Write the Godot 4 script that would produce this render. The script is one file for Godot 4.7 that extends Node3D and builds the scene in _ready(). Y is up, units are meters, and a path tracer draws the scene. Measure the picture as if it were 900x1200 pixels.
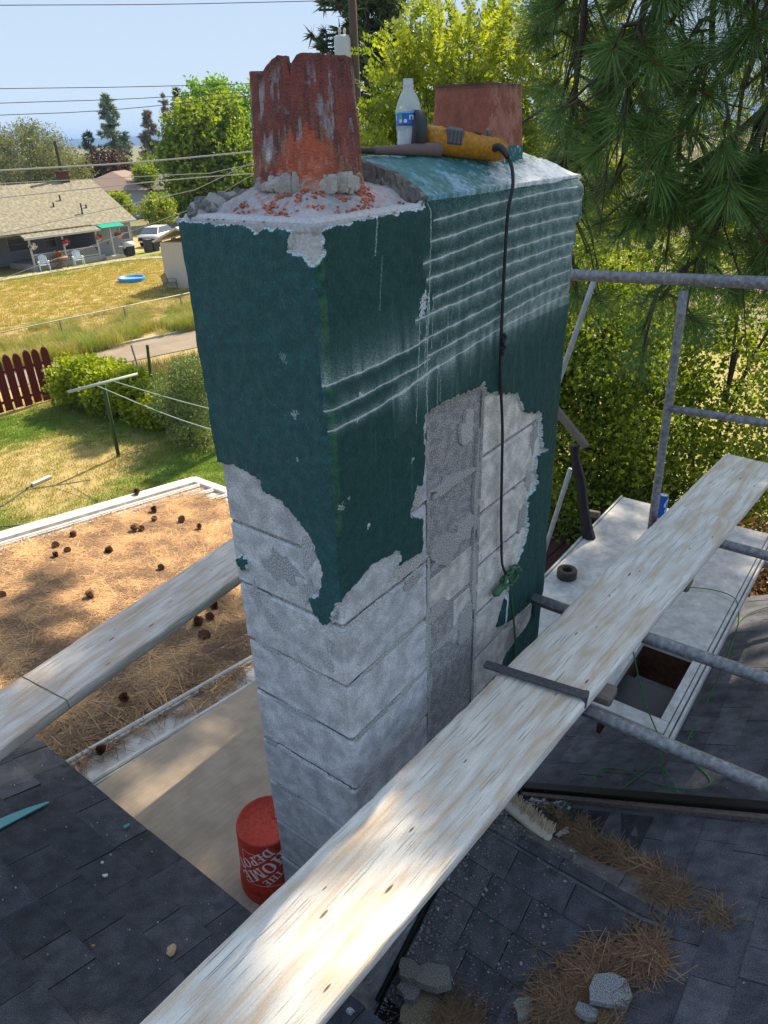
extends Node3D
# A half stripped block chimney on a shingled house, seen from a scaffold on the roof.
# x runs along the chimney's long face, z out of that face towards the ridge, y up; the yard lies at GROUND.

const GROUND := -1.5
const EYE := Vector3(-1.0792, 6.5, 0.9864)
const SUN := Vector3(0.692, 0.72, -0.072)

var rng := RandomNumberGenerator.new()
var mats := {}
var texs := {}
var used := {}
var noise3 := FastNoiseLite.new()


class MB:
	var st := SurfaceTool.new()
	var col := Color.WHITE

	func _init(smooth := false):
		st.begin(Mesh.PRIMITIVE_TRIANGLES)
		st.set_smooth_group(0 if smooth else -1)

	func v(p: Vector3, uv := Vector2.ZERO) -> void:
		st.set_color(col)
		st.set_uv(uv)
		st.add_vertex(p)

	func tri(a: Vector3, b: Vector3, c: Vector3, ua := Vector2.ZERO, ub := Vector2.ZERO, uc := Vector2.ZERO) -> void:
		v(a, ua)
		v(c, uc)
		v(b, ub)

	func quad(a: Vector3, b: Vector3, c: Vector3, d: Vector3, ua := Vector2.ZERO, ub := Vector2.ZERO, uc := Vector2.ZERO, ud := Vector2.ZERO) -> void:
		tri(a, b, c, ua, ub, uc)
		tri(a, c, d, ua, uc, ud)

	# a convex face, turned so that it looks away from the point "inside"
	func face(p: Array, inside: Vector3) -> void:
		var n: Vector3 = (p[1] - p[0]).cross(p[2] - p[0])
		var flip: bool = n.dot(p[0] - inside) < 0.0
		for i in range(1, p.size() - 1):
			if flip:
				tri(p[0], p[i + 1], p[i])
			else:
				tri(p[0], p[i], p[i + 1])

	func box(c: Vector3, size: Vector3, basis := Basis.IDENTITY, bevel := 0.0) -> void:
		var h := size * 0.5
		var b: float = minf(bevel, 0.45 * minf(size.x, minf(size.y, size.z)))
		var at := func(axis: int, s: Vector3) -> Vector3:
			var q := Vector3(s.x * (h.x - b), s.y * (h.y - b), s.z * (h.z - b))
			q[axis] = s[axis] * h[axis]
			return c + basis * q
		for a in 3:
			var u := (a + 1) % 3
			var w := (a + 2) % 3
			for s in [-1.0, 1.0]:
				var f := []
				for k in [[-1, -1], [1, -1], [1, 1], [-1, 1]]:
					var q := Vector3.ZERO
					q[a] = s
					q[u] = k[0]
					q[w] = k[1]
					f.append(at.call(a, q))
				face(f, c)
			if b > 0.0:
				for s1 in [-1.0, 1.0]:
					for s2 in [-1.0, 1.0]:
						var q0 := Vector3.ZERO
						q0[a] = -1.0
						q0[u] = s1
						q0[w] = s2
						var q1 := q0
						q1[a] = 1.0
						face([at.call(u, q0), at.call(u, q1), at.call(w, q1), at.call(w, q0)], c)
		if b > 0.0:
			for sx in [-1.0, 1.0]:
				for sy in [-1.0, 1.0]:
					for sz in [-1.0, 1.0]:
						var q := Vector3(sx, sy, sz)
						face([at.call(0, q), at.call(1, q), at.call(2, q)], c)

	func tube(pts: Array, rad: Variant, sides := 8, caps := true) -> void:
		var rings := []
		var n := pts.size()
		var up := Vector3.UP
		var d0: Vector3 = (pts[1] - pts[0]).normalized()
		if absf(d0.dot(up)) > 0.9:
			up = Vector3.RIGHT
		var x: Vector3 = d0.cross(up).normalized()
		var along := 0.0
		var lens := [0.0]
		for i in n:
			var d: Vector3
			if i == 0:
				d = pts[1] - pts[0]
			elif i == n - 1:
				d = pts[n - 1] - pts[n - 2]
			else:
				d = pts[i + 1] - pts[i - 1]
			d = d.normalized()
			x = (x - d * x.dot(d)).normalized()
			var y := d.cross(x)
			var r: float = rad[i] if rad is Array else rad
			var ring := []
			for k in sides:
				var a := TAU * k / sides
				ring.append(pts[i] + (x * cos(a) + y * sin(a)) * r)
			rings.append(ring)
			if i > 0:
				along += (pts[i] - pts[i - 1]).length()
				lens.append(along)
		for i in n - 1:
			for k in sides:
				var k2 := (k + 1) % sides
				quad(rings[i][k], rings[i][k2], rings[i + 1][k2], rings[i + 1][k], Vector2(lens[i], float(k) / sides), Vector2(lens[i], float(k + 1) / sides), Vector2(lens[i + 1], float(k + 1) / sides), Vector2(lens[i + 1], float(k) / sides))
		if caps:
			for k in range(1, sides - 1):
				tri(rings[0][0], rings[0][k + 1], rings[0][k])
				tri(rings[n - 1][0], rings[n - 1][k], rings[n - 1][k + 1])

	# a turned shape: prof is a list of (radius, height)
	func lathe(prof: Array, sides: int, xf := Transform3D.IDENTITY) -> void:
		for i in prof.size() - 1:
			for k in sides:
				var a0 := TAU * k / sides
				var a1 := TAU * (k + 1) / sides
				var p := func(q: Vector2, a: float) -> Vector3: return xf * Vector3(q.x * cos(a), q.y, -q.x * sin(a))
				var u0 := float(k) / sides
				var u1 := float(k + 1) / sides
				var va := float(i) / (prof.size() - 1)
				var vb := float(i + 1) / (prof.size() - 1)
				quad(p.call(prof[i], a0), p.call(prof[i], a1), p.call(prof[i + 1], a1), p.call(prof[i + 1], a0), Vector2(u0, va), Vector2(u1, va), Vector2(u1, vb), Vector2(u0, vb))

	# an uneven lump with flat facets
	func rock(c: Vector3, size: Vector3, basis: Basis, r: RandomNumberGenerator, square := 0.6) -> void:
		var nu := 9
		var nv := 6
		var rows := []
		for j in nv + 1:
			var row := []
			var phi := PI * j / nv
			for i in nu:
				var th := TAU * i / nu
				var d := Vector3(sin(phi) * cos(th), cos(phi), sin(phi) * sin(th))
				d = Vector3(signf(d.x) * pow(absf(d.x), square), signf(d.y) * pow(absf(d.y), square), signf(d.z) * pow(absf(d.z), square))
				row.append(c + basis * (d * size * 0.5 * r.randf_range(0.8, 1.08)))
			if j == 0 or j == nv:
				for i in nu:
					row[i] = row[0]
			rows.append(row)
		for j in nv:
			for i in nu:
				var i2 := (i + 1) % nu
				quad(rows[j][i], rows[j][i2], rows[j + 1][i2], rows[j + 1][i])

	# a plate with the given outline (x, z) around c, thick downwards from its top
	func plate(outline: PackedVector2Array, c: Vector3, thick: float, basis := Basis.IDENTITY) -> void:
		var t := Geometry2D.triangulate_polygon(outline)
		var n := outline.size()
		for i in range(0, t.size(), 3):
			var p := []
			for k in 3:
				p.append(Vector3(outline[t[i + k]].x, 0.0, outline[t[i + k]].y))
			if (p[1] - p[0]).cross(p[2] - p[0]).y < 0.0:
				p = [p[0], p[2], p[1]]
			var lo := Vector3(0, -thick, 0)
			tri(c + basis * p[0], c + basis * p[1], c + basis * p[2])
			tri(c + basis * (p[0] + lo), c + basis * (p[2] + lo), c + basis * (p[1] + lo))
		var turn := Geometry2D.is_polygon_clockwise(outline)
		for i in n:
			var a := outline[i]
			var b := outline[(i + 1) % n]
			var a0 := c + basis * Vector3(a.x, 0, a.y)
			var b0 := c + basis * Vector3(b.x, 0, b.y)
			var a1 := c + basis * Vector3(a.x * 1.02, -thick, a.y * 1.02)
			var b1 := c + basis * Vector3(b.x * 1.02, -thick, b.y * 1.02)
			if turn:
				quad(a0, b0, b1, a1)
			else:
				quad(b0, a0, a1, b1)

	func done() -> ArrayMesh:
		st.generate_normals()
		return st.commit()


func numbered(parent: Node, called: String) -> String:
	var key := [parent.get_instance_id(), called]
	var n: int = used.get(key, 0)
	used[key] = n + 1
	return called if n == 0 else "%s_%03d" % [called, n]


func tag(o: Node, label: String, category := "", group := "", kind := "") -> Node:
	if label: o.set_meta("label", label)
	if category: o.set_meta("category", category)
	if group: o.set_meta("group", group)
	if kind: o.set_meta("kind", kind)
	return o


func thing(called: String, label: String, category: String, at := Vector3.ZERO, group := "") -> Node3D:
	var o := Node3D.new()
	o.name = numbered(self, called)
	add_child(o, true)
	o.position = at
	tag(o, label, category, group)
	return o


func obj(called: String, shape: Variant, m: Material, parent: Node = self) -> MeshInstance3D:
	var o := MeshInstance3D.new()
	o.mesh = shape.done() if shape is MB else shape
	o.material_override = m
	o.name = numbered(parent, called)
	parent.add_child(o, true)
	var n := parent
	while n != self:      # shapes are given in the scene's own metres
		o.position -= (n as Node3D).position
		n = n.get_parent()
	return o


func struct(called: String, shape: Variant, m: Material) -> MeshInstance3D:
	var o := obj(called, shape, m)
	o.set_meta("kind", "structure")
	return o


func copy(o: Node3D, at: Vector3, turn: float, label: String, size := 1.0) -> Node3D:
	var c := o.duplicate() as Node3D
	c.name = numbered(self, str(o.name).rstrip("0123456789").trim_suffix("_"))
	add_child(c, true)
	c.position = at
	c.rotation = Vector3(0, turn, 0)
	c.scale = Vector3.ONE * size
	c.set_meta("label", label)
	return c


func multi(called: String, shape: Mesh, m: Material, xf: Array, cols: Array, parent: Node = self) -> MultiMeshInstance3D:
	var mm := MultiMesh.new()
	mm.transform_format = MultiMesh.TRANSFORM_3D
	mm.use_colors = true
	mm.mesh = shape
	mm.instance_count = xf.size()
	for i in xf.size():
		mm.set_instance_transform(i, xf[i])
		mm.set_instance_color(i, cols[i % cols.size()])
	var o := MultiMeshInstance3D.new()
	o.multimesh = mm
	o.material_override = m
	o.name = numbered(parent, called)
	parent.add_child(o, true)
	var n := parent
	while n != self:
		o.position -= (n as Node3D).position
		n = n.get_parent()
	o.set_meta("kind", "stuff")
	return o


# --- textures and materials -------------------------------------------------------------------------------------------

func grain(key: String, freq: float, octaves := 4, lo := 0.6, hi := 1.0, type := FastNoiseLite.TYPE_SIMPLEX_SMOOTH, cut0 := 0.0, cut1 := 1.0) -> NoiseTexture2D:
	if texs.has(key):
		return texs[key]
	var n := FastNoiseLite.new()
	n.noise_type = type
	n.frequency = freq
	n.fractal_octaves = octaves
	n.fractal_gain = 0.6
	n.seed = hash(key) % 10000
	var t := NoiseTexture2D.new()
	t.width = 512
	t.height = 512
	t.seamless = true
	t.noise = n
	var g := Gradient.new()
	g.offsets = PackedFloat32Array([cut0, cut1])
	g.colors = PackedColorArray([Color(lo, lo, lo).linear_to_srgb(), Color(minf(hi, 1.0), minf(hi, 1.0), minf(hi, 1.0)).linear_to_srgb()])
	t.color_ramp = g
	texs[key] = t
	return t


# lin: the real base colour (linear); tex and coarse multiply it; all lie on the three planes of the world
func mat(key: String, lin: Color, rough := 0.85, tex: Texture2D = null, scale: Variant = 1.0, bump := 0.0, bump_tex: Texture2D = null, coarse: Texture2D = null, coarse_scale := 0.5) -> StandardMaterial3D:
	if mats.has(key):
		return mats[key]
	var m := StandardMaterial3D.new()
	m.resource_name = key
	m.albedo_color = lin.linear_to_srgb()
	m.roughness = rough
	m.vertex_color_use_as_albedo = true
	m.metallic_specular = 0.4
	if tex or bump_tex:
		m.uv1_triplanar = true
		m.uv1_world_triplanar = true
		m.uv1_scale = scale if scale is Vector3 else Vector3.ONE * scale
		m.albedo_texture = tex
	if bump_tex:
		m.heightmap_enabled = true
		m.heightmap_texture = bump_tex
		m.heightmap_scale = bump
	if coarse:
		m.detail_enabled = true
		m.detail_blend_mode = BaseMaterial3D.BLEND_MODE_MUL
		m.detail_albedo = coarse
		m.detail_uv_layer = BaseMaterial3D.DETAIL_UV_2
		m.uv2_triplanar = true
		m.uv2_world_triplanar = true
		m.uv2_scale = Vector3.ONE * coarse_scale
	mats[key] = m
	return m


func leaf_mat(key: String, back: Color, rough := 0.5) -> StandardMaterial3D:
	if mats.has(key):
		return mats[key]
	var m := mat(key, Color.WHITE, rough)
	m.backlight_enabled = true
	m.backlight = back
	return m


func lin(r: float, g: float, b: float) -> Color:
	return Color(r, g, b)


func V(a: float, b: float) -> Vector2:
	return Vector2(a, b)


func V3(a: float, b: float, c: float) -> Vector3:
	return Vector3(a, b, c)


func rnd(a: float, b: float) -> float:
	return rng.randf_range(a, b)


func any_dir() -> Vector3:
	var y := rnd(-1, 1)
	var a := rnd(0, TAU)
	var r := sqrt(1.0 - y * y)
	return Vector3(r * cos(a), y, r * sin(a))


func basis_up(y: Vector3, spin: float, size := 1.0) -> Basis:
	var up := y.normalized()
	var x := up.cross(Vector3(0.31, 0.2, 0.93)).normalized()
	var z := x.cross(up)
	var x2 := x * cos(spin) + z * sin(spin)
	return Basis(x2 * size, up * size, x2.cross(up) * size)


func curve(pts: Array, n: int) -> Array:
	var c := Curve3D.new()
	for i in pts.size():
		var a: Vector3 = pts[maxi(i - 1, 0)]
		var b: Vector3 = pts[mini(i + 1, pts.size() - 1)]
		var t := (b - a) / 6.0
		c.add_point(pts[i], -t, t)
	var out := []
	for k in n + 1:
		out.append(c.sample_baked(c.get_baked_length() * k / n, true))
	return out


func sm(a: float, b: float, x: float) -> float:
	return smoothstep(a, b, x)


func chips(n: int, r: float, jag := 0.35) -> PackedVector2Array:
	var p := PackedVector2Array()
	for i in n:
		var a := TAU * (i + rnd(-0.25, 0.25)) / n
		p.append(Vector2(cos(a), sin(a)) * r * rnd(1.0 - jag, 1.0 + jag * 0.5))
	return p


func _ready() -> void:
	rng.seed = 7
	noise3.seed = 5
	noise3.frequency = 1.0
	camera_and_light()
	ground_and_hills()
	house_roofs()
	patio_roof()
	chimney()
	neighbours()
	trees()
	pine()
	yard_things()
	scaffold_and_planks()
	on_the_chimney()
	on_the_roofs()
	wires()


func camera_and_light() -> void:
	var cam := Camera3D.new()
	cam.name = "camera"
	cam.fov = 71.92
	cam.near = 0.05
	cam.far = 20000.0
	add_child(cam, true)
	cam.transform = Transform3D(Basis(Vector3(0.60073, -0.03128, 0.79884), Vector3(0.39321, 0.88157, -0.26118), Vector3(-0.69606, 0.47101, 0.54189)).orthonormalized(), EYE)
	cam.current = true
	var sky := ProceduralSkyMaterial.new()
	sky.sky_top_color = Color(0.57, 0.655, 0.77)
	sky.sky_horizon_color = Color(0.70, 0.76, 0.80)
	sky.sky_curve = 0.12
	sky.sky_energy_multiplier = 0.92
	sky.ground_bottom_color = Color(0.36, 0.34, 0.25)
	sky.ground_horizon_color = Color(0.60, 0.62, 0.60)
	sky.sun_angle_max = 55.0
	sky.sun_curve = 0.35
	var env := Environment.new()
	env.background_mode = Environment.BG_SKY
	env.sky = Sky.new()
	env.sky.sky_material = sky
	env.tonemap_mode = Environment.TONE_MAPPER_LINEAR
	env.tonemap_exposure = 2.0
	env.sdfgi_enabled = true
	env.ssao_enabled = true
	env.ssil_enabled = true
	env.fog_enabled = true
	env.fog_light_color = Color(0.56, 0.74, 1.0)
	env.fog_density = 0.00016
	var we := WorldEnvironment.new()
	we.name = "environment"
	we.environment = env
	add_child(we, true)
	var sun := DirectionalLight3D.new()
	sun.name = "sun"
	sun.light_energy = 1.6
	sun.light_angular_distance = 0.5
	sun.light_color = Color(1.0, 0.93, 0.82)
	sun.shadow_enabled = true
	add_child(sun, true)
	sun.basis = Basis.looking_at(-SUN.normalized(), Vector3.UP)


# --- the land ------------------------------------------------------------------------------------------------------------

func sheet(pts: Array, y: float) -> MB:
	var mb := MB.new()
	var poly := PackedVector2Array()
	for p in pts:
		poly.append(Vector2(p[0], p[1]))
	var t := Geometry2D.triangulate_polygon(poly)
	for i in range(0, t.size(), 3):
		mb.face([Vector3(poly[t[i]].x, y, poly[t[i]].y), Vector3(poly[t[i + 1]].x, y, poly[t[i + 1]].y), Vector3(poly[t[i + 2]].x, y, poly[t[i + 2]].y)], Vector3(poly[t[i]].x, y - 5, poly[t[i]].y))
	return mb


# how green (0 dry .. 1 green) the yard's grass is
func green_at(x: float, z: float) -> float:
	var n := noise3.get_noise_2d(x * 0.35, z * 0.35) * 0.5 + noise3.get_noise_2d(x * 1.3 + 50, z * 1.3) * 0.3
	if z > -23.0 and z < -3 and x < 14.0:      # own lawn: worn in the middle, green along the fence, the hedge and the house
		var d := Vector2((x - 7.6) / 2.6, (z + 17.5) / 2.4).length()
		return clampf(0.80 + n - 0.85 * (1.0 - sm(0.5, 1.5, d)), 0.05, 1.0)
	if z <= -48.0 and z > -54 and x < 40.0:
		return clampf(0.5 + n, 0, 1)
	if z <= -23.0:
		return clampf(0.06 + n * 0.5, 0.0, 0.6)
	return clampf(0.34 + n * 0.8, 0.05, 0.9)


func ground_and_hills() -> void:
	var g := grain("ground_fine", 0.06, 5, 0.55, 1.1)
	var gc := grain("ground_coarse", 0.012, 4, 0.7, 1.05)
	var dry := lin(0.54, 0.40, 0.17)
	var lush := lin(0.21, 0.33, 0.055)
	var earth := mat("ground", lin(0.26, 0.24, 0.11), 0.95, g, 0.25, 0.0, null, gc, 0.01)
	var p := PlaneMesh.new()
	p.size = Vector2(14000, 14000)
	var gr := struct("ground", p, earth)
	gr.position.y = GROUND - 0.03
	# grass cover of the yards, tinted patch by patch
	var nx := 150
	var nz := 180
	var cell := 0.4
	var av := PackedVector3Array()
	var an := PackedVector3Array()
	var ac := PackedColorArray()
	var ai := PackedInt32Array()
	for j in nz + 1:
		for i in nx + 1:
			var x := -6.0 + i * cell
			var z := -64.0 + j * cell
			av.append(Vector3(x, GROUND + 0.012 * noise3.get_noise_2d(x * 2.0, z * 2.0), z))
			an.append(Vector3.UP)
			ac.append(dry.lerp(lush, green_at(x, z)) * rnd(0.92, 1.08))
	for j in nz:
		for i in nx:
			var a := j * (nx + 1) + i
			ai.append_array([a, a + 1, a + nx + 2, a, a + nx + 2, a + nx + 1])
	var arr := []
	arr.resize(Mesh.ARRAY_MAX)
	arr[Mesh.ARRAY_VERTEX] = av
	arr[Mesh.ARRAY_NORMAL] = an
	arr[Mesh.ARRAY_COLOR] = ac
	arr[Mesh.ARRAY_INDEX] = ai
	var gm := ArrayMesh.new()
	gm.add_surface_from_arrays(Mesh.PRIMITIVE_TRIANGLES, arr)
	struct("lawn", gm, mat("turf", Color.WHITE, 0.95, g, 0.9, 1.2, grain("turf_bump", 0.12, 4, 0, 1)))
	# the gravel alley behind the hedge, the street and the concrete walk
	var gravel := mat("gravel", lin(0.36, 0.30, 0.23), 0.95, grain("gravel", 0.11, 4, 0.6, 1.1), 0.7, 0.8, grain("turf_bump", 0.12, 4, 0, 1), gc, 0.09)
	struct("alley", sheet([[-6, -30.2], [13.8, -28.2], [20.4, -27.0], [40, -24.4], [50, -23.0], [50, -20.4], [40, -21.9], [18.4, -24.3], [13.0, -25.6], [10.5, -25.9], [-6, -27.4]], GROUND + 0.03), gravel)
	var kerb := MB.new()
	var kp := [V3(-6, GROUND + 0.04, -30.25), V3(13.8, GROUND + 0.04, -28.25), V3(20.4, GROUND + 0.04, -27.05), V3(40, GROUND + 0.04, -24.45)]
	for i in 3:
		var d: Vector3 = kp[i + 1] - kp[i]
		kerb.box((kp[i] + kp[i + 1]) * 0.5, Vector3(d.length(), 0.16, 0.16), Basis(Vector3.UP, -atan2(d.z, d.x)), 0.02)
	struct("kerb", kerb, mat("pale_concrete", lin(0.52, 0.49, 0.44), 0.9, g, 1.0))
	var asphalt := mat("asphalt", lin(0.11, 0.105, 0.105), 0.9, g, 0.6)
	struct("road", sheet([[20, -47.5], [40.8, -58.2], [48.4, -62.2], [110, -94], [110, -102], [56.7, -72.0], [45.4, -66.0], [38, -62.5], [36.2, -58], [30, -50.8], [20, -50]], GROUND + 0.034), asphalt)
	struct("path", sheet([[20, -51.0], [33, -50.7], [34.5, -50.2], [36.5, -47.2], [36.0, -46.6], [33.6, -49.3], [32.5, -49.8], [20, -50.2]], GROUND + 0.05), mat("walk", lin(0.5, 0.46, 0.38), 0.9, g, 0.6))
	struct("gravel_lot", sheet([[28, -10.5], [46, -13.5], [47, -4.5], [36, -3.2], [29, -6.5]], GROUND + 0.03), gravel)
	# ridges far beyond the town
	for k in 2:
		var h := MB.new(true)
		var far := [4200.0, 6000.0][k] as float
		var prev := []
		for i in 41:
			var a := deg_to_rad(-100.0 + i * 3.4)      # from -z round to +x
			var dir := Vector3(sin(a + PI * 0.25), 0, -cos(a + PI * 0.25))
			var top: float = far * ([0.001, 0.004][k] + [0.003, 0.010][k] * (0.5 + 0.5 * noise3.get_noise_2d(i * 0.13 + k * 9, 3.0)))
			var row := [EYE + dir * far * 0.8, EYE + dir * far * 0.93, EYE + dir * far, EYE + dir * far * 1.2]
			var hs := [0.0, top * 0.55, top, 0.0]
			for m in 4:
				row[m].y = GROUND - 5 + hs[m] * (1.0 + 0.12 * noise3.get_noise_2d(i * 0.5, m))
			if prev:
				for m in 3:
					h.quad(prev[m], row[m], row[m + 1], prev[m + 1])
			prev = row
		struct("hills", h, mat("far_forest", lin(0.06, 0.09, 0.06), 0.95, gc, 0.002))
	grass()


func blade_mesh(n: int, height: float, spread: float, width: float, lean: float) -> ArrayMesh:
	var mb := MB.new()
	for i in n:
		var a := rnd(0, TAU)
		var r := sqrt(rnd(0, 1)) * spread
		var b := Vector3(r * cos(a), 0, r * sin(a))
		var h := height * rnd(0.6, 1.15)
		var out := Vector3(cos(a + rnd(-1, 1)), 0, sin(a + rnd(-1, 1))) * lean * h
		var side := out.cross(Vector3.UP).normalized() * width
		var m := b + out * 0.3 + Vector3(0, h * 0.6, 0)
		var t := b + out + Vector3(0, h * 0.95, 0)
		mb.col = Color.WHITE * rnd(0.8, 1.1)
		mb.quad(b - side, b + side, m + side * 0.7, m - side * 0.7)
		mb.tri(m - side * 0.7, m + side * 0.7, t)
	return mb.done()


func grass() -> void:
	var short := blade_mesh(16, 0.06, 0.11, 0.006, 0.5)
	var tall := blade_mesh(22, 0.5, 0.24, 0.006, 0.4)
	var m := leaf_mat("grass_blade", Color(0.7, 0.8, 0.3), 0.7)
	var xf := []
	var cols := []
	for k in 26000:
		var x := rnd(2.5, 13.0)
		var z := rnd(-24.5, -9.0)
		var gq := green_at(x, z)
		if rnd(0, 1) > 0.25 + gq:
			continue
		xf.append(Transform3D(basis_up(Vector3(rnd(-.2, .2), 1, rnd(-.2, .2)), rnd(0, TAU), rnd(0.6, 1.3)), V3(x, GROUND, z)))
		cols.append(lin(0.48, 0.38, 0.14).lerp(lin(0.20, 0.30, 0.04), clampf(gq + rnd(-.25, .25), 0, 1)))
	tag(multi("grass", short, m, xf, cols), "short patchy lawn grass round the washing line post", "grass")
	xf = []
	cols = []
	for k in 15000:
		var t := rnd(0, 1)
		var x := rnd(4.0, 32.0)
		var edge := -29.3 + (x - 4) * 0.13 if x < 20.4 else -27.2 + (x - 20.4) * 0.13
		var z := edge - pow(t, 1.6) * 9.0
		if noise3.get_noise_2d(x * 0.4, z * 0.4) < -0.25 + t * 0.55:
			continue
		xf.append(Transform3D(basis_up(Vector3(rnd(-.2, .2), 1, rnd(-.2, .2)), rnd(0, TAU), rnd(0.6, 1.7) * (1.0 - 0.5 * t)), V3(x, GROUND, z)))
		cols.append(lin(0.56, 0.44, 0.19).lerp(lin(0.30, 0.36, 0.09), clampf(0.42 + noise3.get_noise_2d(x * 0.6, z * 0.6) + rnd(-.3, .3), 0, 1)))
	for k in 700:      # dry weeds by the near side of the alley
		var x := rnd(11.0, 17.5)
		var z := -24.0 + (x - 14.0) * 0.28 + rnd(0, 3.2)
		xf.append(Transform3D(basis_up(Vector3(rnd(-.2, .2), 1, rnd(-.2, .2)), rnd(0, TAU), rnd(0.5, 1.1)), V3(x, GROUND, z)))
		cols.append(lin(0.33, 0.24, 0.14).lerp(lin(0.2, 0.22, 0.06), rnd(0, 0.8)))
	tag(multi("weeds", tall, m, xf, cols), "tall dry weeds along the far side of the alley", "weeds")
	xf = []
	cols = []
	for k in 12000:
		var x := rnd(14.0, 38.0)
		var z := rnd(-50.5, -31.0)
		xf.append(Transform3D(basis_up(Vector3(rnd(-.2, .2), 1, rnd(-.2, .2)), rnd(0, TAU), rnd(1.0, 2.2)), V3(x, GROUND, z)))
		cols.append(lin(0.56, 0.41, 0.13).lerp(lin(0.3, 0.32, 0.08), clampf(green_at(x, z) + rnd(-.15, .15), 0, 1)))
	tag(multi("dry_grass", short, m, xf, cols), "yellow dried out grass of the neighbour's back yard", "grass")


# --- the house we stand on ----------------------------------------------------------------------------------------------

func wing_y(x: float) -> float:      # the left roof falls towards +x
	return 3.94 - 0.37 * x


func main_y(z: float) -> float:      # the right roof rises towards +z
	return 3.5 + 0.56 * z


func saddle_y(x: float) -> float:      # the small saddle that sheds water round the chimney
	var r := 0.03
	var t := x - 0.75
	return 3.935 - (0.5 * (sqrt(t * t + r * r) - r) if t < 0.0 else 0.95 * (sqrt(t * t + r * r) - r))


func roof_y(x: float, z: float) -> float:
	if x < -0.16:
		return maxf(wing_y(x), main_y(z) if z > 0.6 else -9.0)
	var a := saddle_y(x)
	var b := main_y(z)
	var k := 0.03
	var h := clampf(0.5 + 0.5 * (a - b) / k, 0.0, 1.0)
	return lerpf(b, a, h) + k * h * (1.0 - h)


# one shingle between the given sides; "down" tells where it falls to (0: +x, 1: -x, 2: -z)
func shingle(x0: float, x1: float, z0: float, z1: float, down: int, thick: float, tone: Color, f: Callable) -> MB:
	var mb := MB.new()
	mb.col = tone
	var nx := 2 if down < 2 else 3
	var nz := 5 if down < 2 else 2
	var top := func(i: int, j: int) -> Vector3:
		var u := float(i) / nx
		var w := float(j) / nz
		var x := lerpf(x0, x1, u)
		var z := lerpf(z0, z1, w)
		var front := u if down == 0 else (1.0 - u if down == 1 else 1.0 - w)
		return Vector3(x, f.call(x, z) + 0.002 + thick * (0.25 + 0.75 * front), z)
	var low := func(i: int, j: int) -> Vector3: return top.call(i, j) - Vector3(0, thick + 0.001, 0)
	for i in nx:
		for j in nz:
			mb.quad(top.call(i, j), top.call(i, j + 1), top.call(i + 1, j + 1), top.call(i + 1, j))
	for i in nx:
		mb.quad(top.call(i, 0), top.call(i + 1, 0), low.call(i + 1, 0), low.call(i, 0))
		mb.quad(top.call(i + 1, nz), top.call(i, nz), low.call(i, nz), low.call(i + 1, nz))
	for j in nz:
		mb.quad(top.call(0, j + 1), top.call(0, j), low.call(0, j), low.call(0, j + 1))
		mb.quad(top.call(nx, j), top.call(nx, j + 1), low.call(nx, j + 1), low.call(nx, j))
	return mb


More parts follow.
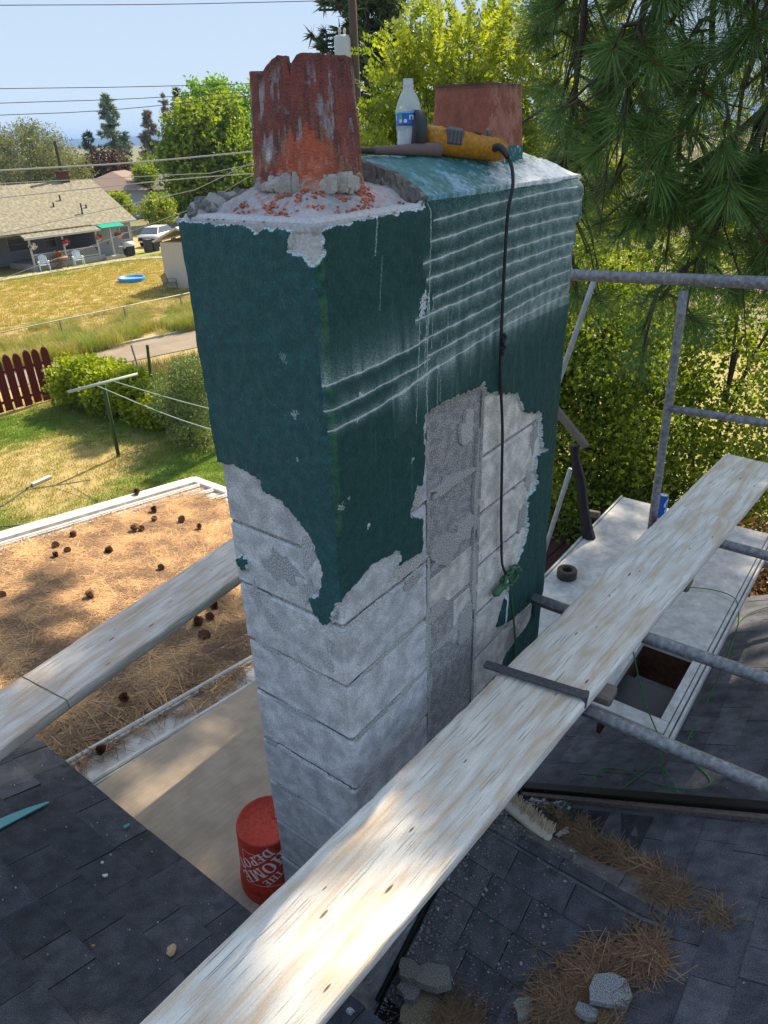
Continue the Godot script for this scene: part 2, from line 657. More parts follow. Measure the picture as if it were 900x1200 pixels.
func house_roofs() -> void:
	var house := thing("shingled_house", "dark asphalt shingle roof of the house round the chimney's foot", "house", V3(1.2, GROUND, 1.5))
	var granule := mat("shingle_granules", Color.WHITE, 0.93, grain("granules", 0.22, 3, 0.22, 1.0, FastNoiseLite.TYPE_SIMPLEX_SMOOTH, 0.3, 0.72), 2.2, 0.6, grain("granule_bump", 0.3, 3, 0, 1), grain("shingle_dust", 0.02, 5, 0.5, 1.0, FastNoiseLite.TYPE_SIMPLEX_SMOOTH, 0.2, 0.75), 1.1)
	var felt := mat("roof_felt", lin(0.022, 0.022, 0.024), 0.95)
	var wall := mat("house_wall", lin(0.42, 0.40, 0.36), 0.9, grain("ground_fine", 0.06, 5, 0.55, 1.1), 1.0)
	# body of the house
	var b := MB.new()
	b.box(V3(-3.2, 0.95, 0.3), V3(5.4, 4.9, 4.2))
	b.box(V3(1.45, 0.9, 2.4), V3(3.2, 4.8, 3.8))
	obj("wall", b, wall, house)
	# boards under the shingles
	var d := MB.new()
	var dz := 0.045
	d.col = Color.WHITE
	for q in [[0.0, 9.0], [-0.05, -9.0]]:
		d.face([V3(-4, wing_y(-4) + q[0], -2.0), V3(-4, wing_y(-4) + q[0], 1.6), V3(-0.17, wing_y(-0.17) + q[0], 1.6), V3(-0.17, wing_y(-0.17) + q[0], -2.0)], V3(-2, -q[1], -1))
	for i in 30:      # main roof and saddle by the chimney
		for j in 20:
			var x0 := -0.2 + i * 0.05
			var z0 := 0.004 + j * 0.045
			var dk := V3(0, -0.016, 0)
			d.quad(V3(x0, roof_y(x0, z0), z0) + dk, V3(x0, roof_y(x0, z0 + 0.045), z0 + 0.045) + dk, V3(x0 + 0.05, roof_y(x0 + 0.05, z0 + 0.045), z0 + 0.045) + dk, V3(x0 + 0.05, roof_y(x0 + 0.05, z0), z0) + dk)
	for q in [[0.0, -9.0], [-dz, 9.0]]:
		d.face([V3(1.3, main_y(-0.34) + q[0], -0.34), V3(3.27, main_y(-0.34) + q[0], -0.34), V3(3.27, main_y(2.6) + q[0], 2.6), V3(1.3, main_y(2.6) + q[0], 2.6)], V3(2, q[1], 1))
	d.face([V3(-4, main_y(0.9), 0.9), V3(1.3, main_y(0.9), 0.9), V3(1.3, main_y(2.6), 2.6), V3(-4, main_y(2.6), 2.6)], V3(0, -9, 1))
	obj("roof_deck", d, felt, house)
	var fa := MB.new()
	fa.box(V3(-0.185, wing_y(-0.17) - 0.10, -0.5), V3(0.03, 0.18, 3.0), Basis.IDENTITY, 0.004)
	obj("fascia_board", fa, mat("old_white_paint", lin(0.55, 0.53, 0.5), 0.8, grain("ground_fine", 0.06, 5, 0.55, 1.1), 2.0), house)
	# wing: courses run along z
	var tones := [lin(0.100, 0.106, 0.126), lin(0.110, 0.116, 0.137), lin(0.120, 0.126, 0.147), lin(0.092, 0.098, 0.117), lin(0.132, 0.138, 0.160)]
	for k in 9:
		var x1 := -0.152 - k * 0.155
		var z := -2.0
		while z < 0.93:
			var w := rnd(0.11, 0.34)
			var z1 := minf(z + w, 0.95)
			obj("shingle", shingle(x1 - 0.185, x1 + rnd(-.003, .003), z, z1 - 0.003, 0, rnd(0.006, 0.014), tones[rng.randi() % 5] * rnd(1.15, 1.55), func(x, _z): return wing_y(x)), granule, house)
			z = z1
	# left side of the saddle: courses run along z, butts towards -x, dusted with mortar
	for k in 6:
		var x0 := 0.065 + k * 0.13
		var zend := 0.107 + 0.893 * (x0 + 0.1) + 0.05
		var z := 0.012
		while z < zend:
			var w := rnd(0.13, 0.27)
			var z1 := minf(z + w, zend)
			if zend - z1 < 0.07:
				z1 = zend
			obj("shingle", shingle(x0 + rnd(-.002, .002), minf(x0 + 0.16, 0.775), z + 0.001, z1 - 0.003, 1, rnd(0.008, 0.012), (tones[rng.randi() % 4] * 1.8).lerp(lin(0.36, 0.36, 0.36), 0.12 + 0.75 * sm(0.26, 0.03, z) + rnd(0.0, 0.12)), func(x, zz): return roof_y(x, zz)), granule, house)
			z = z1
	for k in 4:      # bent over its ridge and down the far side
		var z := 0.012 + k * 0.2
		obj("shingle", shingle(0.70, 0.93, z, minf(z + 0.197, 0.80), 0, 0.009, (tones[k % 3] * 1.8).lerp(lin(0.52, 0.50, 0.47), 0.72), func(x, zz): return roof_y(x, zz) + 0.006), granule, house)
	for k in 3:
		obj("shingle", shingle(0.90, 1.24, 0.012 + k * 0.2, 0.012 + k * 0.2 + 0.197, 0, 0.009, tones[k % 3], func(x, zz): return roof_y(x, zz)), granule, house)
	# main roof: courses run along x, left and right of the saddle
	for k in 17:
		var z0 := -0.33 + k * 0.126
		var runs := [[1.26, 3.27]]
		if z0 > -0.03:
			var xl := (z0 + 0.126 - 0.107) / 0.893
			var xr := 0.75 + (3.935 - main_y(z0)) / 0.95
			runs = [[-0.155, minf(xl + 0.03, 0.8)], [xr - 0.04, 3.27]]
			if z0 > 0.72:
				runs = [[-0.155 if z0 < 0.9 else -0.9, 3.27]]
		for r in runs:
			var x: float = r[0]
			while x < r[1] - 0.01:
				var x1 := minf(x + rnd(0.12, 0.31), r[1])
				if r[1] - x1 < 0.06:
					x1 = r[1]
				obj("shingle", shingle(x, x1 - 0.003, z0 + rnd(-.002, .002), z0 + 0.155, 2, rnd(0.006, 0.012), tones[rng.randi() % 5] * rnd(2.2, 2.7), func(_x, zz): return main_y(zz)), granule, house)
				x = x1
	# step flashing that runs up the slope from the chimney's corner
	var slope := Basis(Vector3.RIGHT, -atan(0.56))
	var fl := MB.new()
	fl.box(V3(1.325, main_y(0.78) + 0.032, 0.78), V3(0.05, 0.045, 1.95), slope, 0.004)
	obj("flashing", fl, mat("tar_black", lin(0.02, 0.019, 0.018), 0.6, grain("granules", 0.22), 2.0), house)
	var lip := MB.new()
	lip.box(V3(1.286, main_y(0.78) + 0.020, 0.78), V3(0.028, 0.026, 1.95), slope, 0.003)
	obj("flashing_lip", lip, mat("rusted_strip", lin(0.26, 0.2, 0.17), 0.8, grain("rust_blot", 0.035, 5, 0.4, 1.0), 2.2), house)
	var tar := MB.new()
	tar.box(V3(0.40, 3.785, 0.010), V3(0.80, 0.09, 0.012), Basis(Vector3.BACK, 0.464), 0.004)
	tar.box(V3(0.98, 3.84, 0.012), V3(0.52, 0.14, 0.016), Basis(Vector3.BACK, -0.70), 0.004)
	obj("base_flashing", tar, mats["tar_black"], house)


func patio_y(x: float) -> float:
	return 3.70 - 0.14 * x


func patio_roof() -> void:
	var roof := thing("patio_roof", "low white ribbed metal patio roof strewn with pine needles", "roof", V3(1.3, GROUND, -2.5))
	var white := mat("white_panel", lin(0.66, 0.65, 0.62), 0.6, grain("panel_dirt", 0.02, 5, 0.55, 1.08), 0.5)
	var tilt := Basis(Vector3.BACK, -atan(0.14))
	var c := MB.new()
	c.box(V3(1.27, patio_y(1.27) - 0.03, -2.55), V3(3.78, 0.05, 4.7), tilt)
	obj("panel", c, white, roof)
	for k in 21:
		var z := -4.72 + k * 0.215
		var r := MB.new()
		for s in [-1, 1]:
			r.box(V3(1.27, patio_y(1.27) + 0.008, z + s * 0.021), V3(3.76, 0.02, 0.016), tilt, 0.005)
		r.box(V3(1.27, patio_y(1.27) + 0.014, z), V3(3.76, 0.034, 0.028), tilt, 0.008)
		obj("rib", r, white, roof)
	var e := MB.new()
	e.box(V3(1.27, patio_y(1.27) - 0.005, -4.865), V3(3.8, 0.085, 0.14), tilt, 0.008)
	obj("edge_trim", e, white, roof)
	e = MB.new()
	e.box(V3(3.13, patio_y(3.13) - 0.01, -2.57), V3(0.12, 0.09, 4.7), tilt, 0.008)
	obj("edge_trim", e, white, roof)
	for q in [[3.0, -4.7], [3.0, -2.6], [0.2, -4.7], [3.0, -0.6]]:
		var p := MB.new()
		p.box(V3(q[0], (patio_y(q[0]) - 0.06 + GROUND) * 0.5, q[1]), V3(0.1, patio_y(q[0]) - 0.06 - GROUND, 0.1), Basis.IDENTITY, 0.006)
		obj("post", p, white, roof)
	# a mat of needles: thick over the middle, thin beside the plywood
	var cover := func(x: float, z: float) -> float:
		var n := noise3.get_noise_2d(x * 2.0, z * 4.0) * 0.5 + noise3.get_noise_2d(x * 7.0, z * 9.0) * 0.3
		var e1 := sm(-4.66, -4.42, z) * sm(3.02, 2.75, x)
		var thin := 1.0 - 0.75 * sm(-2.25, -1.75, z)
		return e1 * thin * 1.15 - 0.48 + n * 0.75
	var bed := MB.new(true)
	var cell := 0.06
	for i in 62:
		for j in 46:
			var x := -0.58 + i * cell
			var z := -4.7 + j * cell
			var q := []
			var any := false
			for o in [[0, 0], [0, 1], [1, 1], [1, 0]]:
				var xx: float = x + o[0] * cell
				var zz: float = z + o[1] * cell
				var cv: float = cover.call(xx, zz)
				any = any or cv > 0.0
				q.append(V3(xx, patio_y(xx) - 0.012 + 0.022 * clampf(cv * 2.0, 0, 1) + 0.012 * noise3.get_noise_2d(xx * 5, zz * 7) + 0.005 * noise3.get_noise_2d(xx * 14, zz * 14), zz))
			bed.col = lin(0.46, 0.27, 0.125).lerp(lin(0.19, 0.12, 0.075), clampf(0.40 + 1.6 * noise3.get_noise_2d(q[0].x * 3, q[0].z * 3), 0, 1)) * rnd(0.8, 1.2)
			if any:
				bed.quad(q[0], q[1], q[2], q[3])
	tag(obj("needle_bed", bed, mat("needle_bed", Color.WHITE, 0.95, grain("needle_speck", 0.2, 3, 0.5, 1.25), 5.0, 0.8, grain("turf_bump", 0.12, 4, 0, 1))), "orange brown bed of old pine needles on the patio roof", "pine needles", "", "stuff")
	var tuft := MB.new()
	for k in 6:
		var a := rnd(0, TAU)
		var c0 := V3(rnd(-.06, .06), 0.002 + 0.002 * k, rnd(-.06, .06))
		var d := V3(cos(a), rnd(-.04, .1), sin(a)) * rnd(0.05, 0.085)
		var s := V3(-sin(a), 0, cos(a)) * 0.0013
		tuft.col = Color.WHITE * rnd(0.65, 1.15)
		tuft.quad(c0 - d - s, c0 - d + s, c0 + d + s, c0 + d - s)
	var xf := []
	var cols := []
	for k in 62000:
		var x := rnd(-0.6, 3.1)
		var z := rnd(-4.75, -1.72)
		var cv: float = cover.call(x, z)
		if absf(fposmod(z + 4.72 + 0.1075, 0.215) - 0.1075) < 0.03 and rnd(0, 1) < 0.34 + 0.5 * sm(-3.1, -2.2, z) + 1.5 * noise3.get_noise_2d(x * 1.7, z * 3.0 + 40):
			continue
		if rnd(0, 1) > clampf(0.10 + cv * 1.6, 0.03 * sm(-1.6, -2.2, z), 1.0):
			continue
		xf.append(Transform3D(tilt * Basis(Vector3.UP, rnd(0, TAU)).scaled(V3(1, 1, 1) * rnd(0.8, 1.3)), V3(x, patio_y(x) + 0.004 + 0.018 * clampf(cv * 2.0, 0, 1), z)))
		cols.append(lin(0.66, 0.40, 0.19).lerp(lin(0.20, 0.125, 0.075), clampf(rnd(0, 1) + 0.15 * sm(-3.2, -2.0, z) + 1.1 * noise3.get_noise_2d(x * 3, z * 3), 0, 1)) * rnd(0.75, 1.2))
	tag(multi("pine_needles", tuft.done(), mat("dry_needle", Color.WHITE, 0.8), xf, cols), "loose dry pine needles scattered over the white roof ribs", "pine needles")
	# plywood sheet beside the chimney
	var py := MB.new()
	py.box(V3(0.75, patio_y(0.75) + 0.036, -1.06), V3(2.44, 0.018, 1.25), tilt * Basis(Vector3.UP, 0.05), 0.002)
	tag(obj("plywood_sheet", py, mat("plywood", lin(0.52, 0.42, 0.32), 0.85, grain("ply_grain", 0.03, 5, 0.78, 1.06), V3(0.25, 4, 4), 0.05, grain("ply_grain", 0.03), grain("ply_stain", 0.016, 5, 0.7, 1.06), 0.6)), "tan plywood sheet lying on the ribbed roof beside the chimney", "plywood")
	# cones that fell on the roof
	var cone := thing("pine_cone", "brown open pine cone lying in the orange needles", "pine cone", Vector3.ZERO, "pine cones on the patio roof")
	var cm := MB.new()
	for k in 90:
		var t := k / 90.0
		var a := k * 2.39996
		var r := 0.036 * sin(PI * (0.12 + 0.86 * t)) + 0.004
		var yy := 0.01 + t * 0.062
		var o := V3(cos(a), 0.35, sin(a)).normalized()
		var s := V3(-sin(a), 0, cos(a)) * 0.010
		var c0 := V3(0, yy, 0) + V3(cos(a), 0, sin(a)) * r * 0.35
		var tip := V3(0, yy, 0) + V3(cos(a), 0, sin(a)) * r + V3(0, 0.004, 0)
		cm.col = lin(0.20, 0.105, 0.06) * rnd(0.7, 1.5)
		cm.quad(c0 - s * 0.5, c0 + s * 0.5, tip + s, tip - s)
		cm.tri(tip - s, tip + s, tip + o * 0.009)
		cm.tri(c0 - s * 0.5 - V3(0, .006, 0), tip - s, tip + s)
	obj("scales", cm, mat("cone_scale", Color.WHITE, 0.8), cone)
	var core := MB.new(true)
	core.col = lin(0.06, 0.03, 0.02)
	core.lathe([V(0.001, 0.005), V(0.02, 0.02), V(0.022, 0.045), V(0.001, 0.074)], 8)
	obj("core", core, mats["cone_scale"], cone)
	var spots := [[2.44, -4.86, 1.1], [2.25, -4.38, 1], [2.15, -4.22, .9], [2.32, -4.0, 1], [1.89, -4.14, 1.1], [1.95, -4.1, 1], [2.29, -3.75, 1.1], [1.49, -4.38, 1], [1.27, -4.33, 1], [1.26, -4.14, .9], [1.53, -3.9, 1.1], [1.15, -4.15, .9], [1.56, -3.34, 1.1], [0.96, -3.36, 1.3], [0.59, -3.82, 1], [1.24, -2.44, 1.4], [1.43, -2.59, 1.2], [1.31, -2.46, 1.1], [1.13, -2.29, 1.3], [0.4, -2.11, 1.2], [0.11, -1.82, 1.2]]
	var names := ["pine cone on the white far edge of the patio roof", "pine cone nearest the roof's far corner, first of a close pair", "small pine cone just below the first of the far pair", "pine cone by the right edge, beside the chimney", "pine cone left of a touching pair in the middle of the bed", "pine cone right of a touching pair in the middle of the bed", "pine cone closest to the chimney above the cracked plank", "pine cone topmost of the loose group at the left", "pine cone in the middle of the loose group at the left", "small pine cone right in the loose group at the left", "dark round pine cone alone below the touching pair", "small pine cone lowest in the loose group at the left", "dark pine cone right beside the cracked plank's upper edge", "big dark pine cone halfway along above the cracked plank", "pine cone at the left edge of the picture", "large pine cone below the plank, against the chimney edge", "pine cone highest of three below the plank by the chimney", "pine cone between its two neighbours below the plank", "broad shaded pine cone lowest of the group by the chimney", "pine cone on the bare ribs midway below the cracked plank", "pine cone near the shingle eave and plywood corner"]
	for i in spots.size():
		var s: Array = spots[i]
		var o: Node3D = cone
		if i > 0:
			o = cone.duplicate()
			o.name = numbered(self, "pine_cone")
			add_child(o, true)
		o.position = V3(s[0], patio_y(s[0]) + 0.04, s[1])
		o.set_meta("label", names[i])
		o.basis = basis_up(V3(rnd(-1, 1), rnd(0.2, .8), rnd(-1, 1)), rnd(0, 6), s[2] * rnd(0.6, 0.9))


# --- the chimney -----------------------------------------------------------------------------------------------------------
# s runs round the chimney: -0.392..0 is the narrow face (x = 0), 0..1.23 the long face (z = 0)

const S0 := -0.40
const S1 := 1.25
const TY0 := 4.98
const TY1 := 6.40

var bare: Array[PackedVector2Array] = []
var kept: Array[PackedVector2Array] = []


func bare_shapes() -> void:
	bare.append(PackedVector2Array([V(-0.46, 5.765), V(-0.397, 5.758), V(-0.321, 5.765), V(-0.237, 5.748), V(-0.230, 5.720), V(-0.168, 5.710), V(-0.119, 5.668), V(-0.078, 5.630), V(-0.061, 5.577), V(-0.053, 5.540), V(-0.072, 5.471), V(-0.110, 5.448), V(-0.094, 5.403), V(-0.067, 5.370), V(-0.030, 5.395), V(-0.012, 5.449), V(0.011, 5.490), V(0.060, 5.497), V(0.111, 5.521), V(0.176, 5.510), V(0.226, 5.506), V(0.234, 5.500), V(0.236, 5.452), V(0.353, 5.439), V(0.354, 5.553), V(0.296, 5.590), V(0.326, 5.658), V(0.359, 5.649), V(0.363, 5.724), V(0.356, 5.810), V(0.368, 5.851), V(0.446, 5.858), V(0.621, 5.849), V(0.665, 5.852), V(0.692, 5.821), V(0.746, 5.797), V(0.888, 5.756), V(0.953, 5.670), V(1.080, 5.633), V(1.103, 5.494), V(1.148, 5.471), V(1.078, 5.480), V(1.073, 5.425), V(1.098, 5.357), V(1.020, 5.331), V(1.044, 5.207), V(1.014, 5.122), V(0.959, 5.076), V(0.914, 4.998), V(0.843, 4.858), V(0.954, 4.829), V(1.154, 4.808), V(1.153, 4.714), V(1.103, 4.689), V(1.035, 4.689), V(0.971, 4.680), V(0.924, 4.656), V(0.899, 4.555), V(0.86, 3.2), V(-0.46, 3.2)]))
	bare.append(PackedVector2Array([V(-0.46, 6.352), V(-0.380, 6.352), V(-0.329, 6.350), V(-0.260, 6.346), V(-0.198, 6.351), V(-0.162, 6.345), V(-0.155, 6.334), V(-0.126, 6.348), V(-0.100, 6.346), V(-0.052, 6.346), V(-0.045, 6.332), V(-0.062, 6.303), V(-0.027, 6.300), V(-0.008, 6.278), V(0.012, 6.300), V(0.014, 6.338), V(0.03, 6.348), V(0.098, 6.350), V(0.192, 6.352), V(0.371, 6.353), V(0.371, 6.5), V(-0.46, 6.5)]))
	bare.append(PackedVector2Array([V(1.20, 6.23), V(1.215, 6.19), V(1.195, 6.15), V(1.205, 6.10), V(1.185, 6.06), V(1.20, 6.01), V(1.26, 6.0), V(1.26, 6.23)]))
	kept.append(PackedVector2Array([V(-0.381, 5.470), V(-0.352, 5.494), V(-0.328, 5.481), V(-0.329, 5.452), V(-0.357, 5.431), V(-0.379, 5.446)]))


func to_edge(p: Vector2, poly: PackedVector2Array) -> float:      # distance to the outline, negative inside
	var best := 1e9
	var n := poly.size()
	for i in n:
		var a := poly[i]
		var b := poly[(i + 1) % n]
		var ab := b - a
		var t := clampf((p - a).dot(ab) / ab.length_squared(), 0.0, 1.0)
		best = minf(best, (p - a - ab * t).length_squared())
	best = sqrt(best)
	return -best if Geometry2D.is_point_in_polygon(p, poly) else best


func coat_left(p: Vector2) -> float:      # > 0 where the green coat still sits
	if p.y < 4.6 and p.x < 0.83:
		return -1.0
	var d := 1.0
	if p.y < 5.95:
		d = minf(d, to_edge(p, bare[0]))
	if p.y > 6.2 and p.x < 0.45:
		d = minf(d, to_edge(p, bare[1]))
	if p.x > 1.1 and p.y > 5.9:
		d = minf(d, to_edge(p, bare[2]))
	if p.x < -0.3 and p.y > 5.4 and p.y < 5.52:
		d = maxf(d, -to_edge(p, kept[0]))
	return d


func on_face(s: float, y: float, h: float) -> Vector3:
	var r := 0.012
	var n: Vector2
	var c: Vector2
	if s < -r:
		return V3(-h, y, s)
	if s < r:
		var th := (s / r * 0.5 + 0.5) * PI * 0.5
		return V3(r - (r + h) * cos(th), y, -r + (r + h) * sin(th))
	if s < 1.23 - r:
		return V3(s, y, h)
	if s < 1.23 + r:
		var th := ((s - 1.23) / r * 0.5 + 0.5) * PI * 0.5
		n = Vector2(sin(th), cos(th))
		c = Vector2(1.23 - r, -r)
		return V3(c.x + (r + h) * n.x, y, c.y + (r + h) * n.y)
	return V3(1.23 + h, y, -(s - 1.23))


func coat_textures() -> Array:
	var w := 1240
	var hgt := 1066
	var n := FastNoiseLite.new()
	n.noise_type = FastNoiseLite.TYPE_SIMPLEX
	n.frequency = 0.45
	n.fractal_octaves = 2
	n.seed = 31
	var fine := n.get_image(w, hgt).get_data()
	n.frequency = 0.03
	n.fractal_octaves = 5
	n.seed = 32
	var blot := n.get_image(w, hgt).get_data()
	n.frequency = 0.22
	n.fractal_octaves = 4
	n.seed = 33
	var im := n.get_image(w, hgt / 3)
	im.resize(w, hgt, Image.INTERPOLATE_CUBIC)      # drawn out up and down: the strokes of the trowel
	var drag := im.get_data()
	var dust := PackedFloat32Array()
	dust.resize(w * hgt)
	var cut := PackedFloat32Array()
	cut.resize(w * hgt)
	var px := func(s: float) -> float: return (s - S0) / (S1 - S0) * w
	var py := func(y: float) -> float: return (TY1 - y) / (TY1 - TY0) * hgt
	# saw cuts: points from left to right, dust reach above and below in pixels, strength
	var kerfs := [
		[[V(0.395, 6.322), V(0.711, 6.335), V(1.19, 6.343)], 9, 13, 0.75], [[V(0.384, 6.277), V(0.743, 6.294), V(1.22, 6.302)], 9, 13, 0.8],
		[[V(0.352, 6.232), V(0.732, 6.256), V(1.20, 6.260)], 8, 13, 0.9], [[V(0.370, 6.194), V(0.738, 6.208), V(1.19, 6.217)], 9, 13, 0.9],
		[[V(0.395, 6.145), V(0.741, 6.168), V(1.19, 6.180)], 9, 15, 0.9], [[V(0.325, 6.106), V(0.746, 6.126), V(1.18, 6.143)], 9, 18, 1.0],
		[[V(0.335, 6.050), V(0.735, 6.076), V(1.18, 6.097)], 9, 14, 0.9], [[V(0.372, 6.006), V(0.739, 6.033), V(1.19, 6.058)], 10, 18, 1.0],
		[[V(0.221, 5.939), V(0.369, 5.961), V(0.743, 5.998), V(1.22, 6.017)], 34, 40, 1.0], [[V(-0.006, 6.035), V(0.160, 6.038), V(0.345, 6.046)], 44, 7, 0.85],
		[[V(-0.006, 5.977), V(0.119, 5.983), V(0.390, 5.996)], 18, 8, 0.85], [[V(-0.002, 5.931), V(0.184, 5.938), V(0.43, 5.972)], 12, 9, 0.95]]
	for kf in kerfs:
		var pts: Array = kf[0]
		for i in pts.size() - 1:
			var x0 := int(px.call(pts[i].x))
			var x1 := int(px.call(pts[i + 1].x))
			for x in range(x0, x1):
				var t := float(x - x0) / maxf(1.0, x1 - x0)
				var yc: float = lerpf(py.call(pts[i].y), py.call(pts[i + 1].y), t) + 1.6 * noise3.get_noise_2d(x * 0.02, kf[1] * 7.0 + pts[0].y * 50)
				var gate := 0.72 + 0.7 * noise3.get_noise_2d(x * 0.03, pts[0].y * 91.0)
				for dy in range(-int(kf[1]) * 2, int(kf[2]) * 2):
					var y := int(yc) + dy
					if y < 0 or y >= hgt or x < 0 or x >= w:
						continue
					var d := absf(float(y) - yc)
					var a := 0.0
					if d < 2.0:
						a = 0.92
						cut[y * w + x] = maxf(cut[y * w + x], 1.0 - d * 0.4)
					elif dy < 0:
						a = 0.68 * exp(-d / float(kf[1]) * 1.5)
					else:
						a = 0.70 * exp(-d / float(kf[2]) * 1.5)
					var k := y * w + x
					dust[k] = maxf(dust[k], a * gate * float(kf[3]))
	# drips and scratches that run down
	var runs := [[0.384, 6.208, 0.368, 5.832, 1.0], [0.378, 6.16, 0.362, 5.98, 0.9], [0.343, 6.099, 0.317, 5.844, 0.8], [0.385, 6.361, 0.384, 6.208, 0.75], [0.399, 6.154, 0.396, 6.018, 0.7], [0.439, 6.03, 0.433, 5.871, 0.55], [0.42, 5.99, 0.417, 5.829, 0.6], [0.204, 6.269, 0.186, 6.154, 0.35], [0.192, 6.362, 0.177, 6.272, 0.7], [0.47, 6.10, 0.468, 6.0, 0.5], [0.52, 6.13, 0.519, 6.08, 0.6]]
	for i in 26:
		var x := rnd(0.32, 0.75)
		var y := rnd(5.9, 6.15)
		runs.append([x, y, x - 0.004, y - rnd(0.04, 0.16), rnd(0.12, 0.4)])
	for i in 40:
		var x := rnd(0.03, 1.15)
		var y := rnd(5.6, 6.3)
		runs.append([x, y, x - 0.004, y - rnd(0.1, 0.3), rnd(0.05, 0.14)])
	for r in runs:
		var y0 := int(py.call(r[1]))
		var y1 := int(py.call(r[3]))
		for y in range(maxi(y0, 0), mini(y1, hgt)):
			var t := float(y - y0) / maxf(1.0, y1 - y0)
			var xc: float = px.call(lerpf(r[0], r[2], t)) + noise3.get_noise_2d(y * 0.06, r[0] * 77.0) * 2.0
			for dx in range(-3, 4):
				var x := int(xc) + dx
				if x >= 0 and x < w:
					var k := y * w + x
					dust[k] = maxf(dust[k], float(r[4]) * clampf(1.5 - absf(x - xc) * 0.6, 0, 1) * (0.75 + 0.5 * noise3.get_noise_2d(y * 0.15, xc)))
	# knocks that show plaster
	for q in [[0.358, 6.135, 0.013, 0.9], [0.350, 6.115, 0.009, 0.9], [0.366, 6.155, 0.008, 0.9], [-0.094, 5.95, 0.007, 0.5], [-0.082, 5.958, 0.004, 0.55], [-0.09, 5.842, 0.005, 0.5], [0.015, 5.735, 0.008, 0.5], [0.04, 5.748, 0.005, 0.5], [0.10, 5.985, 0.006, 0.9], [-0.11, 6.08, 0.01, 0.3], [0.085, 5.93, 0.005, 0.8], [0.11, 5.64, 0.006, 0.9], [0.30, 5.75, 0.006, 0.6]]:
		var cx := int(px.call(q[0]))
		var cy := int(py.call(q[1]))
		var r := int(q[2] / (S1 - S0) * w)
		for y in range(maxi(cy - r * 2, 0), mini(cy + r * 2, hgt)):
			for x in range(maxi(cx - r * 2, 0), mini(cx + r * 2, w)):
				var d := Vector2(x - cx, (y - cy) * 0.8).length() / r + noise3.get_noise_2d(x * 0.13, y * 0.13) * 1.4
				if d < 1.0:
					dust[y * w + x] = maxf(dust[y * w + x], float(q[3]))
	# the cut edge of the coat: pale plaster shows along it
	for poly in bare + kept:
		for i in poly.size():
			var e0: Vector2 = poly[i]
			var e1: Vector2 = poly[(i + 1) % poly.size()]
			var steps := int(e0.distance_to(e1) / 0.0012) + 1
			for k in steps:
				var q: Vector2 = e0.lerp(e1, float(k) / steps)
				q -= Vector2(noise3.get_noise_2d(q.x * 38, q.y * 38), noise3.get_noise_2d(q.x * 38 + 70, q.y * 38)) * 0.008
				var cx := int(px.call(q.x))
				var cy := int(py.call(q.y))
				var rr := 2.5 + 4.5 * maxf(0.0, noise3.get_noise_2d(q.x * 25, q.y * 25 + 9) + 0.2)
				var ri := int(rr) + 1
				for y in range(maxi(cy - ri, 0), mini(cy + ri, hgt - 1) + 1):
					for x in range(maxi(cx - ri, 0), mini(cx + ri, w - 1) + 1):
						if (x - cx) * (x - cx) + (y - cy) * (y - cy) < rr * rr:
							dust[y * w + x] = maxf(dust[y * w + x], 0.85)
	var out := PackedByteArray()
	out.resize(w * hgt * 3)
	var bump := PackedByteArray()
	bump.resize(w * hgt)
	var corner := int(px.call(0.0))
	var right := int(px.call(0.40))
	var fade := float(w - right)
	var low := int(py.call(5.98))
	for y in hgt:
		for x in w:
			var k := y * w + x
			var f := fine[k] / 255.0
			var b := blot[k] / 255.0
			var dr := drag[k] / 255.0
			var am := 0.0
			if x > right and y < low:
				am = 0.09 + 0.20 * (x - right) / fade
			var sp := (rng.randf() + f) * 0.5
			var a := dust[k]
			a = clampf(a * 0.95 + (sp - 0.5) * 1.3 * minf(1.0, a * 2.5), 0.0, 1.0)
			if sp < am * 1.7 + 0.06:
				a = maxf(a, 0.30 + 0.4 * b)
			a = maxf(a, 1.0 * cut[k])
			var r := 43.0 + 10.0 * (b - 0.5) + 12.0 * (dr - 0.5) + 26.0 * (f - 0.5)
			var g := 77.0 + 12.0 * (b - 0.5) + 16.0 * (dr - 0.5) + 30.0 * (f - 0.5)
			var bl := 74.0 + 12.0 * (b - 0.5) + 16.0 * (dr - 0.5) + 30.0 * (f - 0.5)
			if x < corner:      # a bluer repaint on the narrow face
				bl += 14.0
				r += 8.0
				g += 10.0
				if b > 0.62 and f > 0.52:
					bl += 10.0
					g += 5.0
			elif x < corner + 10 and y < low + 240:
				g += 26.0 * b
				r += 18.0 * b
			r += (226.0 - r) * a
			g += (228.0 - g) * a
			bl += (228.0 - bl) * a
			out[k * 3] = int(clampf(r, 0, 255))
			out[k * 3 + 1] = int(clampf(g, 0, 255))
			out[k * 3 + 2] = int(clampf(bl, 0, 255))
			bump[k] = int(clampf(118.0 + 90.0 * (dr - 0.5) + 90.0 * (f - 0.5) - 90.0 * cut[k] + 20.0 * dust[k], 0, 255))
	return [ImageTexture.create_from_image(Image.create_from_data(w, hgt, false, Image.FORMAT_RGB8, out)), ImageTexture.create_from_image(Image.create_from_data(w, hgt, false, Image.FORMAT_L8, bump))]


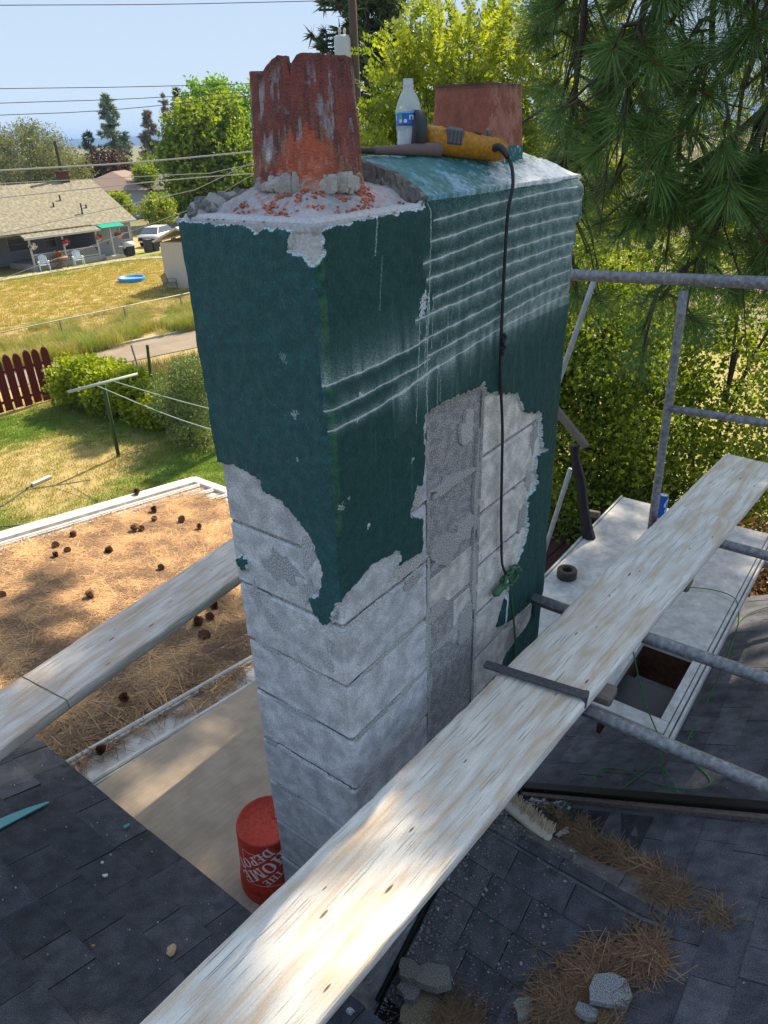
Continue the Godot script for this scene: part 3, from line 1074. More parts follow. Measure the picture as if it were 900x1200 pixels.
func green_coat(parent: Node) -> void:
	var cell := 0.005
	var rows := int((6.366 - 4.5) / cell)
	var sv := PackedFloat32Array()
	var s := -0.392
	while s < 1.245:
		sv.append(s)
		s += cell * (0.5 if absf(s) < 0.02 else 1.0)
	var ns := sv.size()
	var hs := PackedFloat32Array()
	var ds := PackedFloat32Array()
	hs.resize(ns * (rows + 1))
	ds.resize(ns * (rows + 1))
	for j in rows + 1:
		var y := 4.5 + j * cell
		for i in ns:
			var p := Vector2(sv[i], y)
			var q := p + Vector2(noise3.get_noise_2d(p.x * 38, y * 38), noise3.get_noise_2d(p.x * 38 + 70, y * 38)) * 0.008
			var d := coat_left(q)
			var t := 0.0115 + 0.007 * noise3.get_noise_2d(p.x * 2.2, y * 2.2) + 0.0025 * noise3.get_noise_2d(p.x * 14 + 5, y * 7) + 0.0012 * noise3.get_noise_2d(p.x * 60, y * 28)
			if p.x > 1.05 and y > 6.0:
				t += 0.012 * sm(1.05, 1.2, p.x) * sm(6.0, 6.05, y)
			t += 0.006 * exp(-pow((p.x + 0.392) / 0.05, 2.0)) * noise3.get_noise_2d(3.0, y * 5.0)
			t *= 1.0 - 0.8 * sm(6.335, 6.368, y)
			ds[j * ns + i] = d
			hs[j * ns + i] = clampf(d * 2.6, -0.014, t)
	var pts := PackedVector3Array()
	var uv := PackedVector2Array()
	var nor := PackedVector3Array()
	pts.resize(ns * (rows + 1))
	uv.resize(ns * (rows + 1))
	nor.resize(ns * (rows + 1))
	for j in rows + 1:
		for i in ns:
			var k := j * ns + i
			var y := 4.5 + j * cell
			pts[k] = on_face(sv[i], y, hs[k])
			uv[k] = Vector2((sv[i] - S0) / (S1 - S0), (TY1 - y) / (TY1 - TY0))
	var idx := PackedInt32Array()
	for j in rows:
		for i in ns - 1:
			var a := j * ns + i
			var b := a + ns
			if maxf(maxf(ds[a], ds[a + 1]), maxf(ds[b], ds[b + 1])) < -0.004:
				continue
			idx.append_array([a, b, b + 1, a, b + 1, a + 1])
	for j in rows + 1:
		for i in ns:
			var k := j * ns + i
			var l := pts[k - 1] if i > 0 else pts[k]
			var r := pts[k + 1] if i < ns - 1 else pts[k]
			var d := pts[k - ns] if j > 0 else pts[k]
			var u := pts[k + ns] if j < rows else pts[k]
			nor[k] = (r - l).cross(u - d).normalized()
	var arr := []
	arr.resize(Mesh.ARRAY_MAX)
	arr[Mesh.ARRAY_VERTEX] = pts
	arr[Mesh.ARRAY_NORMAL] = nor
	arr[Mesh.ARRAY_TEX_UV] = uv
	arr[Mesh.ARRAY_INDEX] = idx
	var me := ArrayMesh.new()
	me.add_surface_from_arrays(Mesh.PRIMITIVE_TRIANGLES, arr)
	var t := coat_textures()
	var m := StandardMaterial3D.new()
	m.resource_name = "green_coat"
	m.albedo_texture = t[0]
	m.roughness = 0.62
	m.metallic_specular = 0.22
	m.heightmap_enabled = true
	m.heightmap_texture = t[1]
	m.heightmap_scale = 0.45
	m.texture_repeat = false
	obj("green_coat", me, m, parent)
	# the faces turned away
	var back := MB.new()
	back.box(V3(1.236, 4.9, -0.2), V3(0.02, 2.88, 0.36))
	back.box(V3(0.63, 4.9, -0.394), V3(1.2, 2.88, 0.012))
	obj("green_coat", back, mat("green_paint", lin(0.04, 0.17, 0.155), 0.6, grain("shingle_dust", 0.02, 5, 0.72, 1.12), 2.0), parent)


func top_y(x: float, z: float) -> float:
	var d := minf(minf(x + 0.008, 1.242 - x), minf(z + 0.404, 0.008 - z))
	var y := 6.349 + 0.012 * noise3.get_noise_2d(x * 6, z * 6) * sm(0, 0.05, d) + 0.003 * noise3.get_noise_2d(x * 40, z * 40)
	if x < seam(z):
		return y + 0.062 * sm(0.0, 0.16, d) + 0.004 * noise3.get_noise_2d(x * 22, z * 22)
	return y + 0.016 + 0.088 * pow(sm(-0.03, 0.19, d), 0.9)


func seam(z: float) -> float:
	return 0.375 + 0.05 * sm(-0.25, 0.0, z) * 0.6 + 0.012 * noise3.get_noise_2d(z * 16, 4) - 0.02


func caps(parent: Node) -> void:
	for part in 2:
		var mb := MB.new(true)
		var cell := 0.009
		var n := int(1.254 / cell)
		var m := int(0.416 / cell)
		for i in n:
			for j in m:
				var q := []
				for o in [[0, 0], [0, 1], [1, 1], [1, 0]]:
					var x: float = -0.008 + (i + o[0]) * cell
					var z: float = -0.408 + (j + o[1]) * cell
					q.append(V3(x, top_y(x, z), z))
				var mid: Vector3 = (q[0] + q[2]) * 0.5
				var right := mid.x > seam(mid.z)
				if right != (part == 1):
					continue
				var f := noise3.get_noise_2d(mid.x * 45, mid.z * 45)
				var b := noise3.get_noise_2d(mid.x * 7 + 3, mid.z * 7)
				if part == 1:
					var dust := clampf(0.15 + 0.75 * sm(0.5, 1.1, mid.x) + 0.5 * b + 0.6 * f - 0.45 * sm(0.06, 0.0, absf(mid.z + 0.1)), 0, 1) * (0.35 + 0.65 * sm(0.45, 0.8, mid.x))
					var base := lin(0.045, 0.17, 0.17).lerp(lin(0.08, 0.27, 0.38), clampf(b * 2.2 + f, 0, 1) * sm(0.8, 0.5, mid.x))
					mb.col = base.lerp(lin(0.74, 0.77, 0.78), dust)
				else:
					var g := lin(0.60, 0.60, 0.61) * (0.88 + 0.35 * b + 0.2 * f)
					var near := Vector2(mid.x - 0.2, mid.z + 0.2).length()
					var o := sm(0.27, 0.12, near) * clampf(f * 2.6 + b * 1.5, 0, 1) * 0.75
					mb.col = g.lerp(lin(0.60, 0.21, 0.12), o)
				mb.quad(q[0], q[1], q[2], q[3])
				var dn := V3(0, -0.014, 0)
				if i == 0:
					mb.quad(q[1], q[0], q[0] + dn + V3(0.004, 0, 0), q[1] + dn + V3(0.004, 0, 0))
				if i == n - 1:
					mb.quad(q[3], q[2], q[2] + dn, q[3] + dn)
				if j == m - 1:
					mb.quad(q[2], q[1], q[1] + dn - V3(0, 0, 0.004), q[2] + dn - V3(0, 0, 0.004))
		obj("mortar_cap" if part == 0 else "painted_cap", mb, mat("mortar_cap", Color.WHITE, 0.95, grain("ground_fine", 0.06), 3.0, 0.10, grain("granule_bump", 0.3, 3, 0, 1)) if part == 0 else mat("painted_cap", Color.WHITE, 0.6, null, 1.5, 0.12, grain("granule_bump", 0.3, 3, 0, 1)), parent)
	# broken edge of the painted cap where the mortar was knocked off
	var e := MB.new()
	var rows := []
	for k in 45:
		var z := -0.402 + k * 0.00925
		var x := seam(z)
		var hi := top_y(x + 0.006, z)
		var lo := top_y(x - 0.02, z) - 0.004
		var row := [V3(x + 0.012, hi + 0.001, z)]
		for m in 4:
			var t := m / 3.0
			row.append(V3(x - 0.004 - 0.014 * t + rnd(-.005, .005), lerpf(hi, lo, t) + rnd(-.003, .003), z + rnd(-.003, .003)))
		rows.append(row)
	for k in 44:
		for m in 4:
			e.col = lin(0.21, 0.185, 0.165) * rnd(0.6, 1.35)
			e.quad(rows[k][m], rows[k][m + 1], rows[k + 1][m + 1], rows[k + 1][m])
	obj("broken_edge", e, mat("rubble", Color.WHITE, 0.95, grain("ground_fine", 0.06), 4.0, 0.12, grain("granule_bump", 0.3, 3, 0, 1)), parent)


# a clay flue: superellipse section that narrows; rim height and colour by callables
func flue(size: Vector2, power: float, c: Vector3, height: float, wall: float, rim: Callable, paint: Callable, segs: int, rows: int) -> MB:
	var mb := MB.new(true)
	var at := func(k: int, j: int, inner: float) -> Vector3:
		var a := TAU * k / segs + 0.0001
		var t := float(j) / rows
		var ca := cos(a)
		var sa := sin(a)
		var r := 1.0 / pow(pow(absf(ca), power) + pow(absf(sa), power), 1.0 / power)
		var top: float = height + rim.call(a)
		var p := Vector3(ca * r * (size.x * 0.5 - inner), t * top, sa * r * (size.y * 0.5 - inner))
		var nz := 0.003 * noise3.get_noise_3d(ca * 5 + size.x * 20, t * 8, sa * 5)
		p.x *= 1.0 + nz * 6 - 0.12 * t
		p.z *= 1.0 + nz * 6 - 0.12 * t
		return c + p
	for k in segs:
		for j in rows:
			mb.col = paint.call(TAU * (k + 0.5) / segs, (j + 0.5) / rows)
			mb.quad(at.call(k + 1, j, 0.0), at.call(k, j, 0.0), at.call(k, j + 1, 0.0), at.call(k + 1, j + 1, 0.0))
			if j > rows * 0.4:
				mb.col = lin(0.10, 0.05, 0.04)
				mb.quad(at.call(k, j, wall), at.call(k + 1, j, wall), at.call(k + 1, j + 1, wall), at.call(k, j + 1, wall))
		mb.col = lin(0.14, 0.06, 0.05)
		mb.quad(at.call(k + 1, rows, 0.0), at.call(k, rows, 0.0), at.call(k, rows, wall), at.call(k + 1, rows, wall))
	return mb


func chimney() -> void:
	bare_shapes()
	var ch := thing("chimney", "tall block chimney with half its green coat chipped away", "chimney", V3(0.6, 3.3, -0.2))
	var pore := grain("block_pore", 0.16, 4, 0.58, 1.0, FastNoiseLite.TYPE_SIMPLEX_SMOOTH, 0.22, 0.55)
	var blotch := grain("block_blotch", 0.022, 5, 0.62, 1.0, FastNoiseLite.TYPE_SIMPLEX_SMOOTH, 0.2, 0.8)
	var block := mat("block_face", Color.WHITE, 0.95, pore, 1.7, 0.5, grain("granule_bump", 0.3, 3, 0, 1), blotch, 1.1)
	var mortar := mat("mortar", lin(0.72, 0.70, 0.68), 0.95, grain("granules", 0.22), 1.8, 0.3, grain("turf_bump", 0.12, 4, 0, 1), blotch, 2.3)
	var core := MB.new()
	core.box(V3(0.615, 4.85, -0.196), V3(1.216, 3.0, 0.378))
	core.box(V3(1.226, 6.12, -0.02), V3(0.034, 0.24, 0.05), Basis.IDENTITY, 0.008)
	obj("mortar_bed", core, mortar, ch)
	core = MB.new()
	core.col = lin(0.66, 0.66, 0.67)
	core.box(V3(0.1945, 6.315, -0.1945), V3(0.392, 0.09, 0.392), Basis.IDENTITY, 0.006)
	obj("mortar_spill", core, mat("mortar_cap", Color.WHITE, 0.95, grain("ground_fine", 0.06), 3.0, 0.10, grain("granule_bump", 0.3, 3, 0, 1)), ch)
	for k in range(-9, 6):      # courses of 0.2 m
		var y := 4.985 + 0.2 * k
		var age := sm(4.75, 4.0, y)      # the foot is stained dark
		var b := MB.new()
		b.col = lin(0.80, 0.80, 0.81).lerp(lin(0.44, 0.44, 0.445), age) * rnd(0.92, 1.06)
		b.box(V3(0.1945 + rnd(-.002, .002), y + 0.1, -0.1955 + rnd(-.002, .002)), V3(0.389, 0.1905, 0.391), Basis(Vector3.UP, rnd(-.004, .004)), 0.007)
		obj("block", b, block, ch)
		b = MB.new()
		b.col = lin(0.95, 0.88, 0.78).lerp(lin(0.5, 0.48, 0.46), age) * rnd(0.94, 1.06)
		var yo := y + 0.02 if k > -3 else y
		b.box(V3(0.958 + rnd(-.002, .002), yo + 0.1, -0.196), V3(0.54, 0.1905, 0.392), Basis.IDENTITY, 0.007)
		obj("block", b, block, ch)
	# the filled strip between the two block stacks: uneven slabs
	var y0 := 3.4
	while y0 < 5.95:
		var hgt := rnd(0.15, 0.24)
		var w := rnd(0.10, 0.17) if rnd(0, 1) < 0.5 and y0 < 5.1 else 0.285
		var x := 0.396
		while x < 0.67:
			var x1 := minf(x + w, 0.682)
			if 0.682 - x1 < 0.05:
				x1 = 0.682
			var b := MB.new()
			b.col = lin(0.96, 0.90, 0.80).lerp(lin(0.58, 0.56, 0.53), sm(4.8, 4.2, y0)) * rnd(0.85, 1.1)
			if y0 > 5.3 and rnd(0, 1) < 0.6:
				b.col = lin(0.80, 0.68, 0.54) * rnd(0.9, 1.1)
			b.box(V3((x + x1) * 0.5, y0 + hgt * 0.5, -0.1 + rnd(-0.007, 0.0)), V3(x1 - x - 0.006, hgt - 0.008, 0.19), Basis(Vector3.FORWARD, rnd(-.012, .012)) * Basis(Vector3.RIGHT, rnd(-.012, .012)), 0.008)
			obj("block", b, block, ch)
			x = x1
		y0 += hgt
	# mortar smeared over joints and faces, thin and ragged
	var sm_mat := mat("mortar_smear", Color.WHITE, 0.95, grain("granules", 0.22), 2.0, 0.35, grain("turf_bump", 0.12, 4, 0, 1))
	var smears := [[0.30, 5.42, .10, .035], [0.52, 5.60, .13, .03], [0.50, 5.37, .12, .06], [0.60, 5.40, .07, .05], [0.62, 5.0, .05, .09], [0.44, 5.18, .07, .03], [0.20, 5.19, .16, .012], [0.10, 4.985, .1, .012], [0.28, 4.985, .1, .012], [0.5, 5.03, .1, .015], [0.39, 5.1, .018, .12], [0.394, 4.9, .016, .06], [0.66, 5.5, .014, .2], [0.665, 5.2, .014, .15], [0.3, 5.36, .05, .02], [1.03, 5.40, .03, .05], [1.0, 5.25, .03, .06], [1.05, 5.55, .03, .06], [0.98, 4.72, .06, .05], [1.08, 4.77, .06, .035], [0.23, 4.785, .13, .012], [0.60, 5.74, .04, .05], [0.33, 5.62, .02, .03]]
	for q in smears:
		var mb := MB.new()
		mb.col = lin(0.80, 0.77, 0.72) * rnd(0.85, 1.1)
		var o := chips(16, 1.0, 0.45)
		for i in o.size():
			o[i] = Vector2(o[i].x * q[2], o[i].y * q[3])
		mb.plate(o, V3(q[0], q[1], rnd(0.0015, 0.0045)), 0.01, Basis(Vector3.RIGHT, Vector3.BACK, Vector3.DOWN) * Basis(Vector3.UP, rnd(-.05, .05)))
		obj("mortar_smear", mb, sm_mat, ch)
	for q in [[-0.10, 5.455, .035, .05], [-0.03, 5.43, .022, .03], [-0.30, 5.19, .05, .012], [-0.14, 5.19, .07, .010], [-0.32, 5.36, .02, .05], [-0.27, 5.30, .025, .035], [-0.06, 5.24, .02, .02], [-0.05, 5.31, .012, .03], [-0.10, 5.58, .03, .05], [-0.22, 4.985, .09, .010], [-0.35, 4.785, .03, .02], [-0.2, 5.50, .07, .05], [-0.30, 4.585, .06, .012], [-0.12, 4.385, .06, .014]]:
		var mb := MB.new()
		mb.col = lin(0.76, 0.77, 0.79) * rnd(0.85, 1.08)
		var o := chips(16, 1.0, 0.45)
		for i in o.size():
			o[i] = Vector2(o[i].x * q[2], o[i].y * q[3])
		mb.plate(o, V3(-rnd(0.001, 0.004), q[1], q[0]), 0.01, Basis(Vector3.BACK, Vector3.LEFT, Vector3.DOWN))
		obj("mortar_smear", mb, sm_mat, ch)
	# ridges of old mortar that stand out along the joints, pale and broken
	var joints := []
	for k in range(-7, 3):
		var y := 4.985 + 0.2 * k
		for q in [[-0.36, -0.02], [0.02, 0.38], [0.70, 0.95]]:
			var x: float = q[0]
			while x < q[1]:
				var l := rnd(0.06, 0.22)
				if rnd(0, 1) < 0.72:
					joints.append([x, minf(x + l, q[1]), y + (0.02 if q[0] > 0.5 and k > -3 else 0.0), false])
				x += l + rnd(0.01, 0.06)
	for q in [[4.3, 5.7, 0.393], [4.5, 5.75, 0.685]]:
		var y: float = q[0]
		while y < q[1]:
			var l := rnd(0.08, 0.25)
			joints.append([y, y + l, q[2], true])
			y += l + rnd(0.0, 0.05)
	for q in joints:
		var mb := MB.new()
		var p := q[2] as float
		var len: float = q[1] - q[0]
		var n := int(len / 0.012) + 2
		var top := []
		var bot := []
		for i in n + 1:
			var t := float(i) / n
			var hw := 0.0055 * sin(PI * clampf(t, 0.04, 0.96)) ** 0.4 * rnd(0.6, 1.3)
			var s: float = lerpf(q[0], q[1], t)
			top.append(Vector2(s, p + hw + rnd(-.001, .002)))
			bot.append(Vector2(s, p - hw - rnd(-.001, .002)))
		mb.col = lin(0.84, 0.82, 0.79) * rnd(0.75, 1.05) * (1.0 - 0.45 * sm(4.75, 4.0, p if not q[3] else q[0]))
		var at := func(v: Vector2, h: float) -> Vector3: return on_face(v.y, v.x, h) if q[3] else on_face(v.x, v.y, h)
		for i in n:
			var h := 0.0045
			var m0: Vector2 = (top[i] + bot[i]) * 0.5
			var m1: Vector2 = (top[i + 1] + bot[i + 1]) * 0.5
			var a0: Vector3 = at.call(top[i], -0.001)
			var a1: Vector3 = at.call(top[i + 1], -0.001)
			var c0: Vector3 = at.call(m0, h)
			var c1: Vector3 = at.call(m1, h)
			var b0: Vector3 = at.call(bot[i], -0.001)
			var b1: Vector3 = at.call(bot[i + 1], -0.001)
			var inn: Vector3 = (c0 + b1) * 0.5 - (at.call(m0, 0.05) - at.call(m0, 0.0)) * 2.0
			mb.face([a0, a1, c1, c0], inn)
			mb.face([c0, c1, b1, b0], inn)
		obj("mortar_joint", mb, sm_mat, ch)
	green_coat(ch)
	caps(ch)
	# the old round flue, broken at the rim, soot and orange spalls on it
	var rim := func(a: float) -> float:
		var n := 0.006 * noise3.get_noise_2d(cos(a) * 1.6, sin(a) * 1.6) + 0.002 * noise3.get_noise_2d(cos(a) * 9, sin(a) * 9)
		for nk in [[2.62, 0.05, 0.05], [2.50, 0.03, 0.03], [4.6, 0.1, 0.03], [3.5, 0.25, 0.012]]:
			n -= nk[2] * maxf(0.0, 1.0 - absf(angle_difference(a, nk[0])) / nk[1])
		return n - 0.02 * sm(0.4, 1.0, cos(a - 4.0))
	var soot := func(a: float, t: float) -> Color:
		var n := noise3.get_noise_3d(cos(a) * 4, t * 2.2, sin(a) * 4)
		var f := noise3.get_noise_3d(cos(a) * 16, t * 12, sin(a) * 16)
		var streak := noise3.get_noise_2d(a * 3.2, t * 1.6)
		var c := lin(0.25, 0.072, 0.058).lerp(lin(0.10, 0.045, 0.042), clampf(0.5 + 1.3 * n + 0.5 * f, 0, 1))
		c = c.lerp(lin(0.36, 0.31, 0.34), clampf(streak * 1.6 + n * 1.6 + f * 0.8 - 0.2, 0, 0.85) * sm(0.2, 0.45, t) * sm(0.98, 0.85, t))
		c = c.lerp(lin(0.25, 0.19, 0.11), clampf(noise3.get_noise_2d(a * 5 + 30, t * 3) * 2.0 + f * 0.6 - 0.3, 0, 0.8) * sm(0.75, 0.4, t))
		var face := exp(-pow(angle_difference(a, 2.5) / 0.62, 2.0))
		c = c.lerp(lin(0.50, 0.125, 0.06), clampf(sm(0.40, 0.27, t + 0.16 * n + 0.10 * f - 0.15 * face + 0.04) * (0.12 + face) * 1.3, 0, 1) * (0.75 + 0.5 * f))
		c = c.lerp(lin(0.62, 0.58, 0.56), clampf(exp(-pow(angle_difference(a, 3.35) / 0.09, 2) - pow((t - 0.31) / 0.05, 2)) + 0.4 * f * sm(0.4, 0.2, t), 0, 1))
		c = c.lerp(lin(0.33, 0.31, 0.29), sm(0.10, 0.0, t + 0.1 * f + 0.04 * n))
		return c
	obj("clay_flue", flue(Vector2(0.205, 0.205), 4.2, V3(0.212, 6.40, -0.197), 0.245, 0.024, rim, soot, 112, 46), mat("old_clay", Color.WHITE, 0.8, null, 2.5, 0.5, grain("turf_bump", 0.12, 4, 0, 1)), ch)
	# the square flue behind it
	var flat := func(_a: float) -> float: return 0.0
	var clay := func(a: float, t: float) -> Color:
		var f := noise3.get_noise_3d(cos(a) * 22, t * 14, sin(a) * 22)
		var n := noise3.get_noise_3d(cos(a) * 3, t * 3, sin(a) * 3)
		var c := lin(0.27, 0.095, 0.062) * (1.0 + 0.25 * f + 0.35 * n)
		c = c.lerp(lin(0.07, 0.04, 0.035), sm(0.9, 1.0, t + 0.05 * f))
		if sin(a) > 0.75 or cos(a) > 0.3:
			c = c.lerp(lin(0.46, 0.30, 0.24), 0.28 * clampf(0.5 + n * 2 + f, 0, 1))
		var hem := 0.13 + 0.05 * noise3.get_noise_2d(a * 5, 2.0) + (0.10 if sin(a) > 0.5 and cos(a) > -0.35 else 0.0)
		hem += 0.32 * exp(-pow(angle_difference(a, 2.32) / 0.085, 2))
		if t < hem:
			c = lin(0.025, 0.13, 0.13) * (1.0 + 0.4 * f)
			c = c.lerp(lin(0.6, 0.62, 0.62), clampf(f * 2.2 - 0.35, 0, 0.7))
		return c
	obj("clay_flue", flue(Vector2(0.238, 0.2), 9.0, V3(0.933, 6.415, -0.188), 0.20, 0.02, flat, clay, 120, 30), mat("clay", Color.WHITE, 0.8, null, 2.5, 0.12, grain("granule_bump", 0.3, 3, 0, 1)), ch)
	# mortar collar and rubble round the old flue
	var col := MB.new()
	for k in 64:
		var a := TAU * k / 64.0
		col.col = lin(0.50, 0.47, 0.44) * rnd(0.75, 1.15)
		if rnd(0, 1) < 0.2:
			col.col = lin(0.42, 0.15, 0.09)
		col.rock(V3(0.212 + cos(a) * 0.108, 6.408 + rnd(0, 0.008), -0.197 + sin(a) * 0.108), V3(rnd(0.016, 0.028), rnd(0.02, 0.05), rnd(0.02, 0.034)), Basis(Vector3.UP, -a + rnd(-.3, .3)), rng)
	obj("mortar_collar", col, mats["rubble"], ch)
	var rub := MB.new()
	for k in 90:
		var t := pow(rnd(0, 1), 0.8)
		rub.col = lin(0.34, 0.325, 0.31) * rnd(0.55, 1.3)
		rub.rock(V3(lerpf(0.02, 0.19, t) + rnd(-.01, .01), 6.356 + 0.030 * sin(0.3 + t * 2.2) * rnd(0.5, 1.0), -0.372 + rnd(-.015, .02) + 0.02 * t), V3(rnd(.02, .05), rnd(.012, .03), rnd(.02, .04)), basis_up(any_dir() + V3(0, 1, 0), rnd(0, 6)), rng, 0.4)
	obj("rubble", rub, mats["rubble"], ch)
	var cr := MB.new()
	for k in 1100:
		var a := rnd(0.9, 3.6)
		var r := 0.115 + pow(rnd(0, 1), 1.8) * 0.14
		var x := 0.212 + cos(a) * r
		var z := -0.197 + sin(a) * r
		if x < -0.005 or z > 0.005 or x > 0.37 or noise3.get_noise_2d(x * 14, z * 14) < 0.02 + 0.5 * (r - 0.12):
			continue
		cr.col = lin(0.55, 0.17, 0.09) * rnd(0.55, 1.3)
		cr.box(V3(x, top_y(x, z) + 0.002, z), V3(rnd(.002, .009), rnd(.001, .004), rnd(.002, .006)), basis_up(V3(rnd(-.5, .5), 1, rnd(-.5, .5)), rnd(0, 6)))
	tag(obj("tile_crumbs", cr, mat("crumb", Color.WHITE, 0.9), ch), "", "", "", "stuff")


# --- houses and sheds beyond the alley ------------------------------------------------------------------------------------

func window(parent: Node, c: Vector3, size: Vector2, out: Vector3, glass: Material, frame: Material) -> void:
	var side := out.cross(Vector3.UP).normalized()
	var b := Basis(side, Vector3.UP, -out)
	var f := MB.new()
	for s in [-1, 1]:
		f.box(c + side * (s * (size.x * 0.5 + 0.04)) + out * 0.03, V3(0.08, size.y + 0.16, 0.06), b, 0.01)
		f.box(c + Vector3.UP * (s * (size.y * 0.5 + 0.04)) + out * 0.032, V3(size.x, 0.08, 0.06), b, 0.01)
	f.box(c + out * 0.025, V3(size.x, 0.05, 0.045), b, 0.01)
	var w := obj("window", f, frame, parent)
	var p := MB.new()
	p.box(c + out * 0.005, V3(size.x, size.y, 0.02), b)
	obj("pane", p, glass, w)


func gable(parent: Node, called: String, x0: float, x1: float, z_eave: float, y_eave: float, z_ridge: float, y_ridge: float, thick: float, m: Material) -> void:
	var mb := MB.new()
	var z2 := 2.0 * z_ridge - z_eave
	var inside := V3((x0 + x1) * 0.5, y_eave, z_ridge)
	mb.face([V3(x0, y_eave, z_eave), V3(x1, y_eave, z_eave), V3(x1, y_ridge, z_ridge), V3(x0, y_ridge, z_ridge)], inside)
	mb.face([V3(x0, y_eave, z2), V3(x1, y_eave, z2), V3(x1, y_ridge, z_ridge), V3(x0, y_ridge, z_ridge)], inside)
	for x in [x0, x1]:
		mb.face([V3(x, y_eave, z_eave), V3(x, y_eave - thick, z_eave), V3(x, y_ridge - thick, z_ridge), V3(x, y_ridge, z_ridge)], inside)
		mb.face([V3(x, y_eave, z2), V3(x, y_eave - thick, z2), V3(x, y_ridge - thick, z_ridge), V3(x, y_ridge, z_ridge)], inside)
	for z in [z_eave, z2]:
		mb.face([V3(x0, y_eave, z), V3(x1, y_eave, z), V3(x1, y_eave - thick, z), V3(x0, y_eave - thick, z)], inside)
	mb.face([V3(x0, y_eave - thick, z_eave), V3(x1, y_eave - thick, z_eave), V3(x1, y_ridge - thick, z_ridge), V3(x0, y_ridge - thick, z_ridge)], V3(inside.x, 99, inside.z))
	obj(called, mb, m, parent)


func neighbours() -> void:
	var gf := grain("ground_fine", 0.06, 5, 0.55, 1.1)
	var siding := mat("grey_siding", lin(0.36, 0.36, 0.39), 0.8, grain("siding", 0.02, 3, 0.85, 1.05), V3(0.1, 4.0, 0.1))
	var trim := mat("white_trim", lin(0.66, 0.64, 0.62), 0.7, gf, 0.5)
	var dark := mat("dark_void", lin(0.03, 0.03, 0.035), 0.8)
	var glass := mat("window_glass", lin(0.10, 0.13, 0.16), 0.12)
	var shingle_m := mat("sage_shingle", lin(0.42, 0.39, 0.28), 0.9, grain("roof_tabs", 0.05, 3, 0.45, 1.0), V3(0.10, 0.28, 0.30), 0.0, null, grain("shingle_dust", 0.02, 5, 0.72, 1.12), 0.3)
	# the grey house with the long porch
	var h := thing("grey_house", "low grey house with sage roof, long porch and aqua awning panel", "house", V3(27, GROUND, -57))
	var mb := MB.new()
	mb.box(V3(34.25, -0.12, -57.5), V3(3.1, 2.76, 9.2))
	mb.box(V3(29.5, -0.12, -59.5), V3(6.4, 2.76, 6.0))
	mb.box(V3(22.6, -0.12, -59.3), V3(7.6, 2.76, 5.9))
	mb.face([V3(35.8, 1.2, -52.9), V3(35.8, 1.2, -62.1), V3(35.8, 3.8, -57.5)], V3(30, 1, -57))
	obj("wall", mb, siding, h)
	gable(h, "roof", 13.0, 36.05, -52.35, 1.12, -57.5, 4.02, 0.16, shingle_m)
	mb = MB.new()
	mb.face([V3(26.2, 0.80, -51.9), V3(32.35, 0.80, -51.9), V3(32.35, 1.78, -54.0), V3(26.2, 1.78, -54.0)], V3(29, -3, -53))
	mb.face([V3(26.2, 0.66, -51.9), V3(32.35, 0.66, -51.9), V3(32.35, 1.64, -54.0), V3(26.2, 1.64, -54.0)], V3(29, 9, -53))
	mb.face([V3(26.2, 0.80, -51.9), V3(26.2, 0.66, -51.9), V3(26.2, 1.64, -54.0), V3(26.2, 1.78, -54.0)], V3(29, 1, -53))
	obj("porch_roof", mb, shingle_m, h)
	mb = MB.new()
	mb.box(V3(29.3, 0.72, -51.88), V3(6.2, 0.16, 0.05), Basis.IDENTITY, 0.01)
	mb.box(V3(34.0, 1.04, -52.33), V3(4.1, 0.16, 0.05), Basis.IDENTITY, 0.01)
	obj("fascia", mb, trim, h)
	mb = MB.new()
	mb.face([V3(32.4, 0.84, -51.7), V3(34.45, 0.84, -51.7), V3(34.3, 1.34, -53.1), V3(32.3, 1.34, -53.1)], V3(33, -3, -52))
	mb.face([V3(32.4, 0.81, -51.7), V3(34.45, 0.81, -51.7), V3(34.3, 1.31, -53.1), V3(32.3, 1.31, -53.1)], V3(33, 9, -52))
	var aqua := leaf_mat("aqua_panel", Color(0.3, 1.0, 0.85), 0.4)
	aqua.albedo_color = Color(0.20, 0.78, 0.68)
	obj("awning_panel", mb, aqua, h)
	for x in [26.6, 29.2, 32.0, 33.3]:
		mb = MB.new()
		mb.box(V3(x, -0.4, -52.1), V3(0.13, 2.3, 0.13), Basis.IDENTITY, 0.015)
		obj("porch_post", mb, trim, h)
	mb = MB.new()
	mb.box(V3(29.4, GROUND + 0.2, -53.7), V3(6.0, 0.4, 3.4))
	mb.box(V3(33.0, GROUND + 0.12, -52.0), V3(1.6, 0.24, 0.9), Basis.IDENTITY, 0.02)
	obj("porch_floor", mb, mat("pale_concrete", lin(0.52, 0.49, 0.44), 0.9), h)
	mb = MB.new()
	mb.box(V3(29.3, -0.42, -52.1), V3(5.3, 0.07, 0.07), Basis.IDENTITY, 0.01)
	mb.box(V3(29.3, -1.02, -52.1), V3(5.3, 0.07, 0.07), Basis.IDENTITY, 0.01)
	obj("railing", mb, trim, h)
	for k in 36:
		mb = MB.new()
		var x := 26.75 + k * 0.143
		mb.box(V3(x, -0.72, -52.1), V3(0.045, 0.62, 0.03), Basis(Vector3.BACK, 0.45))
		obj("baluster", mb, trim, h)
	mb = MB.new()
	mb.box(V3(33.1, -0.35, -52.96), V3(0.95, 2.05, 0.08), Basis.IDENTITY, 0.01)
	var door := obj("door", mb, mat("pale_door", lin(0.52, 0.52, 0.55), 0.5), h)
	mb = MB.new()
	mb.box(V3(33.42, -0.45, -52.88), V3(0.05, 0.12, 0.08))
	obj("handle", mb, dark, door)
	window(h, V3(35.1, 0.15, -52.9), Vector2(0.75, 0.95), Vector3.BACK, glass, trim)
	window(h, V3(28.0, -0.05, -56.48), Vector2(1.6, 0.9), Vector3.BACK, glass, trim)
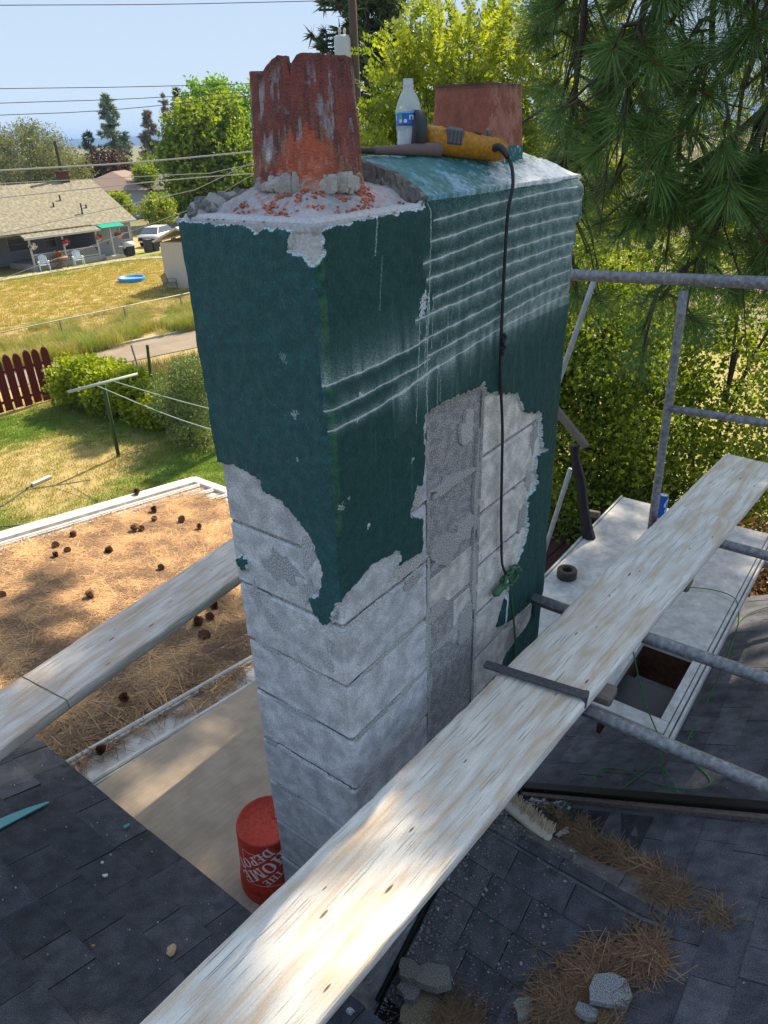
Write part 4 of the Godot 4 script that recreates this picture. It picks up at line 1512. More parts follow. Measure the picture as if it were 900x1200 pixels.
	window(h, V3(30.6, -0.05, -56.48), Vector2(0.9, 1.1), Vector3.BACK, glass, trim)
	for q in [[30.6, -54.7, 0.3], [31.6, -55.3, 0.4], [32.2, -53.6, 0.75], [33.0, -54.2, 0.25]]:
		mb = MB.new()
		var y: float = 1.12 + (-52.35 - q[1]) * 0.563
		mb.tube([V3(q[0], y - 0.1, q[1]), V3(q[0], y + q[2], q[1])], 0.06, 8)
		obj("vent_pipe", mb, dark, h)
	mb = MB.new()
	mb.box(V3(33.6, 4.1, -57.6), V3(0.8, 1.1, 0.6), Basis.IDENTITY, 0.02)
	mb.box(V3(33.6, 4.7, -57.6), V3(0.95, 0.14, 0.75), Basis.IDENTITY, 0.02)
	var chim := obj("brick_chimney", mb, mat("dark_brick", lin(0.16, 0.07, 0.05), 0.9, grain("roof_tabs", 0.05), 2.0), h)
	mb = MB.new()
	mb.tube([V3(33.6, 4.7, -57.6), V3(33.45, 6.9, -57.4)], 0.12, 10)
	obj("flue_pipe", mb, mat("rust_pipe", lin(0.07, 0.05, 0.045), 0.7), chim)
	# hanging baskets, chairs, table, grill and bins in front of it
	var petal := leaf_mat("petal", Color(0.6, 0.4, 0.4), 0.6)
	var bk := [[26.75, "white flowers in a hanging basket at the porch's left post", lin(0.8, 0.78, 0.7)], [29.3, "magenta flowers in a hanging basket over the porch railing", lin(0.62, 0.05, 0.16)], [32.1, "salmon flowers in a hanging basket beside the porch steps", lin(0.75, 0.22, 0.16)], [33.9, "pink flowers in a hanging basket right of the pale door", lin(0.72, 0.12, 0.22)]]
	for q in bk:
		var t := thing("hanging_basket", q[1], "hanging basket", V3(q[0], 0.0, -51.95), "flower baskets along the porch")
		mb = MB.new(true)
		mb.lathe([V(0.02, -0.02), V(0.16, 0.05), V(0.2, 0.16), V(0.19, 0.16)], 12, Transform3D(Basis.IDENTITY, V3(q[0], -0.05, -51.95)))
		obj("pot", mb, mat("pot_white", lin(0.55, 0.52, 0.46), 0.7), t)
		mb = MB.new()
		for s in 3:
			mb.tube([V3(q[0] + 0.18 * cos(s * 2.1), 0.1, -51.95 + 0.18 * sin(s * 2.1)), V3(q[0], 0.66, -51.95)], 0.008, 4)
		obj("hanger", mb, dark, t)
		mb = MB.new()
		for k in 130:
			var d := any_dir()
			var p := V3(q[0], 0.18, -51.95) + d * V3(0.34, 0.2, 0.3) * pow(rnd(0, 1), 0.5)
			mb.col = q[2] * rnd(0.7, 1.2) if rnd(0, 1) < 0.7 else lin(0.06, 0.14, 0.03)
			var b := basis_up(any_dir(), rnd(0, 6), 0.055)
			mb.quad(p + b * V3(-1, 0, -1), p + b * V3(1, 0, -1), p + b * V3(1, 0, 1), p + b * V3(-1, 0, 1))
		tag(obj("blossoms", mb, petal, t), "", "", "", "stuff")
	var chair := thing("garden_chair", "white plastic garden chair left of the wooden patio table", "chair", Vector3.ZERO, "white garden chairs on the lawn")
	var white := mat("white_plastic", lin(0.66, 0.72, 0.74), 0.45)
	mb = MB.new()
	for k in 5:
		mb.box(V3(0, 0.40 - k * 0.012, 0.22 - k * 0.1), V3(0.52, 0.02, 0.085), Basis(Vector3.RIGHT, 0.1), 0.008)
	obj("seat", mb, white, chair)
	mb = MB.new()
	for k in 5:
		var hh := 0.62 - 0.05 * absf(k - 2.0)
		mb.box(V3(-0.21 + k * 0.105, 0.38 + hh * 0.5, -0.32 - 0.12), V3(0.09, hh, 0.02), Basis(Vector3.RIGHT, -0.4), 0.008)
	obj("backrest", mb, white, chair)
	for s in [-1, 1]:
		mb = MB.new()
		mb.box(V3(s * 0.31, 0.58, -0.05), V3(0.09, 0.025, 0.62), Basis.IDENTITY, 0.008)
		obj("armrest", mb, white, chair)
		mb = MB.new()
		mb.box(V3(s * 0.29, 0.29, 0.2), V3(0.06, 0.58, 0.05), Basis(Vector3.RIGHT, -0.12), 0.008)
		obj("leg", mb, white, chair)
		mb = MB.new()
		mb.box(V3(s * 0.29, 0.28, -0.32), V3(0.06, 0.56, 0.05), Basis(Vector3.RIGHT, 0.25), 0.008)
		obj("leg", mb, white, chair)
	copy(chair, V3(29.6, GROUND, -51.2), -0.35, "white plastic garden chair right of the wooden patio table", 1.12)
	chair.position = V3(26.95, GROUND, -51.4)
	chair.rotation.y = -0.45
	chair.scale = Vector3.ONE * 1.12
	var wood := mat("raw_timber", lin(0.36, 0.20, 0.10), 0.8, gf, 2.0)
	var table := thing("patio_table", "round wooden patio table with crossed legs between the white chairs", "table", V3(28.35, GROUND, -51.6))
	mb = MB.new(true)
	mb.lathe([V(0.001, 0.70), V(0.62, 0.70), V(0.62, 0.75), V(0.001, 0.75)], 20, Transform3D(Basis.IDENTITY, V3(28.35, GROUND, -51.6)))
	obj("tabletop", mb, wood, table)
	for k in 4:
		var a := k * PI * 0.5 + 0.5
		mb = MB.new()
		mb.tube([V3(28.35 + 0.45 * cos(a), GROUND, -51.6 + 0.45 * sin(a)), V3(28.35 - 0.3 * cos(a), GROUND + 0.7, -51.6 - 0.3 * sin(a))], 0.04, 6)
		obj("leg", mb, wood, table)
	var pl := thing("potted_plant", "autumn coloured potted plant standing on the patio table", "plant", V3(28.35, GROUND + 0.75, -51.6))
	mb = MB.new()
	for k in 90:
		var p := V3(28.35, GROUND + 1.0, -51.6) + any_dir() * V3(0.3, 0.25, 0.3) * pow(rnd(0, 1), 0.5)
		mb.col = lin(0.32, 0.16, 0.04) * rnd(0.6, 1.3)
		var b := basis_up(any_dir(), rnd(0, 6), 0.06)
		mb.quad(p + b * V3(-1, 0, -1), p + b * V3(1, 0, -1), p + b * V3(1, 0, 1), p + b * V3(-1, 0, 1))
	tag(obj("leaves", mb, petal, pl), "", "", "", "stuff")
	var grill := thing("gas_grill", "black gas grill with silver lid beside the pale door", "grill", V3(34.5, GROUND, -51.8))
	mb = MB.new()
	mb.box(V3(34.5, GROUND + 0.4, -51.8), V3(0.75, 0.7, 0.5), Basis.IDENTITY, 0.02)
	obj("cabinet", mb, mat("black_paint", lin(0.025, 0.025, 0.025), 0.5), grill)
	mb = MB.new(true)
	mb.lathe([V(0.001, -0.45), V(0.25, -0.45), V(0.25, 0.45), V(0.001, 0.45)], 16, Transform3D(Basis(Vector3.BACK, PI * 0.5), V3(34.5, GROUND + 0.86, -51.8)))
	obj("lid", mb, mat("steel", lin(0.5, 0.5, 0.5), 0.3), grill)
	for s in [-1, 1]:
		mb = MB.new()
		mb.box(V3(34.5 + s * 0.62, GROUND + 0.82, -51.8), V3(0.42, 0.04, 0.42), Basis.IDENTITY, 0.01)
		obj("side_shelf", mb, mats["steel"], grill)
	for q in [[36.6, "black wheeled rubbish bin nearer the corner of the grey house"], [37.3, "black wheeled rubbish bin on the street side of its twin"]]:
		var t := thing("wheelie_bin", q[1], "rubbish bin", V3(q[0], GROUND, -52.2), "bins at the corner of the grey house")
		mb = MB.new()
		mb.box(V3(q[0], GROUND + 0.5, -52.2), V3(0.5, 0.95, 0.55), Basis.IDENTITY, 0.03)
		obj("bin", mb, mat("bin_plastic", lin(0.04, 0.045, 0.055), 0.5), t)
		mb = MB.new()
		mb.box(V3(q[0], GROUND + 1.01, -52.2), V3(0.56, 0.07, 0.62), Basis(Vector3.RIGHT, 0.06), 0.02)
		obj("lid", mb, mats["bin_plastic"], t)
	# white car behind the bins
	var car := thing("parked_car", "white car parked on the drive beyond the grey house", "car", V3(40.2, GROUND, -55.6))
	var cb := Basis(Vector3.UP, 0.45)
	var cc := V3(40.2, GROUND, -55.6)
	mb = MB.new(true)
	var sections := [[-2.2, 0.55, 0.85, 0.7], [-2.1, 0.42, 0.98, 0.82], [-0.9, 0.38, 1.05, 0.88], [-0.85, 0.38, 1.06, 0.88], [1.3, 0.38, 1.06, 0.88], [2.0, 0.42, 1.0, 0.82], [2.15, 0.55, 0.85, 0.7]]
	for i in sections.size() - 1:
		var a: Array = sections[i]
		var b: Array = sections[i + 1]
		var ra := [V3(a[0], a[1], -a[3]), V3(a[0], a[2], -a[3] * 0.94), V3(a[0], a[2], a[3] * 0.94), V3(a[0], a[1], a[3])]
		var rb := [V3(b[0], b[1], -b[3]), V3(b[0], b[2], -b[3] * 0.94), V3(b[0], b[2], b[3] * 0.94), V3(b[0], b[1], b[3])]
		for k in 4:
			mb.face([cc + cb * ra[k], cc + cb * rb[k], cc + cb * rb[(k + 1) % 4], cc + cb * ra[(k + 1) % 4]], cc + cb * V3((a[0] + b[0]) * 0.5, 0.7, 0))
	obj("body", mb, mat("car_white", lin(0.75, 0.74, 0.72), 0.3), car)
	mb = MB.new()
	mb.face([cc + cb * V3(-0.9, 1.52, -0.66), cc + cb * V3(1.0, 1.52, -0.66), cc + cb * V3(1.0, 1.52, 0.66), cc + cb * V3(-0.9, 1.52, 0.66)], cc)
	for s in [-1, 1]:
		mb.face([cc + cb * V3(-0.9, 1.52, s * 0.66), cc + cb * V3(-0.75, 1.52, s * 0.66), cc + cb * V3(-1.3, 1.05, s * 0.82), cc + cb * V3(-1.5, 1.05, s * 0.82)], cc + V3(0, 1, 0))
	obj("car_roof", mb, mats["car_white"], car)
	mb = MB.new()
	mb.face([cc + cb * V3(-0.9, 1.5, -0.66), cc + cb * V3(-0.9, 1.5, 0.66), cc + cb * V3(-1.5, 1.05, 0.8), cc + cb * V3(-1.5, 1.05, -0.8)], cc)
	mb.face([cc + cb * V3(1.0, 1.5, -0.66), cc + cb * V3(1.0, 1.5, 0.66), cc + cb * V3(1.7, 1.05, 0.8), cc + cb * V3(1.7, 1.05, -0.8)], cc)
	for s in [-1, 1]:
		mb.face([cc + cb * V3(-0.9, 1.5, s * 0.66), cc + cb * V3(1.0, 1.5, s * 0.66), cc + cb * V3(1.7, 1.05, s * 0.81), cc + cb * V3(-1.5, 1.05, s * 0.81)], cc + V3(0, 1, 0))
	obj("windows", mb, glass, car)
	for q in [[-1.35, -0.82], [-1.35, 0.82], [1.35, -0.82], [1.35, 0.82]]:
		mb = MB.new(true)
		mb.lathe([V(0.001, -0.1), V(0.30, -0.1), V(0.32, 0.0), V(0.30, 0.1), V(0.001, 0.1)], 18, Transform3D(cb * Basis(Vector3.RIGHT, PI * 0.5), cc + cb * V3(q[0], 0.32, q[1])))
		obj("wheel", mb, mat("tyre", lin(0.02, 0.02, 0.02), 0.8), car)
	# little shed whose corner shows beside the chimney
	var sh := thing("cream_shed", "cream garden shed with a pale roof seen beside the chimney", "shed", V3(29.0, GROUND, -36.5))
	mb = MB.new()
	mb.box(V3(29.3, -0.15, -36.6), V3(4.2, 2.7, 2.8), Basis(Vector3.UP, 0.35))
	obj("wall", mb, mat("cream_board", lin(0.58, 0.54, 0.46), 0.85, grain("siding", 0.02, 3, 0.85, 1.05), V3(3.0, 0.1, 3.0)), sh)
	mb = MB.new()
	var sb := Basis(Vector3.UP, 0.35)
	for s in [-1, 1]:
		mb.box(V3(29.3, 1.65, -36.6) + sb * V3(0, 0, s * 0.85), V3(4.7, 0.1, 1.95), sb * Basis(Vector3.RIGHT, s * 0.42), 0.01)
	obj("roof", mb, mat("pale_roof", lin(0.8, 0.76, 0.68), 0.8, gf, 1.0), sh)
	# the house beyond the street
	var h2 := thing("blue_grey_house", "blue grey house with brown hip roof half hidden by maple", "house", V3(57, GROUND, -82))
	mb = MB.new()
	var hb := Basis(Vector3.UP, 0.62)
	var hc := V3(57.2, GROUND, -84.5)
	mb.box(hc + V3(0, 1.6, 0), V3(11, 3.2, 9), hb)
	mb.box(hc + hb * V3(-0.5, 1.6, 5.2), V3(4.6, 3.2, 3.0), hb)
	obj("wall", mb, mat("blue_siding", lin(0.32, 0.35, 0.44), 0.8), h2)
	mb = MB.new()
	var e := 3.15
	var r0 := hc + hb * V3(-2.2, 5.1, 0)
	var r1 := hc + hb * V3(2.2, 5.1, 0)
	var cs := [hc + hb * V3(-6.1, e, -5.1), hc + hb * V3(6.1, e, -5.1), hc + hb * V3(6.1, e, 5.1), hc + hb * V3(-6.1, e, 5.1)]
	mb.face([cs[0], cs[1], r1, r0], hc)
	mb.face([cs[2], cs[3], r0, r1], hc)
	mb.face([cs[1], cs[2], r1], hc)
	mb.face([cs[3], cs[0], r0], hc)
	obj("roof", mb, mat("brown_shingle", lin(0.34, 0.25, 0.20), 0.9, grain("roof_tabs", 0.05), 1.0), h2)
	mb = MB.new()
	var g0 := hc + hb * V3(-0.5, 4.6, 7.0)
	var g1 := hc + hb * V3(-0.5, 4.6, 1.0)
	for s in [-1, 1]:
		mb.face([g0, g1, hc + hb * V3(-0.5 + s * 3.0, 3.0, 1.0), hc + hb * V3(-0.5 + s * 3.0, 3.0, 7.0)], hc)
	mb.face([g0, hc + hb * V3(-3.5, 3.0, 7.0), hc + hb * V3(2.5, 3.0, 7.0)], hc)
	obj("gable_roof", mb, mat("olive_shingle", lin(0.30, 0.29, 0.22), 0.9, grain("roof_tabs", 0.05), 1.0), h2)
	window(h2, hc + hb * V3(-1.3, 1.7, 6.72), Vector2(1.1, 1.5), hb * Vector3.BACK, glass, trim)
	window(h2, hc + hb * V3(0.6, 1.7, 6.72), Vector2(0.8, 1.8), hb * Vector3.BACK, glass, trim)
	window(h2, hc + hb * V3(-4.2, 1.7, 4.52), Vector2(1.2, 1.3), hb * Vector3.BACK, glass, trim)


# --- trees and hedges ------------------------------------------------------------------------------------------------------

# sprays of leaves for crowns, each about 1 long along +y
func pinnate() -> ArrayMesh:
	var mb := MB.new()
	mb.tube([V3(0, 0, 0), V3(0, 0.5, 0.03), V3(0, 1, -0.05)], 0.008, 3, false)
	for i in 8:
		for s in [-1.0, 1.0]:
			var b := V3(0, 0.16 + i * 0.11, 0.03 * sin(i * 0.5))
			var d := V3(s * 0.9, 0.42, rnd(-.25, .25)).normalized() * rnd(0.18, 0.24)
			var w := V3(-s * 0.2, 0.45, rnd(-.3, .3)).normalized() * 0.055
			mb.col = Color.WHITE * rnd(0.8, 1.15)
			mb.quad(b, b + d * 0.5 - w, b + d, b + d * 0.5 + w)
	return mb.done()


func broad(n: int, leaf: float, wide: float, fold := 0.3) -> ArrayMesh:
	var mb := MB.new()
	for i in n:
		var c := any_dir() * pow(rnd(0, 1), 0.4) * 0.5
		var b := basis_up((any_dir() + V3(0, 0.9, 0)), rnd(0, TAU), leaf * rnd(0.7, 1.2))
		mb.col = Color.WHITE * rnd(0.8, 1.15)
		var t := V3(0, 0, 1.0)
		var l := V3(-wide, fold * 0.5, 0.42)
		var r := V3(wide, fold * 0.5, 0.42)
		mb.tri(c, c + b * l, c + b * t)
		mb.tri(c, c + b * t, c + b * r)
	return mb.done()


func spiky(n: int, wide: float) -> ArrayMesh:
	var mb := MB.new()
	for i in n:
		var d := (any_dir() + V3(0, 0.5, 0)).normalized() * rnd(0.35, 0.62)
		var s := d.cross(any_dir()).normalized() * wide
		mb.col = Color.WHITE * rnd(0.7, 1.15)
		mb.tri(-s, s, d)
	return mb.done()


# blobs: [centre, radius, sprays, (squash)]
func crown(parent: Node, shape: Mesh, m: Material, blobs: Array, size: float, tints: Array, gaps := -0.2, gap_size := 0.8, droop := 0.0, called := "crown") -> void:
	var xf := []
	var cols := []
	for b in blobs:
		var sq: float = b[3] if b.size() > 3 else 0.85
		for i in int(b[2]):
			var d := any_dir()
			var p: Vector3 = b[0] + d * V3(1, sq, 1) * float(b[1]) * pow(rnd(0, 1), 0.42)
			if noise3.get_noise_3dv(p * gap_size) < gaps:
				continue
			var up := d * 0.8 + any_dir() * 0.8 + V3(0, 0.25 - droop, 0)
			xf.append(Transform3D(basis_up(up, rnd(0, TAU), size * rnd(0.7, 1.3)), p))
			var k := clampf(0.5 + 0.9 * noise3.get_noise_3dv(p * gap_size * 1.7 + V3(9, 9, 9)) + rnd(-.3, .3), 0, 1)
			cols.append((tints[0] as Color).lerp(tints[1], k))
	multi(called, shape, m, xf, cols, parent)


func limbs(parent: Node, base: Vector3, top: Vector3, r: float, ends: Array, m: Material) -> void:
	var mb := MB.new(true)
	var pts := []
	var rad := []
	for i in 7:
		var t := i / 6.0
		pts.append(base.lerp(top, t) + V3(noise3.get_noise_2d(base.x * 3, t * 3), 0, noise3.get_noise_2d(base.z * 3 + 9, t * 3)) * r * 2.5)
		rad.append(r * (1.0 - 0.7 * t))
	mb.tube(pts, rad, 8)
	for e in ends:
		var t := rnd(0.3, 0.85)
		var a := base.lerp(top, t)
		var c: Vector3 = a.lerp(e, 0.5) + V3(0, 0.12 * a.distance_to(e), 0)
		mb.tube(curve([a, c, e], 6), [r * 0.4, r * 0.35, r * 0.3, r * 0.25, r * 0.2, r * 0.14, r * 0.08], 6)
	obj("trunk", mb, m, parent)


func tree(called: String, label: String, group: String, base: Vector3, top: Vector3, r: float, blobs: Array, shape: Mesh, m: Material, size: float, tints: Array, gaps := -0.2, gap_size := 0.8, bark: Material = null, droop := 0.0) -> Node3D:
	var t := thing(called, label, "tree", base, group)
	var ends := []
	for b in blobs:
		ends.append(b[0])
	limbs(t, base, top, r, ends, bark if bark else mats["bark"])
	crown(t, shape, m, blobs, size, tints, gaps, gap_size, droop)
	return t


func conifer(label: String, base: Vector3, height: float, wide: float, n: int, tints: Array, shape: Mesh, m: Material, size: float, group := "", ragged := 0.35, bare := 0.12) -> void:
	var t := thing("conifer", label, "tree", base, group)
	var mb := MB.new(true)
	mb.tube([base, base + V3(0, height * 0.5, 0), base + V3(0, height, 0)], [height * 0.018, height * 0.012, 0.03], 7)
	obj("trunk", mb, mats["bark"], t)
	var xf := []
	var cols := []
	var lim := MB.new()
	var tiers := int(height * 1.5)
	for k in tiers:
		var h := (k + rnd(0, 0.6)) / tiers
		var y := height * (bare + (1.0 - bare) * h)
		for q in 7:
			if rnd(0, 1) < ragged * 0.6:
				continue
			var a := rnd(0, TAU)
			var r := (wide * pow(1.0 - h, 0.8) + 0.35) * rnd(0.45, 1.15)
			var from := base + V3(0, y, 0)
			var out := V3(cos(a), rnd(-0.28, 0.12), sin(a))
			lim.tube([from, from + out * r], 0.05, 3, false)
			var per := maxi(2, int(n / (tiers * 7.0) * (0.4 + 1.2 * (1.0 - h))))
			for j in per:
				var p := from + out * r * rnd(0.25, 1.0) + any_dir() * 0.25
				xf.append(Transform3D(basis_up(out + V3(0, 0.3, 0) + any_dir() * 0.5, rnd(0, TAU), size * rnd(0.4, 0.95)), p))
				cols.append((tints[0] as Color).lerp(tints[1], clampf(rnd(0, 1) + 0.5 * noise3.get_noise_3dv(p), 0, 1)))
	obj("branches", lim, mats["bark"], t)
	multi("crown", shape, m, xf, cols, t)


func trees() -> void:
	var bark := mat("bark", lin(0.09, 0.07, 0.055), 0.95, grain("bark_fine", 0.05, 5, 0.5, 1.2), V3(2.5, 0.6, 2.5), 1.2, grain("bark_fine", 0.05))
	var leaf := leaf_mat("leaf", Color(0.95, 1.0, 0.5))
	var leaf_dull := leaf_mat("leaf_dull", Color(0.7, 0.75, 0.45))
	var needle := leaf_mat("needle_far", Color(0.2, 0.3, 0.1), 0.7)
	var spray := pinnate()
	var round_leaf := broad(11, 0.16, 0.34)
	var small_leaf := broad(14, 0.13, 0.3)
	var slim := broad(12, 0.24, 0.13)
	var cluster := broad(16, 0.3, 0.36)
	var spike := spiky(18, 0.06)
	# yellow green locust behind the chimney top
	var ly := [lin(0.14, 0.20, 0.025), lin(0.52, 0.54, 0.11)]
	tree("locust_tree", "bright yellow green feathery tree behind the two flues", "", V3(10.4, GROUND, -5.9), V3(10.4, 6.8, -5.9), 0.16, [
		[V3(9.75, 7.0, -6.3), 0.95, 300], [V3(9.2, 6.2, -6.3), 0.8, 260], [V3(9.1, 6.75, -6.4), 0.55, 110], [V3(10.48, 7.1, -5.94), 1.3, 460], [V3(11.33, 7.0, -5.46), 1.4, 480], [V3(11.79, 7.85, -6.58), 0.9, 160], [V3(11.56, 6.0, -5.02), 1.4, 480], [V3(9.94, 6.1, -5.91), 1.2, 420], [V3(10.52, 5.1, -4.76), 1.3, 420], [V3(12.44, 7.5, -5.2), 1.2, 260], [V3(10.33, 7.75, -7.01), 0.6, 90], [V3(9.7, 5.0, -5.7), 1.1, 320], [V3(9.8, 3.9, -5.2), 1.2, 280]], spray, leaf, 0.42, ly, -0.16, 0.9, null, 0.15)
	# paler growth right of it, seen through the pine
	tree("locust_tree", "pale yellow green tree filling the gap behind the hanging pine", "", V3(14.8, GROUND, -4.0), V3(14.8, 5.5, -4.0), 0.18, [
		[V3(13.68, 4.0, -4.73), 1.9, 420], [V3(15.09, 4.2, -3.83), 2.1, 460], [V3(15.40, 4.1, -2.53), 2.1, 460], [V3(14.69, 5.7, -5.32), 1.9, 420], [V3(12.51, 4.9, -5.21), 1.4, 300], [V3(16.19, 5.95, -4.07), 2.0, 320], [V3(16.8, 5.7, -2.6), 1.8, 260], [V3(14.2, 2.4, -4.2), 1.9, 300]], spray, leaf, 0.5, ly, -0.05, 0.6, null, 0.15)
	# small leaved trees beside the scaffold
	var dg := [lin(0.05, 0.105, 0.018), lin(0.38, 0.44, 0.06)]
	tree("maple_tree", "small leaved green tree right behind the scaffold post", "", V3(6.4, GROUND, -1.8), V3(6.4, 4.6, -1.8), 0.07, [
		[V3(6.11, 4.33, -1.77), 0.9, 480], [V3(6.42, 3.84, -1.36), 0.9, 500], [V3(6.32, 3.24, -1.95), 0.9, 560], [V3(6.73, 4.57, -1.76), 0.8, 360], [V3(6.28, 4.03, -2.22), 0.75, 380], [V3(6.2, 3.5, -2.5), 0.75, 400], [V3(6.6, 5.1, -1.9), 0.7, 240], [V3(6.9, 3.2, -1.2), 0.9, 480], [V3(7.2, 4.0, -1.6), 0.9, 420]], round_leaf, leaf, 0.36, dg, -0.12, 1.5)
	tree("maple_tree", "green tree with open leaf layers at the far plank end", "", V3(7.5, GROUND, -0.6), V3(7.5, 4.4, -0.6), 0.07, [
		[V3(7.40, 3.98, -0.66), 0.95, 380, 0.5], [V3(7.18, 3.13, -0.17), 0.9, 420, 0.5], [V3(7.44, 2.67, -0.72), 0.95, 520, 0.6], [V3(7.88, 4.38, -1.34), 0.85, 320, 0.6], [V3(8.53, 4.23, -0.59), 0.9, 300, 0.5], [V3(7.9, 2.3, 0.1), 0.9, 460, 0.6], [V3(8.3, 3.4, 0.0), 0.9, 320, 0.5], [V3(8.4, 4.9, -0.9), 0.8, 240, 0.6], [V3(7.9, 4.9, -0.2), 0.7, 200, 0.6]], round_leaf, leaf, 0.36, dg, -0.03, 1.5)
	var sh := thing("shrub", "dark green shrub crowding the eave below the scaffold braces", "shrub", V3(7.0, GROUND, -1.5))
	limbs(sh, V3(7.0, GROUND, -1.5), V3(7.0, 1.8, -1.5), 0.06, [V3(6.45, 2.43, -1.81), V3(7.14, 2.54, -1.66), V3(7.15, 2.22, -1.08)], bark)
	crown(sh, round_leaf, leaf, [[V3(6.45, 2.43, -1.81), 0.8, 420], [V3(7.14, 2.54, -1.66), 0.8, 420], [V3(7.15, 2.22, -1.08), 0.75, 380], [V3(6.48, 2.17, -2.26), 0.8, 380], [V3(7.80, 2.12, -0.41), 0.8, 380], [V3(6.45, 1.9, -1.13), 0.8, 340], [V3(6.9, 1.2, -1.4), 1.1, 420]], 0.36, [lin(0.045, 0.095, 0.018), lin(0.24, 0.32, 0.05)], -0.25, 1.6)
	var dry := thing("dry_bush", "reddish brown dry bush past the white board's far right corner", "bush", V3(4.7, GROUND, 0.5))
	limbs(dry, V3(4.7, GROUND, 0.5), V3(4.7, 2.8, 0.5), 0.05, [V3(4.4, 3.0, 0.45), V3(4.9, 3.0, 0.8), V3(5.1, 3.1, 0.3)], bark)
	crown(dry, round_leaf, leaf_dull, [[V3(4.45, 2.85, 0.45), 0.5, 260], [V3(4.8, 2.8, 0.8), 0.55, 280], [V3(5.1, 3.0, 0.35), 0.5, 240], [V3(4.7, 2.2, 0.5), 0.7, 280]], 0.3, [lin(0.09, 0.05, 0.025), lin(0.26, 0.13, 0.05)], -0.3, 1.6)
	# dark spruce behind the flue
	conifer("tall dark spruce standing behind the utility pole", V3(25.6, GROUND, -19.8), 17.5, 3.3, 2600, [lin(0.04, 0.065, 0.035), lin(0.13, 0.18, 0.08)], spike, needle, 1.25, "", 0.28, 0.2)
	# round maple and its brighter neighbour down the street
	tree("maple_tree", "big round green maple beside the blue grey house", "", V3(57.5, GROUND, -68.5), V3(57.0, 7, -68.5), 0.3, [
		[V3(57.2, 5.31, -67.6), 4.4, 520], [V3(56.4, 7.85, -68.2), 3.4, 360], [V3(56.6, 2.6, -68.0), 4.0, 440], [V3(59.8, 8.4, -67.9), 3.4, 340], [V3(59.2, 4.37, -65.8), 4.2, 440], [V3(54.6, 2.4, -67.6), 2.8, 260], [V3(55.2, 5.5, -69.3), 2.8, 260], [V3(58.8, 1.82, -63.6), 4.0, 420], [V3(53.4, 0.2, -67.4), 1.8, 150]], cluster, leaf, 1.5, [lin(0.14, 0.22, 0.02), lin(0.38, 0.44, 0.05)], -0.16, 0.45)
	tree("poplar_tree", "taller bright green tree rising behind the round maple", "", V3(74.2, GROUND, -81.8), V3(74.2, 9, -81.8), 0.35, [
		[V3(73.47, 10.56, -82.60), 4.2, 300], [V3(74.60, 7.47, -81.57), 5.4, 380], [V3(72.00, 11.10, -83.89), 3.4, 200], [V3(75.68, 9.98, -80.57), 3.8, 240]], cluster, leaf, 1.5, [lin(0.14, 0.28, 0.03), lin(0.30, 0.46, 0.05)], -0.05, 0.5)
	# grey green willows behind the grey house
	var ol := [lin(0.20, 0.22, 0.10), lin(0.40, 0.39, 0.20)]
	var wl := [["grey green olive tree at the left edge behind the grey house", V3(49.8, GROUND, -98.4), [[V3(49.86, 4.92, -98.24), 5, 500], [V3(50.30, 3.0, -96.28), 4, 380], [V3(50.0, 7.0, -100.0), 3, 220]]], ["grey green olive tree, the tallest of the row", V3(53.2, GROUND, -97.3), [[V3(52.99, 5.0, -97.10), 5, 520], [V3(55.2, 6.3, -97.98), 3.8, 320], [V3(54.6, 8.0, -98.2), 2.2, 130]]], ["grey green olive tree sloping down towards the brick chimney", V3(55.2, GROUND, -93.8), [[V3(54.44, 3.9, -93.98), 4.4, 440], [V3(55.9, 2.9, -93.20), 3, 260]]]]
	for q in wl:
		tree("olive_tree", q[0], "grey green trees behind the grey house", q[1], q[1] + V3(0, 6, 0), 0.3, q[2], slim, leaf_dull, 1.5, ol, -0.2, 0.5)
	# conifers against the sky
	conifer("tall dark green pine standing alone on the skyline", V3(83.5, GROUND, -123.0), 15.8, 4.6, 1300, [lin(0.14, 0.19, 0.11), lin(0.40, 0.44, 0.27)], spike, needle, 1.9, "", 0.3)
	conifer("short dark pine left of the tall one on the skyline", V3(80.0, GROUND, -125.2), 10.4, 3.4, 600, [lin(0.06, 0.10, 0.05), lin(0.18, 0.22, 0.12)], spike, needle, 1.8, "", 0.3)
	conifer("thin brownish spruce left of the round maple", V3(100.6, GROUND, -135.3), 14.0, 3.4, 1300, [lin(0.18, 0.165, 0.11), lin(0.38, 0.33, 0.22)], spike, needle, 1.8, "", 0.25, 0.05)
	conifer("tall bare pinkish larch just left of the round maple", V3(103.6, GROUND, -133.0), 16.6, 2.2, 420, [lin(0.24, 0.19, 0.15), lin(0.42, 0.33, 0.28)], spike, needle, 1.6, "", 0.1, 0.1)
	conifer("dark fir tip behind the left side of the maple", V3(80.7, GROUND, -100.0), 15.4, 3.0, 900, [lin(0.025, 0.05, 0.03), lin(0.07, 0.10, 0.05)], spike, needle, 1.7, "", 0.3)
	tree("plum_tree", "dull reddish plum tree beyond the brown roof", "", V3(67.6, GROUND, -104), V3(67.6, 4, -104), 0.2, [[V3(67.01, 3.3, -103.84), 3, 260], [V3(68.93, 3.6, -103.77), 3, 260], [V3(65.91, 2.8, -104.55), 2.5, 200]], cluster, leaf_dull, 1.3, [lin(0.09, 0.05, 0.045), lin(0.18, 0.11, 0.09)], -0.2, 0.5)
